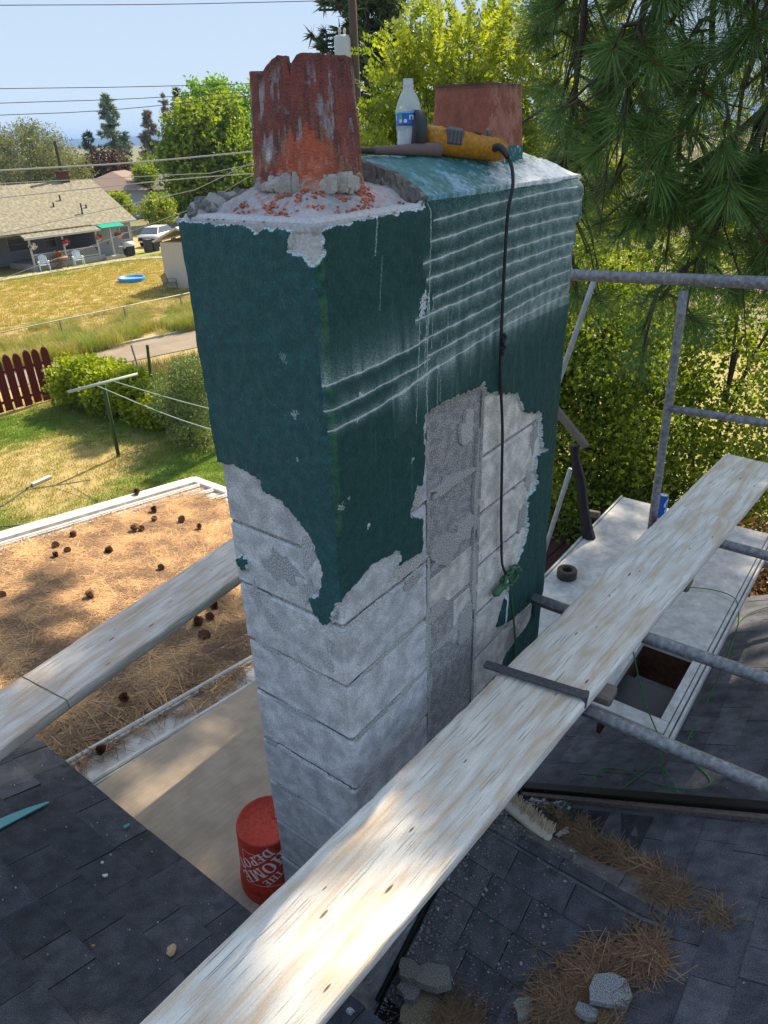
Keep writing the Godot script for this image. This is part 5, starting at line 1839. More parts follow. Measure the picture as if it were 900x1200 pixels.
	for q in [[V3(76.0, 2.4, -112.0), 3.2, "low green tree on the skyline below the tall pine"], [V3(83.0, 2.3, -112.5), 3.2, "low green tree on the skyline left of the brownish spruce"], [V3(70.0, 2.0, -120.0), 3.4, "low green tree on the skyline near the brick chimney"], [V3(92, 2.4, -108), 3.6, "low green tree on the skyline behind the round maple"]]:
		var c: Vector3 = q[0]
		tree("round_tree", q[2], "low trees along the skyline", V3(c.x, GROUND, c.z), c, 0.2, [[c, q[1], 260, 0.8], [c + V3(2.2, -1.0, -1.5), q[1] * 0.8, 180], [c + V3(-2.4, -1.2, 1.5), q[1] * 0.8, 180]], cluster, leaf, 1.4, [lin(0.10, 0.16, 0.03), lin(0.26, 0.32, 0.07)], -0.25, 0.5)
	for q in [[V3(57.0, 3.2, -79.0), 1.5, "yellow green bush in front of the brown roof"], [V3(46.6, 0.6, -63.4), 1.9, "green bush between the grey house and the street"], [V3(42.6, 1.2, -64.2), 1.6, "green bush behind the grey house's right corner"]]:
		var t := thing("bush", q[2], "bush", V3(q[0].x, GROUND, q[0].z))
		limbs(t, V3(q[0].x, GROUND, q[0].z), q[0], 0.08, [], bark)
		crown(t, cluster, leaf, [[q[0], q[1], 220]], 0.8, [lin(0.16, 0.24, 0.03), lin(0.44, 0.48, 0.06)], -0.3, 0.8)
	# hedge along the alley: three clipped bushes and a loose one by the chimney
	var hedge_leaf := broad(12, 0.24, 0.4)
	var hy := [lin(0.16, 0.24, 0.02), lin(0.56, 0.58, 0.06)]
	var hb := [["yellow topped hedge bush next to the red fence", V3(11.2, GROUND, -21.7), [[V3(11.25, -0.65, -21.6), 1.05, 520, 0.85], [V3(11.3, -0.3, -20.9), 0.75, 260, 0.7]]], ["yellow topped hedge bush in the middle behind the washing line", V3(11.4, GROUND, -19.9), [[V3(11.45, -0.65, -19.9), 1.05, 520, 0.85], [V3(11.5, -0.55, -19.1), 0.8, 300, 0.8]]], ["yellow topped hedge bush nearest the green post", V3(11.5, GROUND, -18.2), [[V3(11.55, -0.85, -18.3), 0.85, 380, 0.8], [V3(11.45, -0.9, -17.5), 0.7, 260, 0.8]]]]
	for q in hb:
		var t := thing("hedge_bush", q[0], "bush", q[1], "clipped hedge bushes by the lawn")
		limbs(t, q[1], q[1] + V3(0, 0.8, 0), 0.06, [q[1] + V3(0.4, 0.9, 0.3), q[1] + V3(-0.4, 0.9, -0.3), q[1] + V3(0.2, 0.9, -0.5)], bark)
		crown(t, hedge_leaf, leaf, q[2], 0.5, hy, -0.45, 1.4)
	var lo := thing("lilac_bush", "loose grey green bush at the hedge's end beside the chimney", "bush", V3(11.3, GROUND, -16.0))
	limbs(lo, V3(11.3, GROUND, -16.0), V3(11.4, 0.3, -16.0), 0.06, [V3(11.6, 0.6, -15.6), V3(11.0, 0.2, -16.4), V3(11.7, 0.2, -16.6)], bark)
	crown(lo, small_leaf, leaf_dull, [[V3(11.3, -0.2, -16.0), 1.1, 460], [V3(11.5, 0.5, -15.6), 0.7, 200], [V3(11.2, -0.9, -15.4), 0.9, 300], [V3(11.7, -0.6, -16.7), 0.8, 220]], 0.6, [lin(0.12, 0.18, 0.06), lin(0.30, 0.36, 0.13)], -0.25, 1.2)


# one shoot of a long needled pine: a brown bud with needles bursting forward from it
func shoot(n: int, wide: float) -> ArrayMesh:
	var mb := MB.new()
	mb.col = lin(0.16, 0.075, 0.03)
	mb.tube([V3(0, -0.5, 0), V3(0, 0.0, 0), V3(0, 0.12, 0), V3(0, 0.17, 0)], [0.028, 0.035, 0.04, 0.008], 6)
	for i in n:
		var a := i * 2.39996
		var t := pow(rnd(0, 1), 0.8)
		var b := V3(0, -0.30 + 0.40 * t, 0)
		var o := V3(cos(a), 0, sin(a))
		var open := lerpf(1.1, 0.35, t) * rnd(0.7, 1.3)
		var l := rnd(0.75, 1.1)
		var d := (o * open + V3(0, rnd(0.3, 0.9), 0)).normalized() * l
		var s := d.cross(V3(rnd(-1, 1), rnd(-1, 1), rnd(-1, 1))).normalized() * wide
		var mid := b + d * 0.55 + V3(0, 0.03, 0)
		mb.col = lin(0.06, 0.14, 0.03).lerp(lin(0.20, 0.31, 0.09), pow(rnd(0, 1), 1.2))
		mb.quad(b - s * 0.7, b + s * 0.7, mid + s, mid - s)
		mb.tri(mid - s, mid + s, b + d)
	return mb.done()


func pine() -> void:
	var bark: Material = mats["bark"]
	var t := thing("ponderosa_pine", "large long needled pine whose boughs hang over the roof at right", "tree", V3(7.2, GROUND, 2.6))
	var mb := MB.new(true)
	mb.tube([V3(7.2, GROUND, 2.6), V3(7.25, 4, 2.5), V3(7.1, 9, 2.3), V3(7.0, 14, 2.2), V3(7.0, 18, 2.2)], [0.34, 0.28, 0.22, 0.13, 0.04], 14)
	obj("trunk", mb, bark, t)
	# boughs in sight, from the trunk out to the hanging ends
	var boughs := [
		[[V3(7.1, 8.6, 2.3), V3(5.0, 8.5, 1.0), V3(3.6, 7.3, 0.35), V3(3.04, 6.58, 0.15), V3(2.93, 6.33, 0.13), V3(2.80, 6.10, 0.09), V3(2.66, 5.92, 0.03), V3(2.5, 5.80, -0.08)], 0.055, 5],
		[[V3(7.1, 9.4, 2.2), V3(5.2, 9.2, 0.2), V3(3.7, 8.1, -0.7), V3(3.09, 7.22, -0.83), V3(3.03, 6.85, -0.80), V3(3.03, 6.5, -0.84), V3(3.02, 6.12, -0.83), V3(3.02, 5.8, -0.74)], 0.05, 5],
		[[V3(5.2, 9.2, 0.2), V3(3.5, 8.3, -0.2), V3(2.72, 7.3, -0.33), V3(2.57, 6.85, -0.34), V3(2.56, 6.6, -0.36), V3(2.5, 6.44, -0.30)], 0.035, 4],
		[[V3(5.0, 8.5, 1.0), V3(3.6, 8.0, 0.2), V3(2.9, 7.15, -0.12), V3(2.86, 6.8, -0.10), V3(2.75, 6.6, -0.16), V3(2.75, 6.38, -0.15)], 0.035, 4],
		[[V3(5.0, 8.5, 1.0), V3(3.4, 8.2, 0.6), V3(2.6, 7.2, 0.18), V3(2.55, 6.85, 0.17), V3(2.5, 6.62, 0.14)], 0.03, 4],
		[[V3(5.2, 9.2, 0.2), V3(4.2, 8.6, -0.9), V3(3.5, 7.5, -1.05), V3(3.4, 6.9, -1.0), V3(3.45, 6.3, -0.95)], 0.035, 4],
		[[V3(3.6, 7.3, 0.35), V3(3.3, 6.6, 0.35), V3(3.15, 6.2, 0.34), V3(3.0, 5.9, 0.36)], 0.025, 3],
		[[V3(3.04, 6.58, 0.15), V3(2.85, 6.35, -0.05), V3(2.68, 6.22, -0.22)], 0.018, 3],
		[[V3(3.7, 8.1, -0.7), V3(3.3, 7.4, -0.45), V3(3.15, 7.0, -0.5), V3(3.1, 6.6, -0.55)], 0.025, 4]]
	var bm := MB.new(true)
	var xf := []
	var cols := []
	for q in boughs:
		var line := curve(q[0], 26)
		var rad := []
		for i in line.size():
			rad.append(lerpf(q[1], 0.010, float(i) / (line.size() - 1)))
		bm.tube(line, rad, 7)
		for i in range(9, line.size()):
			for s in q[2]:
				if rnd(0, 1) < 0.06:
					continue
				var p: Vector3 = line[i]
				if p.x > 4.2 and rnd(0, 1) < 0.4:
					continue
				var d := (any_dir() * V3(1, 0.6, 1) + V3(-0.2, -0.55, 0.05)).normalized()
				var l := rnd(0.10, 0.34)
				var e := p + d * l + V3(0, -0.25 * l, 0)
				if e.x < 2.34:
					e.x = 2.34 + rnd(0, .1)
				if rnd(0, 1) < 0.75:
					bm.tube([p, p + d * l * 0.55, e], [0.009, 0.007, 0.006], 4, false)
				var aim := (e - p).normalized() + V3(0, -0.1, 0) + any_dir() * 0.35
				xf.append(Transform3D(basis_up(aim, rnd(0, TAU), rnd(0.15, 0.22)), e))
				cols.append(Color.WHITE * rnd(0.7, 1.15))
	# thin dead twigs that hang among them
	for k in 70:
		var q: Array = boughs[rng.randi() % boughs.size()][0]
		var p: Vector3 = q[q.size() - 2].lerp(q[q.size() - 3], rnd(0, 1))
		var e := p + V3(rnd(-.3, .3), -rnd(0.1, 0.7), rnd(-.3, .3))
		bm.tube([p, p.lerp(e, 0.5) + any_dir() * 0.05, e], [0.006, 0.005, 0.002], 4, false)
	obj("boughs", bm, bark, t)
	var needle := leaf_mat("pine_needle", Color(0.35, 0.5, 0.15), 0.45)
	var sht := shoot(150, 0.006)
	multi("needles", sht, needle, xf, cols, t)
	# the rest of the crown, above the picture: it is what shades the roof
	var hi := []
	var hc := []
	var bigger := shoot(80, 0.02)
	var ub := MB.new(true)
	for k in 13:
		var y := rnd(9.5, 16.5)
		var a := rnd(0, TAU)
		var reach := (1.0 - (y - 8.0) / 11.0) * rnd(3.0, 4.6) + 0.6
		var base := V3(7.1, y, 2.3)
		var out := V3(cos(a), -0.12, sin(a))
		var e := base + out * reach
		var line := curve([base, base + out * reach * 0.5 + V3(0, 0.25, 0), e], 8)
		ub.tube(line, [0.06, 0.055, 0.05, 0.045, 0.04, 0.034, 0.028, 0.02, 0.01], 5, false)
		for i in range(2, 9):
			for s in 6:
				var p: Vector3 = line[i] + any_dir() * V3(0.55, 0.3, 0.55) * rnd(0.3, 1)
				if p.y < 8.4 + (p.x - 3.0) * 0.15 and p.x < 6:
					continue
				hi.append(Transform3D(basis_up(out + any_dir() * 0.7 + V3(0, .2, 0), rnd(0, TAU), rnd(0.26, 0.40)), p))
				hc.append(Color.WHITE * rnd(0.7, 1.15))
	obj("upper_boughs", ub, bark, t)
	multi("upper_needles", bigger, needle, hi, hc, t)
	# a second pine farther off, out of the picture: its top stands between the sun and the roof
	var t2 := thing("ponderosa_pine", "tall pine beyond the right edge whose top shades the roof", "tree", V3(11.6, GROUND, 1.2))
	var tb := MB.new(true)
	tb.tube([V3(11.6, GROUND, 1.2), V3(11.5, 8, 1.0), V3(11.3, 14, 0.2), V3(11.2, 18, -0.2)], [0.3, 0.22, 0.14, 0.04], 12)
	obj("trunk", tb, bark, t2)
	var xs := []
	var cs := []
	var lb := MB.new(true)
	var across := V3(-0.721, 0.693, 0.0)
	for k in 46:
		var a := rnd(0, TAU)
		var r := sqrt(rnd(0, 1))
		var c := V3(10.7, 14.75, -1.45) + across * (cos(a) * r * 2.4) + V3(0, 0, sin(a) * r * 2.15) + SUN * rnd(-0.9, 0.9)
		var base := V3(11.35, clampf(c.y - 0.3, 11.5, 17.0), 0.1)
		var line := curve([base, base.lerp(c, 0.5) + V3(0, 0.25, 0), c], 8)
		lb.tube(line, [0.05, 0.045, 0.04, 0.036, 0.03, 0.026, 0.02, 0.015, 0.01], 5, false)
		for s in 11:
			var p := c + any_dir() * V3(0.6, 0.45, 0.6) * rnd(0.2, 1)
			xs.append(Transform3D(basis_up(any_dir() + V3(-.3, .3, 0), rnd(0, TAU), rnd(0.28, 0.40)), p))
			cs.append(Color.WHITE * rnd(0.7, 1.15))
	# and thinner ends of it over the low roof: place, spread, number of clumps
	for q in [[V3(0.5, 3.65, -2.15), 0.55, 9], [V3(0.0, 4.8, -1.25), 0.5, 7], [V3(0.3, 3.6, -3.05), 0.28, 4], [V3(1.2, 3.5, -2.0), 0.4, 5], [V3(0.9, 3.6, -3.6), 0.15, 1]]:
		for k in int(q[2]):
			var c: Vector3 = q[0] + SUN * 14.3 + (across * rnd(-1, 1) + V3(0, 0, rnd(-1, 1))) * float(q[1])
			var base := V3(11.35, clampf(c.y - 0.3, 11.5, 17.0), 0.1)
			lb.tube(curve([base, base.lerp(c, 0.5) + V3(0, 0.25, 0), c], 8), [0.04, 0.036, 0.032, 0.028, 0.024, 0.02, 0.016, 0.012, 0.008], 5, false)
			for s in 6:
				xs.append(Transform3D(basis_up(any_dir() + V3(-.3, .3, 0), rnd(0, TAU), rnd(0.22, 0.32)), c + any_dir() * 0.28 * rnd(0.2, 1)))
				cs.append(Color.WHITE * rnd(0.7, 1.15))
	obj("boughs", lb, bark, t2)
	multi("needles", bigger, needle, xs, cs, t2)


# --- the yard ---------------------------------------------------------------------------------------------------------------

func yard_things() -> void:
	var gf := grain("ground_fine", 0.06, 5, 0.55, 1.1)
	var red := mat("red_stain", lin(0.15, 0.022, 0.018), 0.75, grain("siding", 0.02, 3, 0.85, 1.05), V3(6, 0.4, 6), 0.1, grain("siding", 0.02))
	var fence := thing("picket_fence", "dark red picket fence with rounded tops at the lawn's end", "fence", V3(9.5, GROUND, -23.2))
	for k in 16:
		var x := 11.15 - k * 0.335
		var mb := MB.new()
		var o := PackedVector2Array([V(-0.135, 0), V(0.135, 0), V(0.135, -1.62), V(0.11, -1.72), V(0.06, -1.79), V(0, -1.82), V(-0.06, -1.79), V(-0.11, -1.72), V(-0.135, -1.62)])
		mb.plate(o, V3(x, GROUND + 0.05 + rnd(-.03, .03), -23.25 - 0.02 * k + rnd(-.01, .01)), 0.022, Basis(Vector3.RIGHT, Vector3.BACK, Vector3.DOWN) * Basis(Vector3.UP, rnd(-.02, .02)))
		obj("picket", mb, red, fence)
	for y in [0.35, 1.35]:
		var mb := MB.new()
		mb.box(V3(8.6, GROUND + y, -23.46), V3(5.4, 0.09, 0.05), Basis(Vector3.UP, -0.06), 0.005)
		obj("rail", mb, red, fence)
	# washing line post
	var green := mat("green_post", lin(0.05, 0.10, 0.03), 0.7, gf, 2.0)
	var pole := mat("white_pipe", lin(0.56, 0.62, 0.56), 0.5, gf, 2.0)
	var w := thing("washing_line", "green T shaped washing line post with white crossbar on the lawn", "washing line", V3(9.2, GROUND, -16.7))
	var mb := MB.new(true)
	mb.tube([V3(9.2, GROUND, -16.71), V3(9.23, 0.66, -16.7)], 0.055, 10)
	obj("post", mb, green, w)
	mb = MB.new(true)
	mb.tube([V3(8.40, 0.60, -17.15), V3(10.03, 0.83, -16.2)], 0.04, 10)
	obj("crossbar", mb, pole, w)
	for q in [[V3(9.05, 0.67, -16.77), V3(9.0, 0.40, -12.0), V3(8.9, 1.0, -6.0)], [V3(9.45, 0.72, -16.55), V3(9.1, 0.88, -12.0), V3(9.0, 1.2, -6.0)]]:
		mb = MB.new(true)
		mb.tube(curve(q, 12), 0.012, 5)
		obj("line", mb, pole, w)
	# wire fences along the alley
	var steel := mat("grey_steel", lin(0.22, 0.23, 0.22), 0.6)
	var wf := thing("wire_fence", "thin wire fence with pale top rail along the weeds", "fence", V3(17, GROUND, -31.2))
	for k in 9:
		var x := 9.6 + k * 3.4
		mb = MB.new()
		mb.tube([V3(x, GROUND, -31.9 + (x - 9.6) * 0.05), V3(x, -0.72, -31.9 + (x - 9.6) * 0.05)], 0.03, 6)
		obj("post", mb, steel, wf)
	mb = MB.new(true)
	mb.tube([V3(6, -0.72, -32.1), V3(38, -0.68, -30.5)], 0.028, 6)
	obj("top_rail", mb, mat("pale_rail", lin(0.5, 0.5, 0.46), 0.6), wf)
	for k in 3:
		mb = MB.new()
		mb.tube([V3(6, -1.0 - k * 0.2, -32.1), V3(38, -0.96 - k * 0.2, -30.5)], 0.008, 4)
		obj("wire", mb, steel, wf)
	for q in [[V3(11.7, GROUND, -18.3), V3(11.85, 0.95, -18.2), 0.045, "tall green steel post sticking up out of the hedge"], [V3(14.1, GROUND, -22.3), V3(14.0, -0.1, -22.4), 0.035, "thin leaning steel post beside the alley behind the hedge"]]:
		mb = MB.new()
		mb.tube([q[0], q[1]], q[2], 6)
		tag(obj("steel_post", mb, green if q[2] > 0.04 else steel, self), q[3], "post")
	# stray white length of trim with a dark hose on the grass
	mb = MB.new()
	mb.box(V3(6.98, GROUND + 0.05, -16.98), V3(0.58, 0.07, 0.12), Basis(Vector3.UP, 0.12), 0.01)
	tag(obj("trim_piece", mb, mat("white_trim", lin(0.66, 0.64, 0.62)), self), "short white piece of trim left lying on the lawn", "trim")
	mb = MB.new(true)
	mb.tube(curve([V3(6.7, GROUND + 0.03, -17.0), V3(5.7, GROUND + 0.03, -16.5), V3(4.9, GROUND + 0.03, -16.3), V3(4.9, GROUND + 0.03, -15.6), V3(5.6, GROUND + 0.03, -14.8), V3(6.4, GROUND + 0.03, -14.2), V3(7.2, GROUND + 0.03, -13.2)], 30), 0.02, 6)
	tag(obj("hose", mb, mat("hose", lin(0.09, 0.10, 0.08), 0.6), self), "thin dark hose curving over the lawn from the white trim", "hose")
	# paddling pool and glider in the neighbour's yard
	var pool := thing("paddling_pool", "round blue paddling pool on the yellow grass", "pool", V3(27.4, GROUND, -41.6))
	mb = MB.new(true)
	mb.lathe([V(0.001, 0.02), V(0.72, 0.02), V(0.78, 0.26), V(0.84, 0.28), V(0.88, 0.24), V(0.80, 0.0)], 28, Transform3D(Basis.IDENTITY, V3(27.4, GROUND, -41.6)))
	obj("basin", mb, mat("pool_blue", lin(0.04, 0.26, 0.66), 0.4), pool)
	mb = MB.new(true)
	mb.lathe([V(0.001, 0.14), V(0.75, 0.14)], 28, Transform3D(Basis.IDENTITY, V3(27.4, GROUND, -41.6)))
	obj("water", mb, mat("pool_water", lin(0.25, 0.5, 0.65), 0.05), pool)
	var gl := thing("metal_bench", "weathered metal garden bench beside the cream shed", "bench", V3(26.4, GROUND, -36.3))
	var bb := Basis(Vector3.UP, 0.7)
	var bc := V3(26.4, GROUND, -36.3)
	var iron := mat("weathered_iron", lin(0.26, 0.24, 0.17), 0.7, gf, 3.0)
	for k in 6:
		mb = MB.new()
		mb.box(bc + bb * V3(-0.55 + k * 0.22, 0.72, -0.25), V3(0.13, 0.6, 0.02), bb * Basis(Vector3.RIGHT, -0.25), 0.006)
		obj("back_slat", mb, iron, gl)
	mb = MB.new()
	mb.box(bc + bb * V3(0, 0.42, 0.05), V3(1.3, 0.04, 0.52), bb, 0.01)
	obj("seat", mb, iron, gl)
	for s in [-1, 1]:
		mb = MB.new()
		mb.tube([bc + bb * V3(s * 0.66, 0, 0.3), bc + bb * V3(s * 0.66, 0.62, 0.28), bc + bb * V3(s * 0.66, 0.64, -0.2), bc + bb * V3(s * 0.66, 0, -0.34)], 0.025, 6)
		obj("leg", mb, iron, gl)
	var bt := thing("bird_table", "small pale table standing behind the metal bench", "table", V3(27.6, GROUND, -37.6))
	mb = MB.new()
	mb.box(V3(27.6, GROUND + 0.95, -37.6), V3(0.9, 0.05, 0.5), Basis(Vector3.UP, 0.4), 0.01)
	obj("tabletop", mb, mats["white_trim"], bt)
	for s in [-1, 1]:
		mb = MB.new()
		mb.box(V3(27.6 + s * 0.3, GROUND + 0.46, -37.6 - s * 0.12), V3(0.06, 0.92, 0.06))
		obj("leg", mb, mats["white_trim"], bt)
	# utility pole with its transformer
	var up := thing("utility_pole", "brown wooden utility pole with a pale transformer can", "pole", V3(19.3, GROUND, -15.3))
	mb = MB.new(true)
	mb.tube([V3(19.3, GROUND, -15.35), V3(19.15, 8.1, -15.27), V3(18.9, 12.6, -15.1)], [0.17, 0.13, 0.11], 10)
	obj("post", mb, mat("pole_wood", lin(0.13, 0.09, 0.065), 0.9, grain("bark_fine", 0.05), V3(4, 0.3, 4)), up)
	mb = MB.new(true)
	mb.lathe([V(0.001, -0.72), V(0.24, -0.72), V(0.26, -0.66), V(0.26, 0.62), V(0.20, 0.72), V(0.001, 0.74)], 18, Transform3D(Basis.IDENTITY, V3(18.86, 8.5, -15.5)))
	var can := obj("transformer", mb, mat("pale_enamel", lin(0.46, 0.47, 0.45), 0.5), up)
	for s in [-1, 1]:
		mb = MB.new(true)
		mb.lathe([V(0.001, 0), V(0.05, 0), V(0.03, 0.08), V(0.05, 0.12), V(0.03, 0.2), V(0.001, 0.22)], 8, Transform3D(Basis.IDENTITY, V3(18.86 + s * 0.12, 9.2, -15.5)))
		obj("insulator", mb, mats["pale_enamel"], can)
	# brown board shed down beyond the eave
	var sh := thing("board_shed", "low dark red brown shed roof below the scaffold braces", "shed", V3(5.2, GROUND, -1.9))
	mb = MB.new()
	mb.box(V3(5.2, 0.35, -1.9), V3(2.6, 3.7, 2.2))
	obj("wall", mb, mat("shed_wall", lin(0.06, 0.03, 0.022), 0.9, gf, 2.0), sh)
	for k in 17:
		mb = MB.new()
		mb.col = Color.WHITE * rnd(0.7, 1.3)
		mb.box(V3(5.2, 2.24 + 0.012 * (k % 2), -2.95 + k * 0.13), V3(3.0, 0.025, 0.125), Basis(Vector3.BACK, -0.06), 0.004)
		obj("board", mb, mat("shed_board", lin(0.075, 0.033, 0.026), 0.9, gf, V3(1, 8, 8)), sh)


# --- scaffold ---------------------------------------------------------------------------------------------------------------

func wood_textures(w: int, h: int) -> Array:
	var n := FastNoiseLite.new()
	n.noise_type = FastNoiseLite.TYPE_SIMPLEX_SMOOTH
	n.seed = 71
	n.frequency = 0.012
	n.fractal_octaves = 3
	var im := n.get_image(w / 4, h / 2)
	im.resize(w, h, Image.INTERPOLATE_CUBIC)
	var warp := im.get_data()
	n.frequency = 0.16
	n.fractal_octaves = 4
	n.seed = 72
	im = n.get_image(w / 22, h)
	im.resize(w, h, Image.INTERPOLATE_CUBIC)
	var fibre := im.get_data()
	n.frequency = 0.35
	n.fractal_octaves = 2
	n.seed = 73
	im = n.get_image(w / 40, h)
	im.resize(w, h, Image.INTERPOLATE_CUBIC)
	var crack := im.get_data()
	n.frequency = 0.008
	n.fractal_octaves = 5
	n.seed = 74
	var blot := n.get_image(w, h).get_data()
	n.frequency = 0.3
	n.seed = 75
	n.fractal_octaves = 2
	var fine := n.get_image(w, h).get_data()
	var knots := []
	for k in 22:
		knots.append([rnd(0.02, 0.98) * w, rnd(0.08, 0.92) * h, rnd(4, 9)])
	var out := PackedByteArray()
	out.resize(w * h * 3)
	var bump := PackedByteArray()
	bump.resize(w * h)
	var near := []
	for x in w:
		var l := []
		for k in knots:
			if absf(x - k[0]) < 240:
				l.append(k)
		near.append(l)
	for y in h:
		for x in w:
			var i := y * w + x
			var ring := y * 0.10 + (warp[i] - 128) * 0.045
			var dark := 0.0
			for k in near[x]:
				var dx: float = (x - k[0]) / (k[2] * 4.5)
				var dy: float = (y - k[1]) / (k[2] * 1.3)
				var d2 := dx * dx + dy * dy
				if d2 < 6.0:
					ring += 4.5 * exp(-d2) * signf(dy)
					var ex: float = (x - k[0]) / (k[2] * 0.85)
					var ey: float = (y - k[1]) / (k[2] * 0.6)
					dark = maxf(dark, 1.0 - (ex * ex + ey * ey))
			var line := 0.5 + 0.5 * sin(ring)
			line = line * line * line
			var f := fibre[i] / 255.0
			var b := blot[i] / 255.0
			var fn := fine[i] / 255.0
			var v := 0.93 - 0.07 * line * (0.3 + 0.9 * b) + 0.11 * (f - 0.5) + 0.20 * (b - 0.5) + 0.12 * (fn - 0.5)
			var c := crack[i] / 255.0
			var ck := clampf((0.25 - c) * 9.0, 0, 1) * clampf((b - 0.42) * 5.0, 0, 1)
			v -= 0.48 * ck + 0.42 * clampf(dark * 1.5, 0, 1)
			var warm := clampf(line * 0.45 + 2.0 * dark + (0.47 - b) * 1.5, 0, 1)
			v = clampf(v, 0.08, 1.0)
			out[i * 3] = int(255 * clampf(v * (0.985 + 0.03 * warm), 0, 1))
			out[i * 3 + 1] = int(255 * v * (0.972 - 0.06 * warm))
			out[i * 3 + 2] = int(255 * v * (0.945 - 0.15 * warm))
			bump[i] = int(clampf(150 + 70 * (f - 0.5) - 40 * line - 150 * ck - 40 * clampf(dark, 0, 1) + 30 * (fn - 0.5), 0, 255))
	return [ImageTexture.create_from_image(Image.create_from_data(w, h, false, Image.FORMAT_RGB8, out)), ImageTexture.create_from_image(Image.create_from_data(w, h, false, Image.FORMAT_L8, bump))]


# a worn board from a to b (middle of its top), its corners rounded and nicked
func board(a: Vector3, b: Vector3, width: float, thick: float, u0: float, per_m: float, seed_at: float) -> MB:
	var mb := MB.new(true)
	var d := (b - a).normalized()
	var side := Vector3.UP.cross(d).normalized()
	var up := d.cross(side)
	var len := (b - a).length()
	var n := int(len / 0.04)
	var prof := [V(-0.5, -0.85), V(-0.5, -0.2), V(-0.488, -0.06), V(-0.47, -0.01), V(-0.3, 0), V(-0.1, 0), V(0.1, 0), V(0.3, 0), V(0.47, -0.01), V(0.488, -0.06), V(0.5, -0.2), V(0.5, -0.85), V(0.49, -1), V(-0.49, -1)]
	var vs := [-0.06, 0.0, 0.02, 0.05, 0.22, 0.41, 0.59, 0.78, 0.95, 0.98, 1.0, 1.06, 1.09, -0.09]
	var rings := []
	for i in n + 1:
		var t := float(i) / n
		var ring := []
		for k in prof.size():
			var q: Vector2 = prof[k]
			var wear := noise3.get_noise_3d(t * len * 3.5 + seed_at, q.x * 3, q.y * 2) * 0.007
			var nick := maxf(0.0, noise3.get_noise_2d(t * len * 6 + seed_at, q.x * 4) - 0.22) * 0.014 if absf(q.x) > 0.45 and q.y > -0.3 else 0.0
			ring.append(a + d * (t * len + (noise3.get_noise_2d(q.x * 5, seed_at) * 0.004 if i == n or i == 0 else 0.0)) + side * (q.x * width - signf(q.x) * (nick + absf(wear) * 0.6)) + up * (q.y * thick + wear * 0.35 - nick * 0.6))
		rings.append(ring)
	var m := prof.size()
	for i in n:
		for k in m:
			var k2 := (k + 1) % m
			var ua := u0 + i * len / n * per_m
			var ub := u0 + (i + 1) * len / n * per_m
			var va: float = vs[k]
			var vb: float = vs[k2]
			mb.quad(rings[i][k], rings[i][k2], rings[i + 1][k2], rings[i + 1][k], Vector2(ua, va), Vector2(ua, vb), Vector2(ub, vb), Vector2(ub, va))
	mb.st.set_smooth_group(-1)
	for e in [0, n]:
		var c := Vector3.ZERO
		for p in rings[e]:
			c += p / float(m)
		for k in m:
			var p0: Vector3 = rings[e][k]
			var p1: Vector3 = rings[e][(k + 1) % m]
			if e == 0:
				mb.tri(c, p1, p0, V(0.3, 0.3), V(0.32, 0.3), V(0.32, 0.33))
			else:
				mb.tri(c, p0, p1, V(0.3, 0.3), V(0.32, 0.3), V(0.32, 0.33))
	return mb


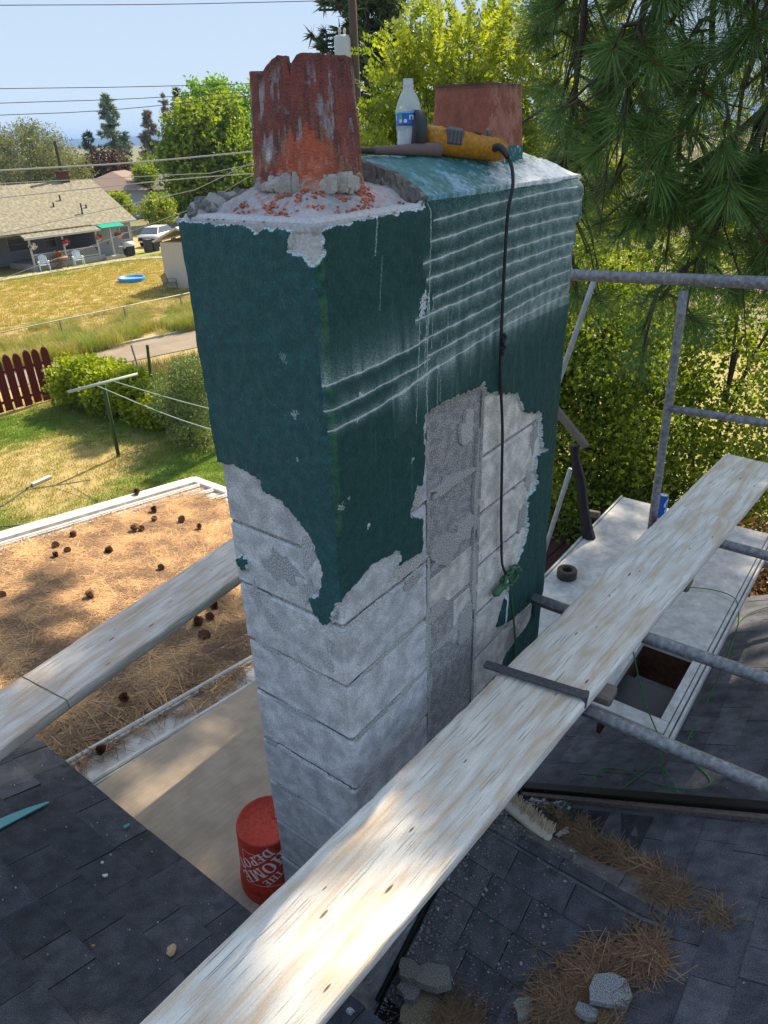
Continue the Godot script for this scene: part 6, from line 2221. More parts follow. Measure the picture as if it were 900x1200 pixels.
func scaffold_and_planks() -> void:
	var wt := wood_textures(1792, 384)
	var wm := StandardMaterial3D.new()
	wm.resource_name = "weathered_plank"
	wm.albedo_texture = wt[0]
	wm.albedo_color = lin(0.90, 0.86, 0.80).linear_to_srgb()
	wm.roughness = 0.8
	wm.metallic_specular = 0.3
	wm.heightmap_enabled = true
	wm.heightmap_texture = wt[1]
	wm.heightmap_scale = 0.4
	var wm2: StandardMaterial3D = wm.duplicate()
	wm2.resource_name = "greyer_plank"
	wm2.albedo_color = lin(0.70, 0.66, 0.63).linear_to_srgb()
	tag(obj("scaffold_plank", board(V3(-2.2, 4.93, 0.135), V3(2.79, 4.93, 0.452), 0.284, 0.042, 0.0, 0.235, 3.0), wm, self), "long pale weathered plank across the pipes in front of the chimney", "plank")
	tag(obj("scaffold_plank", board(V3(-0.302, 4.80, -1.185), V3(2.6, 4.80, -1.48), 0.262, 0.045, 0.35, 0.24, 11.0), wm2, self), "grey plank with dark cracks passing behind the chimney's left edge", "plank")
	tag(obj("scaffold_plank", board(V3(-2.4, 4.801, -0.955), V3(-0.307, 4.80, -1.1845), 0.262, 0.045, 0.85, 0.24, 27.0), wm2, self), "grey plank end butting the cracked plank at the left edge", "plank")
	# pipes
	var tube := mat("scaffold_tube", lin(0.46, 0.46, 0.47), 0.5, grain("rust_blot", 0.035, 5, 0.4, 1.0), 2.4, 0.06, grain("granule_bump", 0.3, 3, 0, 1), grain("shingle_dust", 0.02, 5, 0.72, 1.12), 3.0)
	tube.metallic = 0.25
	var dark_tube := mat("dark_tube", lin(0.13, 0.13, 0.15), 0.5, grain("rust_blot", 0.035), 3.0, 0.06, grain("granule_bump", 0.3, 3, 0, 1))
	dark_tube.metallic = 0.3
	var sc := thing("scaffold", "grey steel pipe scaffold frame with guard rail behind the plank", "scaffold", V3(1.9, 3.9, 0.9))
	var bar := func(called: String, a: Vector3, b: Vector3, r: float, m: Material) -> void:
		var mb := MB.new(true)
		var pts := []
		for i in 9:
			pts.append(a.lerp(b, i / 8.0))
		mb.tube(pts, r, 14)
		obj(called, mb, m, sc)
	bar.call("top_rail", V3(1.93, 5.925, -0.75), V3(1.93, 6.02, 1.75), 0.0235, tube)
	bar.call("post", V3(1.93, 5.92, 0.19), V3(1.93, 4.84, 0.22), 0.0185, tube)
	bar.call("mid_rail", V3(1.93, 5.43, 0.20), V3(1.93, 5.475, 1.75), 0.0165, tube)
	bar.call("cross_pipe", V3(1.93, 4.862, 0.235), V3(1.93, 4.868, 1.75), 0.022, tube)
	bar.call("cross_pipe", V3(1.085, 4.864, 0.035), V3(1.115, 4.866, 1.75), 0.023, tube)
	bar.call("cross_pipe", V3(0.625, 4.862, 0.44), V3(0.645, 4.866, 1.75), 0.021, tube)
	bar.call("cross_pipe", V3(1.95, 4.23, -0.3), V3(1.95, 4.23, 1.2), 0.022, tube)
	bar.call("cross_pipe", V3(3.0, 4.23, -0.35), V3(3.0, 4.23, 1.2), 0.022, tube)
	for x in [0.3, 3.1]:      # legs stand beyond the right edge of the view
		bar.call("leg", V3(x, main_y(1.75) - 0.05, 1.75), V3(x, 6.1, 1.75), 0.0235, tube)
	bar.call("ledger", V3(0.2, 4.84, 1.77), V3(3.2, 4.84, 1.77), 0.022, tube)
	bar.call("ledger", V3(0.2, 5.98, 1.77), V3(3.2, 5.98, 1.77), 0.022, tube)
	bar.call("leg", V3(1.93, 2.0, -0.75), V3(1.93, 5.95, -0.75), 0.0235, tube)
	bar.call("leg", V3(3.0, main_y(1.2) - 0.03, 1.2), V3(3.0, 4.25, 1.2), 0.022, tube)
	bar.call("leg", V3(1.95, main_y(1.2) - 0.03, 1.2), V3(1.95, 4.25, 1.2), 0.022, tube)
	bar.call("leg", V3(1.95, 2.6, -0.3), V3(1.95, 4.25, -0.3), 0.022, tube)
	bar.call("leg", V3(3.0, 2.6, -0.35), V3(3.0, 4.25, -0.35), 0.022, tube)
	var pale := mat("pale_brace", lin(0.50, 0.53, 0.54), 0.45, grain("panel_dirt", 0.02), 2.0)
	bar.call("brace", V3(2.3, 5.86, -0.325), V3(2.3, 4.9, -0.57), 0.0135, pale)
	bar.call("brace", V3(2.6, 4.72, -0.465), V3(2.6, 3.55, -0.69), 0.0145, pale)
	# flat hook bar that holds the plank down at the near pipe
	var mb := MB.new()
	mb.box(V3(0.577, 4.944, 0.285), V3(0.034, 0.014, 0.34), Basis(Vector3.UP, 0.15), 0.004)
	mb.box(V3(0.604, 4.925, 0.447), V3(0.036, 0.05, 0.014), Basis(Vector3.UP, 0.15), 0.003)
	obj("hook_bar", mb, dark_tube, sc)
	for q in [[V3(1.52, 4.868, 0.462), 0.055], [V3(1.87, 4.868, 0.468), 0.05], [V3(0.72, 4.872, 0.45), 0.05]]:
		mb = MB.new()
		mb.box(q[0], V3(q[1] * 1.6, 0.04, 0.10), Basis(Vector3.UP, 0.06), 0.008)
		obj("cleat", mb, mat("old_cleat", lin(0.20, 0.16, 0.13), 0.85, grain("ply_grain", 0.03), 4.0), sc)
	# a charred post and a grey stick beyond
	mb = MB.new()
	var stem := []
	var thick := []
	for k in 12:
		var t := k / 11.0
		stem.append(V3(2.6 + 0.02 * noise3.get_noise_2d(t * 4, 1), lerpf(4.15, 4.87, t), lerpf(-0.27, -0.455, t) + 0.02 * noise3.get_noise_2d(t * 4, 7)))
		thick.append(0.038 * (1.0 - 0.25 * t) * (1.0 + 0.35 * noise3.get_noise_2d(t * 7, 3)))
	mb.tube(stem, thick, 7)
	tag(obj("charred_post", mb, mat("charred", lin(0.022, 0.021, 0.024), 0.6, grain("bark_fine", 0.05), V3(5, 0.8, 5), 0.8, grain("bark_fine", 0.05)), self), "short blackened timber post beyond the chimney's right edge", "post")
	mb = MB.new()
	mb.box(V3(2.63, 4.98, -0.52), V3(0.04, 0.04, 0.34), Basis(Vector3.RIGHT, 0.75), 0.006)
	tag(obj("grey_stick", mb, mat("old_cleat", lin(0.2, 0.16, 0.13)), self), "grey wooden stick leaning from the chimney to the charred post", "stick")
	mb = MB.new()
	mb.box(V3(2.72, 4.40, -0.345), V3(0.035, 0.04, 0.10), Basis(Vector3.RIGHT, -0.1), 0.006)
	tag(obj("grey_stick", mb, mats["old_cleat"], self), "grey timber rail crossing behind the white board's far left edge", "stick")
	# big white board with a square hole, lying on the lower pipes
	var bd := thing("white_board", "big white painted board with a square cut out near end", "board", V3(2.25, 4.25, 0.13))
	var paint := mat("worn_white", lin(0.74, 0.73, 0.70), 0.6, grain("panel_scuff", 0.03, 5, 0.78, 1.0), 1.6, 0.06, grain("granule_bump", 0.3, 3, 0, 1), grain("panel_dirt", 0.02, 5, 0.55, 1.08), 0.9)
	mb = MB.new()
	var hx0 := 1.345
	var hx1 := 1.83
	var hz0 := 0.30
	var hz1 := 0.535
	mb.box(V3((hx1 + 3.24) * 0.5, 4.278, 0.12), V3(3.24 - hx1, 0.044, 0.90), Basis.IDENTITY, 0.003)
	mb.box(V3((1.265 + hx0) * 0.5, 4.278, 0.12), V3(hx0 - 1.265, 0.044, 0.90), Basis.IDENTITY, 0.003)
	mb.box(V3((hx0 + hx1) * 0.5, 4.278, (-0.33 + hz0) * 0.5), V3(hx1 - hx0, 0.044, hz0 + 0.33), Basis.IDENTITY, 0.0)
	mb.box(V3((hx0 + hx1) * 0.5, 4.278, (0.57 + hz1) * 0.5), V3(hx1 - hx0, 0.044, 0.57 - hz1), Basis.IDENTITY, 0.0)
	obj("panel", mb, paint, bd)
	for q in [[0.583, 0.018], [0.604, 0.014], [-0.342, 0.016]]:
		mb = MB.new()
		mb.box(V3(2.25, 4.279 - 0.004 * (1 if q[1] < 0.016 else 0), q[0]), V3(2.0, 0.05, q[1]), Basis.IDENTITY, 0.004)
		obj("edge_strip", mb, paint, bd)
	mb = MB.new()
	mb.box(V3(1.255, 4.262, 0.595), V3(0.022, 0.07, 0.03), Basis.IDENTITY, 0.004)
	obj("corner_clip", mb, mats["pale_enamel"], bd)
	mb = MB.new()
	mb.box(V3(1.47, 4.205, 0.42), V3(0.30, 0.012, 0.30), Basis(Vector3.BACK, 0.10), 0.001)
	obj("grey_sheet", mb, mat("grey_sheet", lin(0.10, 0.105, 0.12), 0.55, grain("granules", 0.22), 2.0), bd)
	var rust := mat("rust_brown", lin(0.11, 0.045, 0.025), 0.8, grain("rust_blot", 0.035), 1.5)
	mb = MB.new()
	mb.box(V3(1.845, 4.16, 0.42), V3(0.02, 0.19, 0.27))
	mb.box(V3(1.6, 4.16, 0.285), V3(0.5, 0.19, 0.02))
	obj("box_liner", mb, rust, bd)
	# tape and can on the board
	var tape := thing("tape_roll", "dark brown roll of tape lying on the white board", "tape", V3(2.12, 4.30, -0.235))
	mb = MB.new(true)
	mb.lathe([V(0.028, 0.002), V(0.052, 0.002), V(0.055, 0.006), V(0.055, 0.048), V(0.052, 0.052), V(0.028, 0.052), V(0.026, 0.048), V(0.026, 0.006), V(0.028, 0.002)], 28, Transform3D(Basis.IDENTITY, V3(2.12, 4.30, -0.235)))
	obj("roll", mb, mat("tape_brown", lin(0.055, 0.042, 0.032), 0.5, grain("siding", 0.02), V3(1, 14, 1)), tape)
	var can := thing("drink_can", "slim blue drink can standing by the scaffold post", "can", V3(3.10, 4.30, -0.035))
	mb = MB.new(true)
	mb.lathe([V(0.001, 0.004), V(0.024, 0.0), V(0.0285, 0.012), V(0.0285, 0.138), V(0.024, 0.152), V(0.0235, 0.156)], 24, Transform3D(Basis.IDENTITY, V3(3.10, 4.30, -0.035)))
	obj("body", mb, mat("can_blue", lin(0.012, 0.09, 0.42), 0.3), can)
	mb = MB.new(true)
	mb.lathe([V(0.0235, 0.156), V(0.022, 0.157), V(0.0215, 0.152), V(0.001, 0.152)], 24, Transform3D(Basis.IDENTITY, V3(3.10, 4.30, -0.035)))
	obj("lid", mb, mat("aluminium", lin(0.6, 0.6, 0.6), 0.3), can)
	mb = MB.new()
	for q in [[-0.6, 0.115, 0.03], [-0.2, 0.08, 0.05], [-0.45, 0.045, 0.028]]:
		var a0: float = 2.36 + q[0]
		for k in 5:
			var a := a0 + k * 0.09
			var p0 := V3(3.10 + cos(a) * 0.0292, 4.30 + q[1], -0.035 + sin(a) * 0.0292)
			var p1 := V3(3.10 + cos(a + 0.09) * 0.0292, 4.30 + q[1], -0.035 + sin(a + 0.09) * 0.0292)
			mb.quad(p1, p0, p0 + V3(0, q[2] * (1.0 - 0.1 * k), 0), p1 + V3(0, q[2] * (0.9 - 0.1 * k), 0))
	obj("print", mb, mat("can_print", lin(0.5, 0.6, 0.72), 0.3), can)


# --- tools on the chimney ----------------------------------------------------------------------------------------------------

func on_the_chimney() -> void:
	# water bottle
	var bp := V3(0.612, 6.425, -0.205)
	var bt := thing("water_bottle", "clear plastic water bottle without cap on the chimney top", "bottle", bp)
	var pet := StandardMaterial3D.new()
	pet.resource_name = "clear_plastic"
	pet.albedo_color = Color(0.93, 0.95, 0.97, 0.40)
	pet.transparency = BaseMaterial3D.TRANSPARENCY_ALPHA
	pet.roughness = 0.28
	var mb := MB.new(true)
	mb.lathe([V(0.001, 0.004), V(0.024, 0.0), V(0.0315, 0.008), V(0.032, 0.03), V(0.0300, 0.036), V(0.032, 0.042), V(0.0298, 0.049), V(0.032, 0.056), V(0.0298, 0.063), V(0.032, 0.070), V(0.0305, 0.078), V(0.032, 0.086), V(0.032, 0.128), V(0.0295, 0.142), V(0.022, 0.160), V(0.0135, 0.174), V(0.0125, 0.178), V(0.0150, 0.181), V(0.0125, 0.184), V(0.0125, 0.197), V(0.0110, 0.1975)], 32, Transform3D(Basis.IDENTITY, bp))
	obj("bottle_wall", mb, pet, bt)
	mb = MB.new(true)
	mb.lathe([V(0.001, 0.006), V(0.028, 0.006), V(0.0285, 0.085), V(0.001, 0.085)], 24, Transform3D(Basis.IDENTITY, bp))
	var water := StandardMaterial3D.new()
	water.resource_name = "bottle_water"
	water.albedo_color = Color(0.9, 0.95, 1.0, 0.25)
	water.transparency = BaseMaterial3D.TRANSPARENCY_ALPHA
	water.roughness = 0.1
	obj("water", mb, water, bt)
	# printed band
	var w := 256
	var h := 48
	var im := Image.create(w, h, false, Image.FORMAT_RGB8)
	im.fill(Color(0.13, 0.42, 0.76))
	im.fill_rect(Rect2i(0, 0, w, 5), Color(0.45, 0.70, 0.90))
	im.fill_rect(Rect2i(0, 42, w, 6), Color(0.08, 0.30, 0.62))
	for r in 4:
		var x0 := r * 64
		for y in range(6, 42):
			for x in 14:
				if pow((x - 7.0) / 7.0, 2) + pow((y - 22.0) / 16.0, 2) < 1.0:
					im.set_pixel(x0 + 4 + x, y, Color(0.32, 0.68, 0.42) if y < 26 else Color(0.75, 0.88, 0.85))
				if pow((x - 7.0) / 6.0, 2) + pow((y - 31.0) / 7.0, 2) < 1.0:
					im.set_pixel(x0 + 22 + x, y, Color(0.93, 0.92, 0.88))
		im.fill_rect(Rect2i(x0 + 42, 12, 4, 16), Color(0.9, 0.94, 0.97))      # the n of its name
		im.fill_rect(Rect2i(x0 + 42, 12, 13, 4), Color(0.9, 0.94, 0.97))
		im.fill_rect(Rect2i(x0 + 52, 12, 4, 16), Color(0.9, 0.94, 0.97))
	var lm := StandardMaterial3D.new()
	lm.resource_name = "bottle_label"
	lm.albedo_texture = ImageTexture.create_from_image(im)
	lm.roughness = 0.4
	mb = MB.new(true)
	mb.lathe([V(0.0325, 0.125), V(0.0325, 0.094)], 32, Transform3D(Basis(Vector3.UP, 1.2), bp))
	obj("label", mb, lm, bt)
	# cold chisel like bar: thin shaft, thick grip
	var bar := thing("steel_bar", "rusty brown handled steel bar lying in front of the bottle", "tool", V3(0.55, 6.45, -0.17))
	mb = MB.new(true)
	var a := V3(0.335, 6.470, -0.20)
	var b := V3(0.645, 6.462, -0.135)
	mb.tube([a, a.lerp(b, 0.22), a.lerp(b, 0.40), a.lerp(b, 0.42)], [0.006, 0.007, 0.009, 0.004], 12)
	obj("shaft", mb, mat("dark_iron", lin(0.05, 0.048, 0.05), 0.5, grain("rust_blot", 0.035), 5.0), bar)
	mb = MB.new(true)
	mb.tube([a.lerp(b, 0.28), a.lerp(b, 0.32), a.lerp(b, 0.7), a.lerp(b, 0.97), b, b.lerp(b + (b - a), 0.015)], [0.007, 0.009, 0.014, 0.018, 0.017, 0.011], 16)
	obj("grip", mb, mat("grip", lin(0.15, 0.105, 0.10), 0.6, grain("panel_scuff", 0.03), 6.0), bar)
	mb = MB.new(true)
	mb.tube([a - (b - a).normalized() * 0.022, a - (b - a).normalized() * 0.012, a, a + (b - a).normalized() * 0.008], [0.010, 0.019, 0.018, 0.007], 14)
	obj("head", mb, mats["dark_iron"], bar)
	# angle grinder
	var yellow := mat("tool_yellow", lin(0.56, 0.25, 0.018), 0.5, grain("panel_scuff", 0.03), 5.0, 0.0, null, grain("shingle_dust", 0.02), 8.0)
	var black := mat("tool_black", lin(0.035, 0.035, 0.038), 0.5)
	var gr := thing("angle_grinder", "yellow angle grinder with dark disc lying on the chimney top", "angle grinder", V3(0.75, 6.45, -0.15))
	var h0 := V3(0.640, 6.488, -0.168)
	var h1 := V3(0.850, 6.450, -0.050)
	var ax := (h1 - h0).normalized()
	mb = MB.new(true)
	mb.tube([h0 - ax * 0.012, h0, h0 + ax * 0.038, h0 + ax * 0.045, h0 + ax * 0.075, h0 + ax * 0.13, h0 + ax * 0.185, h0 + ax * 0.215, h0 + ax * 0.236, h0 + ax * 0.242], [0.020, 0.031, 0.034, 0.031, 0.033, 0.031, 0.0285, 0.0295, 0.024, 0.010], 20)
	obj("body", mb, yellow, gr)
	var sidev := ax.cross(Vector3.UP).normalized()
	mb = MB.new()
	mb.box(h0 + ax * 0.068 + sidev * 0.026 + V3(0, 0.012, 0), V3(0.055, 0.045, 0.018), Basis(ax, Vector3.UP, sidev).orthonormalized(), 0.008)
	for k in 4:
		mb.box(h0 + ax * (0.051 + k * 0.011) + sidev * 0.036 + V3(0, 0.013, 0), V3(0.004, 0.032, 0.004), Basis(ax, Vector3.UP, sidev).orthonormalized(), 0.001)
	obj("vent_cover", mb, mat("tool_grey", lin(0.12, 0.12, 0.13), 0.5, grain("panel_scuff", 0.03), 8.0), gr)
	mb = MB.new()
	mb.box(h0 + ax * 0.15 + V3(0, 0.031, 0) + sidev * 0.006, V3(0.018, 0.007, 0.012), Basis(ax, Vector3.UP, sidev).orthonormalized(), 0.002)
	obj("switch", mb, black, gr)
	var dn := V3(-0.74, 0.12, -0.62).normalized()
	var dc := h0 + dn * 0.032 + V3(-0.002, 0.006, 0)
	var db := basis_up(dn, 0.0)
	mb = MB.new(true)
	mb.lathe([V(0.001, 0.004), V(0.050, 0.004), V(0.050, 0.0015), V(0.001, 0.0015)], 32, Transform3D(db, dc + dn * 0.008))
	obj("disc", mb, mat("disc_grey", lin(0.09, 0.085, 0.09), 0.6, grain("granules", 0.22), 8.0), gr)
	mb = MB.new(true)
	mb.lathe([V(0.014, -0.026), V(0.052, -0.018), V(0.057, -0.012), V(0.058, 0.012), V(0.055, 0.012), V(0.054, -0.010), V(0.014, -0.016)], 32, Transform3D(db, dc))
	obj("guard", mb, black, gr)
	mb = MB.new(true)
	mb.lathe([V(0.001, 0.022), V(0.014, 0.022), V(0.018, 0.012), V(0.018, 0.004)], 18, Transform3D(db, dc))
	obj("flange_nut", mb, mats["steel"], gr)
	mb = MB.new(true)
	var q0 := h0 + ax * 0.19 + sidev * 0.02
	mb.tube(curve([q0, q0 + sidev * 0.022 + ax * 0.01 + V3(0, 0.004, 0), q0 + sidev * 0.045 + ax * 0.02 - V3(0, 0.018, 0)], 8), [0.0105, 0.0105, 0.0100, 0.0095, 0.009, 0.0085, 0.008, 0.0075, 0.007], 12)
	obj("cord_boot", mb, black, gr)
	# its cord hangs down the long face
	var e0 := q0 + sidev * 0.045 + ax * 0.02 - V3(0, 0.018, 0)
	var path := curve([e0, e0 + V3(-0.01, -0.022, 0.018), V3(0.752, 6.37, 0.028), V3(0.735, 6.30, 0.026), V3(0.736, 6.13, 0.023), V3(0.737, 5.96, 0.023), V3(0.748, 5.86, 0.020), V3(0.782, 5.68, 0.018), V3(0.808, 5.37, 0.016), V3(0.833, 5.15, 0.018), V3(0.857, 5.10, 0.024)], 70)
	mb = MB.new(true)
	mb.tube(path, 0.0048, 8)
	for k in 2:
		mb.tube(curve([V3(0.735, 5.985 - k * 0.03, 0.030), V3(0.744, 5.975 - k * 0.03, 0.034), V3(0.730, 5.965 - k * 0.03, 0.033), V3(0.742, 5.955 - k * 0.03, 0.030)], 12), 0.0055, 6)
	obj("cord", mb, mat("rubber_cord", lin(0.02, 0.024, 0.03), 0.55), gr)
	# green extension lead knotted to it
	mb = MB.new(true)
	var loops := []
	for k in 34:
		var t := k / 33.0
		var an := t * TAU * 2.4
		loops.append(V3(0.885 + cos(an) * (0.055 + 0.012 * sin(k)), 5.07 + sin(an) * 0.030 + 0.008 * sin(k * 1.7), 0.026 + 0.014 * cos(an * 1.3 + k)))
	mb.tube(curve(loops, 70), 0.005, 7)
	mb.tube(curve([V3(0.862, 5.10, 0.028), V3(0.885, 5.05, 0.03), V3(0.914, 4.99, 0.018), V3(0.955, 4.85, 0.016), V3(0.985, 4.70, 0.018), V3(1.0, 4.45, 0.02), V3(1.02, 4.0, 0.05), V3(1.05, 3.62, 0.12)], 40), 0.0045, 7)
	var plug := V3(0.775, 5.055, 0.022)
	mb.tube([plug, plug + V3(0.012, 0.0, 0.001), plug + V3(0.06, 0.012, 0.004), plug + V3(0.075, 0.018, 0.004)], [0.008, 0.015, 0.013, 0.006], 10)
	tag(obj("extension_lead", mb, mat("green_lead", lin(0.055, 0.15, 0.075), 0.5, grain("panel_scuff", 0.03), 8.0), self), "green extension lead looped in a knot on the chimney face", "cord")


# --- what lies about on the roofs ----------------------------------------------------------------------------------------------

func letters(text: String, size: float, font: Font, place: Callable, m: Material, parent: Node) -> void:
	var tm := TextMesh.new()
	tm.text = text
	tm.font = font
	tm.font_size = 48
	tm.pixel_size = size / 48.0
	tm.depth = 0.0
	tm.curve_step = 2.0
	var arr := tm.get_mesh_arrays()
	var v: PackedVector3Array = arr[Mesh.ARRAY_VERTEX]
	var idx: PackedInt32Array = arr[Mesh.ARRAY_INDEX]
	var mb := MB.new()
	for i in range(0, idx.size(), 3):
		mb.tri(place.call(v[idx[i]]), place.call(v[idx[i + 1]]), place.call(v[idx[i + 2]]))
	obj("lettering", mb, m, parent)


func bucket() -> void:
	var c := V3(0.122, patio_y(0.122) + 0.05, -0.602)
	var bk := thing("orange_bucket", "red orange plastic bucket standing upside down on the plywood", "bucket", c)
	var red := mat("bucket_red", lin(0.60, 0.05, 0.026), 0.55, grain("panel_scuff", 0.03), 3.5, 0.0, null, grain("shingle_dust", 0.02), 5.0)
	var mb := MB.new(true)
	var slim := 0.93
	var prof := [V(0.136, 0.0), V(0.151, 0.0), V(0.151, 0.012), V(0.147, 0.016), V(0.147, 0.040), V(0.151, 0.044), V(0.151, 0.050), V(0.1455, 0.054), V(0.1455, 0.078), V(0.149, 0.082), V(0.149, 0.088), V(0.1430, 0.094), V(0.131, 0.352), V(0.128, 0.360), V(0.120, 0.362), V(0.116, 0.356), V(0.001, 0.356)]
	for i in prof.size():
		prof[i] = Vector2(prof[i].x * slim, prof[i].y)
	mb.lathe(prof, 56, Transform3D(Basis.IDENTITY, c))
	obj("body", mb, red, bk)
	mb = MB.new(true)
	mb.lathe([V(0.020, 0.3575), V(0.022, 0.3595), V(0.024, 0.3575)], 28, Transform3D(Basis.IDENTITY, c + V3(0.045, 0, 0.01)))
	mb.lathe([V(0.001, 0.359), V(0.004, 0.3575)], 12, Transform3D(Basis.IDENTITY, c + V3(0.045, 0, 0.01)))
	obj("mould_mark", mb, red, bk)
	mb = MB.new(true)
	var han := []
	for k in 15:
		var t := k / 14.0 * PI
		han.append(c + Basis(Vector3.UP, 0.6) * V3(cos(t) * 0.142, 0.046 - 0.035 * sin(t), 0.0) + Basis(Vector3.UP, 0.6) * V3(0, 0, 0.155 * sin(t)))
	mb.tube(han, 0.0025, 6)
	obj("handle", mb, mats["steel"], bk)
	# the print: a square on its corner line, words across it, all upside down
	var ink := mat("bucket_ink", lin(0.70, 0.62, 0.58), 0.5)
	var front := 2.56      # towards -x +z, where we look from
	var wrap := func(u: float, v: float) -> Vector3:      # u to the right, v up, metres on the wall
		var y: float = 0.22 + v
		var r: float = lerpf(0.1430, 0.131, (y - 0.094) / 0.258) * slim + 0.0012
		var an := front - u / r
		return c + V3(cos(an) * r, y, sin(an) * r)
	mb = MB.new()
	var s := 0.088
	for e in [[-s, -s, s, -s], [s, -s, s, s], [s, s, -s, s], [-s, s, -s, -s]]:
		for k in 10:
			var t0 := k / 10.0
			var t1 := (k + 1) / 10.0
			var p0 := Vector2(lerpf(e[0], e[2], t0), lerpf(e[1], e[3], t0))
			var p1 := Vector2(lerpf(e[0], e[2], t1), lerpf(e[1], e[3], t1))
			var nn := (p1 - p0).orthogonal().normalized() * 0.0012
			mb.quad(wrap.call(p0.x - nn.x, p0.y - nn.y), wrap.call(p1.x - nn.x, p1.y - nn.y), wrap.call(p1.x + nn.x, p1.y + nn.y), wrap.call(p0.x + nn.x, p0.y + nn.y))
	obj("print_frame", mb, ink, bk)
	var font := SystemFont.new()
	font.font_names = PackedStringArray(["Droid Serif"])
	font.font_weight = 700
	var rot := deg_to_rad(180.0 + 38.0)
	var words := [["THE", 0.046, 0.058, -0.004], ["HOME", 0.078, 0.0, 0.0], ["DEPOT", 0.060, -0.062, 0.0]]
	for q in words:
		var place := func(p: Vector3) -> Vector3:
			var a := Vector2(p.x, p.y + float(q[2])).rotated(rot)
			return wrap.call(a.x, a.y)
		letters(q[0], q[1], font, place, ink, bk)


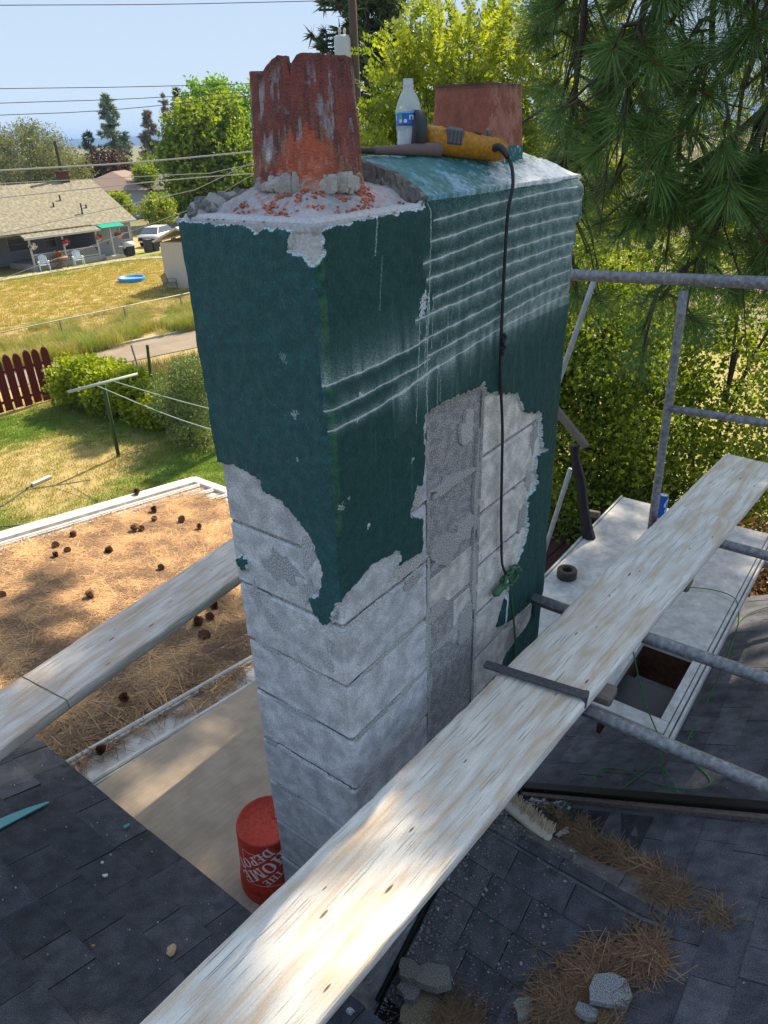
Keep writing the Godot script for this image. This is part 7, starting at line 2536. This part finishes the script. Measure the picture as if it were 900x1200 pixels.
func on_the_roofs() -> void:
	bucket()
	# brush with green handle beside the chimney's foot
	var br := thing("brush", "hand brush with green handle and pale bristles by the flashing", "brush", V3(1.12, 3.6, 0.05))
	var n := V3(0, 1, -0.56).normalized()
	var on := func(x: float, z: float, up: float) -> Vector3: return V3(x, main_y(z), z) + n * up
	var mb := MB.new(true)
	mb.tube(curve([V3(0.665, 3.905, 0.02), V3(0.73, 3.90, 0.065), V3(0.80, 3.89, 0.12), V3(0.845, 3.885, 0.145)], 10), [0.009, 0.011, 0.0125, 0.013, 0.013, 0.013, 0.013, 0.0125, 0.012, 0.011, 0.008], 12)
	obj("handle", mb, mat("brush_green", lin(0.012, 0.13, 0.035), 0.45), br)
	var p0 := V3(0.905, 3.885, 0.06)
	var p1 := V3(0.845, 3.885, 0.30)
	var along := (p1 - p0).normalized()
	var sd := along.cross(n).normalized()
	mb = MB.new()
	mb.box((p0 + p1) * 0.5, V3(p0.distance_to(p1), 0.022, 0.05), Basis(along, n, along.cross(n)).orthonormalized(), 0.007)
	obj("block", mb, mat("brush_wood", lin(0.62, 0.55, 0.45), 0.7), br)
	mb = MB.new()
	for k in 420:
		var t := rnd(0.02, 0.98)
		var s0 := p0.lerp(p1, t) + sd * rnd(-0.02, 0.02)
		var d := (-sd * 0.9 + n * 0.35 + any_dir() * 0.22).normalized() * rnd(0.04, 0.062)
		var ww := along * 0.0016
		mb.col = lin(0.60, 0.48, 0.33) * rnd(0.6, 1.25)
		mb.quad(s0 - ww, s0 + ww, s0 + d + ww, s0 + d - ww)
	tag(obj("bristles", mb, mat("bristle", Color.WHITE, 0.8), br), "", "", "", "stuff")
	# mortar chunks and paint chips: each a stone of its own
	var stone := mat("mortar_chunk", Color.WHITE, 0.95, grain("granules", 0.22), 1.6, 0.25, grain("turf_bump", 0.12, 4, 0, 1))
	var slabs := [
		[V3(0.385, 0, 0.73), 0.075, 0.02, lin(0.50, 0.52, 0.54), "largest white mortar slab on the needle heap in the valley"],
		[V3(0.30, 0, 0.685), 0.035, 0.018, lin(0.48, 0.50, 0.52), "small white mortar chip beside the largest slab"],
		[V3(0.235, 0, 0.50), 0.046, 0.02, lin(0.46, 0.45, 0.40), "triangular pale chip left of the needle heap"],
		[V3(0.16, 0, 0.06), 0.05, 0.03, lin(0.40, 0.38, 0.34), "grey mortar lump topmost of the rubble under the plank"],
		[V3(0.185, 0, 0.15), 0.075, 0.03, lin(0.44, 0.42, 0.38), "broad grey mortar slab in the rubble under the plank"],
		[V3(0.11, 0, 0.10), 0.045, 0.03, lin(0.40, 0.38, 0.35), "grey mortar lump left in the rubble under the plank"],
		[V3(0.09, 0, 0.18), 0.09, 0.02, lin(0.42, 0.35, 0.24), "flat tan mortar slab at the bottom edge below the rubble"],
		[V3(-0.205, 0, 0.10), 0.012, 0.008, lin(0.6, 0.62, 0.64), "tiny white chip on the dark shingles beside the plank"]]
	for q in slabs:
		mb = MB.new()
		mb.col = q[3]
		var p: Vector3 = q[0]
		var y: float = roof_y(p.x, p.z)
		mb.plate(chips(8, q[1], 0.4), V3(p.x, y + 0.03 + q[2], p.z), q[2], basis_up(V3(0.15 + rnd(-.15, .15), 1, -0.25 + rnd(-.15, .15)), rnd(0, 6)))
		tag(obj("mortar_chunk", mb, stone, self), q[4], "rubble")
	var flakes := [
		[V3(-0.46, 0, -1.41), V(0.12, 0.022), lin(0.10, 0.30, 0.32), "long teal paint flake at the left edge of the shingles"],
		[V3(-0.205, 0, -1.085), V(0.016, 0.010), lin(0.10, 0.28, 0.28), "small teal paint flake near the shingle eave"],
		[V3(-0.408, 0, -0.905), V(0.010, 0.007), lin(0.6, 0.62, 0.62), "pale round chip on the lighter shingle"],
		[V3(-0.38, 0, -0.97), V(0.006, 0.005), lin(0.6, 0.62, 0.62), "pinhead white chip above the pale round one"],
		[V3(-0.60, 0, -0.66), V(0.006, 0.006), lin(0.35, 0.14, 0.12), "reddish crumb on the lower left shingles"]]
	for q in flakes:
		mb = MB.new()
		mb.col = q[2]
		var o := chips(10, 1.0, 0.4)
		for i in o.size():
			o[i] = o[i] * (q[1] as Vector2)
		if q[1].x > 0.1:
			o = PackedVector2Array([V(-0.13, -0.025), V(-0.02, -0.022), V(0.05, -0.012), V(0.118, 0.004), V(0.122, 0.014), V(0.02, 0.020), V(-0.13, 0.03)])
		var p: Vector3 = q[0]
		mb.plate(o, V3(p.x, wing_y(p.x) + 0.024, p.z), 0.005, Basis(Vector3.BACK, -0.354) * Basis(Vector3.UP, 0.08 if q[1].x > 0.1 else rnd(0, 6)))
		tag(obj("paint_flake", mb, mat("flake", Color.WHITE, 0.7), self), q[3], "paint flake")
	mb = MB.new()
	mb.col = lin(0.42, 0.30, 0.17)
	mb.rock(V3(-0.442, wing_y(-0.442) + 0.022, -0.474), V3(0.045, 0.018, 0.032), Basis(Vector3.UP, 0.5), rng, 0.9)
	tag(obj("dead_leaf", mb, mats["flake"], self), "curled tan dead leaf on the dark shingles near the plank", "leaf")
	# crumbs of mortar and green chips, too many to count
	mb = MB.new()
	for k in 2600:
		var x := rnd(-0.1, 1.0)
		var z := 0.025 + pow(rnd(0, 1), 2.2) * 0.45
		if rnd(0, 1) > 1.15 - x * 0.75 and z > 0.2:
			continue
		var y := roof_y(x, z) + 0.016
		var sz := rnd(0.0015, 0.006) * (2.2 if rnd(0, 1) < 0.07 else 1.0)
		mb.col = lin(0.34, 0.33, 0.32) * rnd(0.5, 1.2) if rnd(0, 1) < 0.85 else lin(0.04, 0.15, 0.13)
		mb.box(V3(x, y, z), V3(sz, sz * 0.5, sz * 0.8), basis_up(V3(rnd(-.6, .6), 1, rnd(-.6, .6)), rnd(0, 6)))
	for k in 220:      # the heap of chips at the chimney's corner
		var x := 1.16 + rnd(-0.10, 0.10)
		var z := 0.12 + rnd(-0.10, 0.12)
		mb.col = lin(0.36, 0.38, 0.40) * rnd(0.6, 1.3) if rnd(0, 1) < 0.65 else lin(0.03, 0.14, 0.11)
		var sz := rnd(0.008, 0.035)
		mb.box(V3(x, main_y(z) + 0.018 + rnd(0, 0.012), z), V3(sz, 0.005, sz * 0.6), basis_up(V3(rnd(-.5, .5), 1, -0.5 + rnd(-.4, .4)), rnd(0, 6)))
	for k in 34:      # larger flakes of stucco by the brush
		var x := rnd(0.86, 1.12)
		var z := rnd(0.04, 0.30)
		mb.col = lin(0.62, 0.60, 0.55) * rnd(0.7, 1.15) if rnd(0, 1) < 0.6 else lin(0.03, 0.16, 0.10) * rnd(0.8, 1.4)
		var sz := rnd(0.025, 0.06)
		mb.box(V3(x, roof_y(x, z) + 0.02 + rnd(0, 0.02), z), V3(sz, 0.007, sz * rnd(0.3, 0.6)), basis_up(V3(rnd(-.4, .4), 1, -0.2 + rnd(-.4, .4)), rnd(0, 6)), 0.002)
	for k in 110:
		var x := rnd(-1.0, -0.2)
		var z := rnd(-1.9, 0.4)
		mb.col = lin(0.5, 0.5, 0.5) * rnd(0.5, 1.1)
		var sz := rnd(0.0015, 0.0045)
		mb.box(V3(x, roof_y(x, z) + 0.015, z), V3(sz, sz, sz))
	for k in 90:
		var x := rnd(0.4, 3.2)
		var z := rnd(0.0, 1.2)
		if roof_y(x, z) > main_y(z) + 0.02:
			continue
		mb.col = lin(0.5, 0.5, 0.5) * rnd(0.5, 1.1)
		var sz := rnd(0.0015, 0.005)
		mb.box(V3(x, main_y(z) + 0.013, z), V3(sz, sz, sz))
	tag(obj("mortar_crumbs", mb, mat("flake", Color.WHITE), self), "loose mortar crumbs and green chips round the chimney's foot", "debris", "", "stuff")
	# pine needles gathered in the valley
	var tuft := MB.new()
	for k in 7:
		var a := rnd(0, TAU)
		var c0 := V3(rnd(-.055, .055), 0.002 * k, rnd(-.055, .055))
		var d := V3(cos(a), rnd(-.06, .10), sin(a)) * rnd(0.035, 0.075)
		var s := V3(-sin(a), 0, cos(a)) * 0.0011
		tuft.col = Color.WHITE * rnd(0.6, 1.2)
		tuft.quad(c0 - d - s, c0 - d + s, c0 + d + s, c0 + d - s)
	var xf := []
	var cols := []
	var strew := func(c: Vector2, rx: float, rz: float, count: int, high: float) -> void:
		for k in count:
			var a := rnd(0, TAU)
			var r := absf(rng.randfn(0.0, 0.55))
			var x := c.x + cos(a) * r * rx
			var z := c.y + sin(a) * r * rz
			if z < 0.03:
				continue
			var y := roof_y(x, z) + 0.014 + rnd(0, high) * maxf(0.0, 1.0 - r)
			xf.append(Transform3D(basis_up(V3(rnd(-.3, .3), 1, -0.4 + rnd(-.3, .3)), rnd(0, TAU), rnd(0.6, 1.1)), V3(x, y, z)))
			cols.append(lin(0.36, 0.22, 0.12).lerp(lin(0.15, 0.10, 0.065), rnd(0, 1)) * rnd(0.7, 1.3))
	strew.call(Vector2(0.42, 0.66), 0.17, 0.10, 360, 0.018)
	strew.call(Vector2(0.28, 0.60), 0.13, 0.09, 240, 0.018)
	strew.call(Vector2(0.56, 0.79), 0.09, 0.08, 110, 0.01)
	for k in 16:
		var t := k / 15.0
		strew.call(Vector2(lerpf(1.14, 0.84, t), lerpf(0.17, 0.80, t)), 0.05, 0.055, 26, 0.008)
	strew.call(Vector2(0.93, 0.42), 0.05, 0.06, 40, 0.01)
	strew.call(Vector2(0.10, 0.30), 0.08, 0.10, 200, 0.02)
	strew.call(Vector2(0.80, 0.94), 0.04, 0.03, 12, 0.004)
	strew.call(Vector2(0.03, 0.28), 0.10, 0.10, 160, 0.02)
	tag(multi("valley_needles", tuft.done(), mats["dry_needle"], xf, cols), "brown pine needles heaped along the roof valley", "pine needles")
	# a twig and the garden string
	mb = MB.new(true)
	mb.tube(curve([V3(0.66, main_y(0.72) + 0.03, 0.72), V3(0.73, main_y(0.72) + 0.025, 0.73), V3(0.83, main_y(0.72) + 0.02, 0.735)], 8), 0.003, 5)
	tag(obj("twig", mb, mat("twig", lin(0.25, 0.18, 0.12), 0.9), self), "thin bare twig lying beside the valley needles", "twig")
	mb = MB.new(true)
	var gp := [V3(0.98, 4.92, 0.44), V3(0.96, 4.90, 0.47), V3(1.05, 4.62, 0.52), V3(1.16, 4.36, 0.58), V3(1.22, 4.10, 0.62), V3(1.36, 3.93, 0.66), V3(1.57, main_y(0.52) + 0.02, 0.52), V3(1.37, main_y(0.41) + 0.018, 0.41), V3(1.385, main_y(0.34) + 0.018, 0.345), V3(1.46, main_y(0.27) + 0.018, 0.27), V3(1.53, main_y(0.29) + 0.018, 0.29), V3(1.52, main_y(0.40) + 0.018, 0.40), V3(1.45, main_y(0.53) + 0.018, 0.53), V3(1.42, main_y(0.67) + 0.018, 0.67), V3(1.455, main_y(0.76) + 0.018, 0.76), V3(1.53, main_y(0.73) + 0.018, 0.735), V3(1.67, main_y(0.61) + 0.02, 0.61), V3(1.85, main_y(0.59) + 0.02, 0.595), V3(2.17, main_y(0.6) + 0.03, 0.60), V3(2.30, 4.25, 0.625), V3(2.40, 4.312, 0.575), V3(2.42, 4.312, 0.45), V3(2.34, 4.312, 0.30), V3(2.2, 4.312, 0.2)]
	mb.tube(curve(gp, 170), 0.0028, 6)
	tag(obj("green_string", mb, mat("green_string", lin(0.05, 0.22, 0.06), 0.5), self), "thin green string trailing from the plank over board and shingles", "string")
	mb = MB.new(true)
	mb.tube(curve([V3(2.45, main_y(0.60) + 0.02, 0.60), V3(2.7, main_y(0.58) + 0.018, 0.58), V3(2.98, main_y(0.57) + 0.018, 0.57), V3(3.1, main_y(0.72) + 0.018, 0.72), V3(3.2, main_y(1.0) + 0.018, 1.0)], 40), 0.0028, 6)
	tag(obj("green_string", mb, mats["green_string"], self), "loose end of green string on the shingles right of the board", "string")


# --- overhead lines --------------------------------------------------------------------------------------------------------------

func wires() -> void:
	var dark := mat("wire_dark", lin(0.05, 0.05, 0.055), 0.6)
	var pale := mat("wire_pale", lin(0.42, 0.42, 0.40), 0.6)
	var lines := [
		[[V3(20.90, 12.54, -38.28), V3(27.15, 12.68, -34.06), V3(32.92, 12.75, -28.50)], 0.018, dark, "topmost thin dark power line near the top edge of the sky"],
		[[V3(20.11, 9.12, -38.71), V3(25.28, 9.13, -35.48), V3(30.20, 9.16, -31.36)], 0.018, dark, "thin dark power line, highest of the three above the skyline"],
		[[V3(19.97, 8.50, -38.79), V3(25.20, 8.59, -35.54), V3(30.01, 8.77, -31.55)], 0.018, dark, "thin dark power line, middle of the three above the skyline"],
		[[V3(19.85, 7.98, -38.85), V3(23.36, 8.05, -36.80), V3(26.37, 8.25, -34.67), V3(30, 8.6, -31.3)], 0.018, dark, "thin dark power line, lowest of the three above the skyline"],
		[[V3(19.28, 5.50, -39.15), V3(24.73, 5.59, -35.88), V3(29.86, 5.90, -31.69)], 0.045, pale, "thick pale cable crossing in front of the round maple"],
		[[V3(18.98, 4.23, -39.30), V3(26.42, 4.66, -34.64), V3(29.13, 4.77, -32.37)], 0.03, pale, "pale cable below the thick one, over the house roof"],
		[[V3(24.40, 3.52, -36.11), V3(27.44, 4.12, -33.82), V3(28.77, 4.79, -32.68)], 0.02, pale, "thin pale wire rising to the chimney's left shoulder"],
		[[V3(26.45, 4.91, -34.61), V3(27.90, 4.92, -33.44), V3(28.91, 5.09, -32.56)], 0.02, pale, "short thin pale wire in front of the maple crown"],
		[[V3(25.9, 2.7, -35.0), V3(27.3, 3.2, -33.9), V3(28.8, 4.1, -32.6)], 0.016, pale, "lowest thin wire before the maple crown"]]
	for q in lines:
		var pts: Array = q[0]
		var a: Vector3 = pts[0] + (pts[0] - pts[1]).normalized() * 26.0
		var b: Vector3 = pts[-1] + (pts[-1] - pts[-2]).normalized() * 8.0
		var mb := MB.new(true)
		mb.tube(curve([a] + pts + [b], 24), q[1], 6)
		tag(obj("power_line", mb, q[2], self), q[3], "power line")
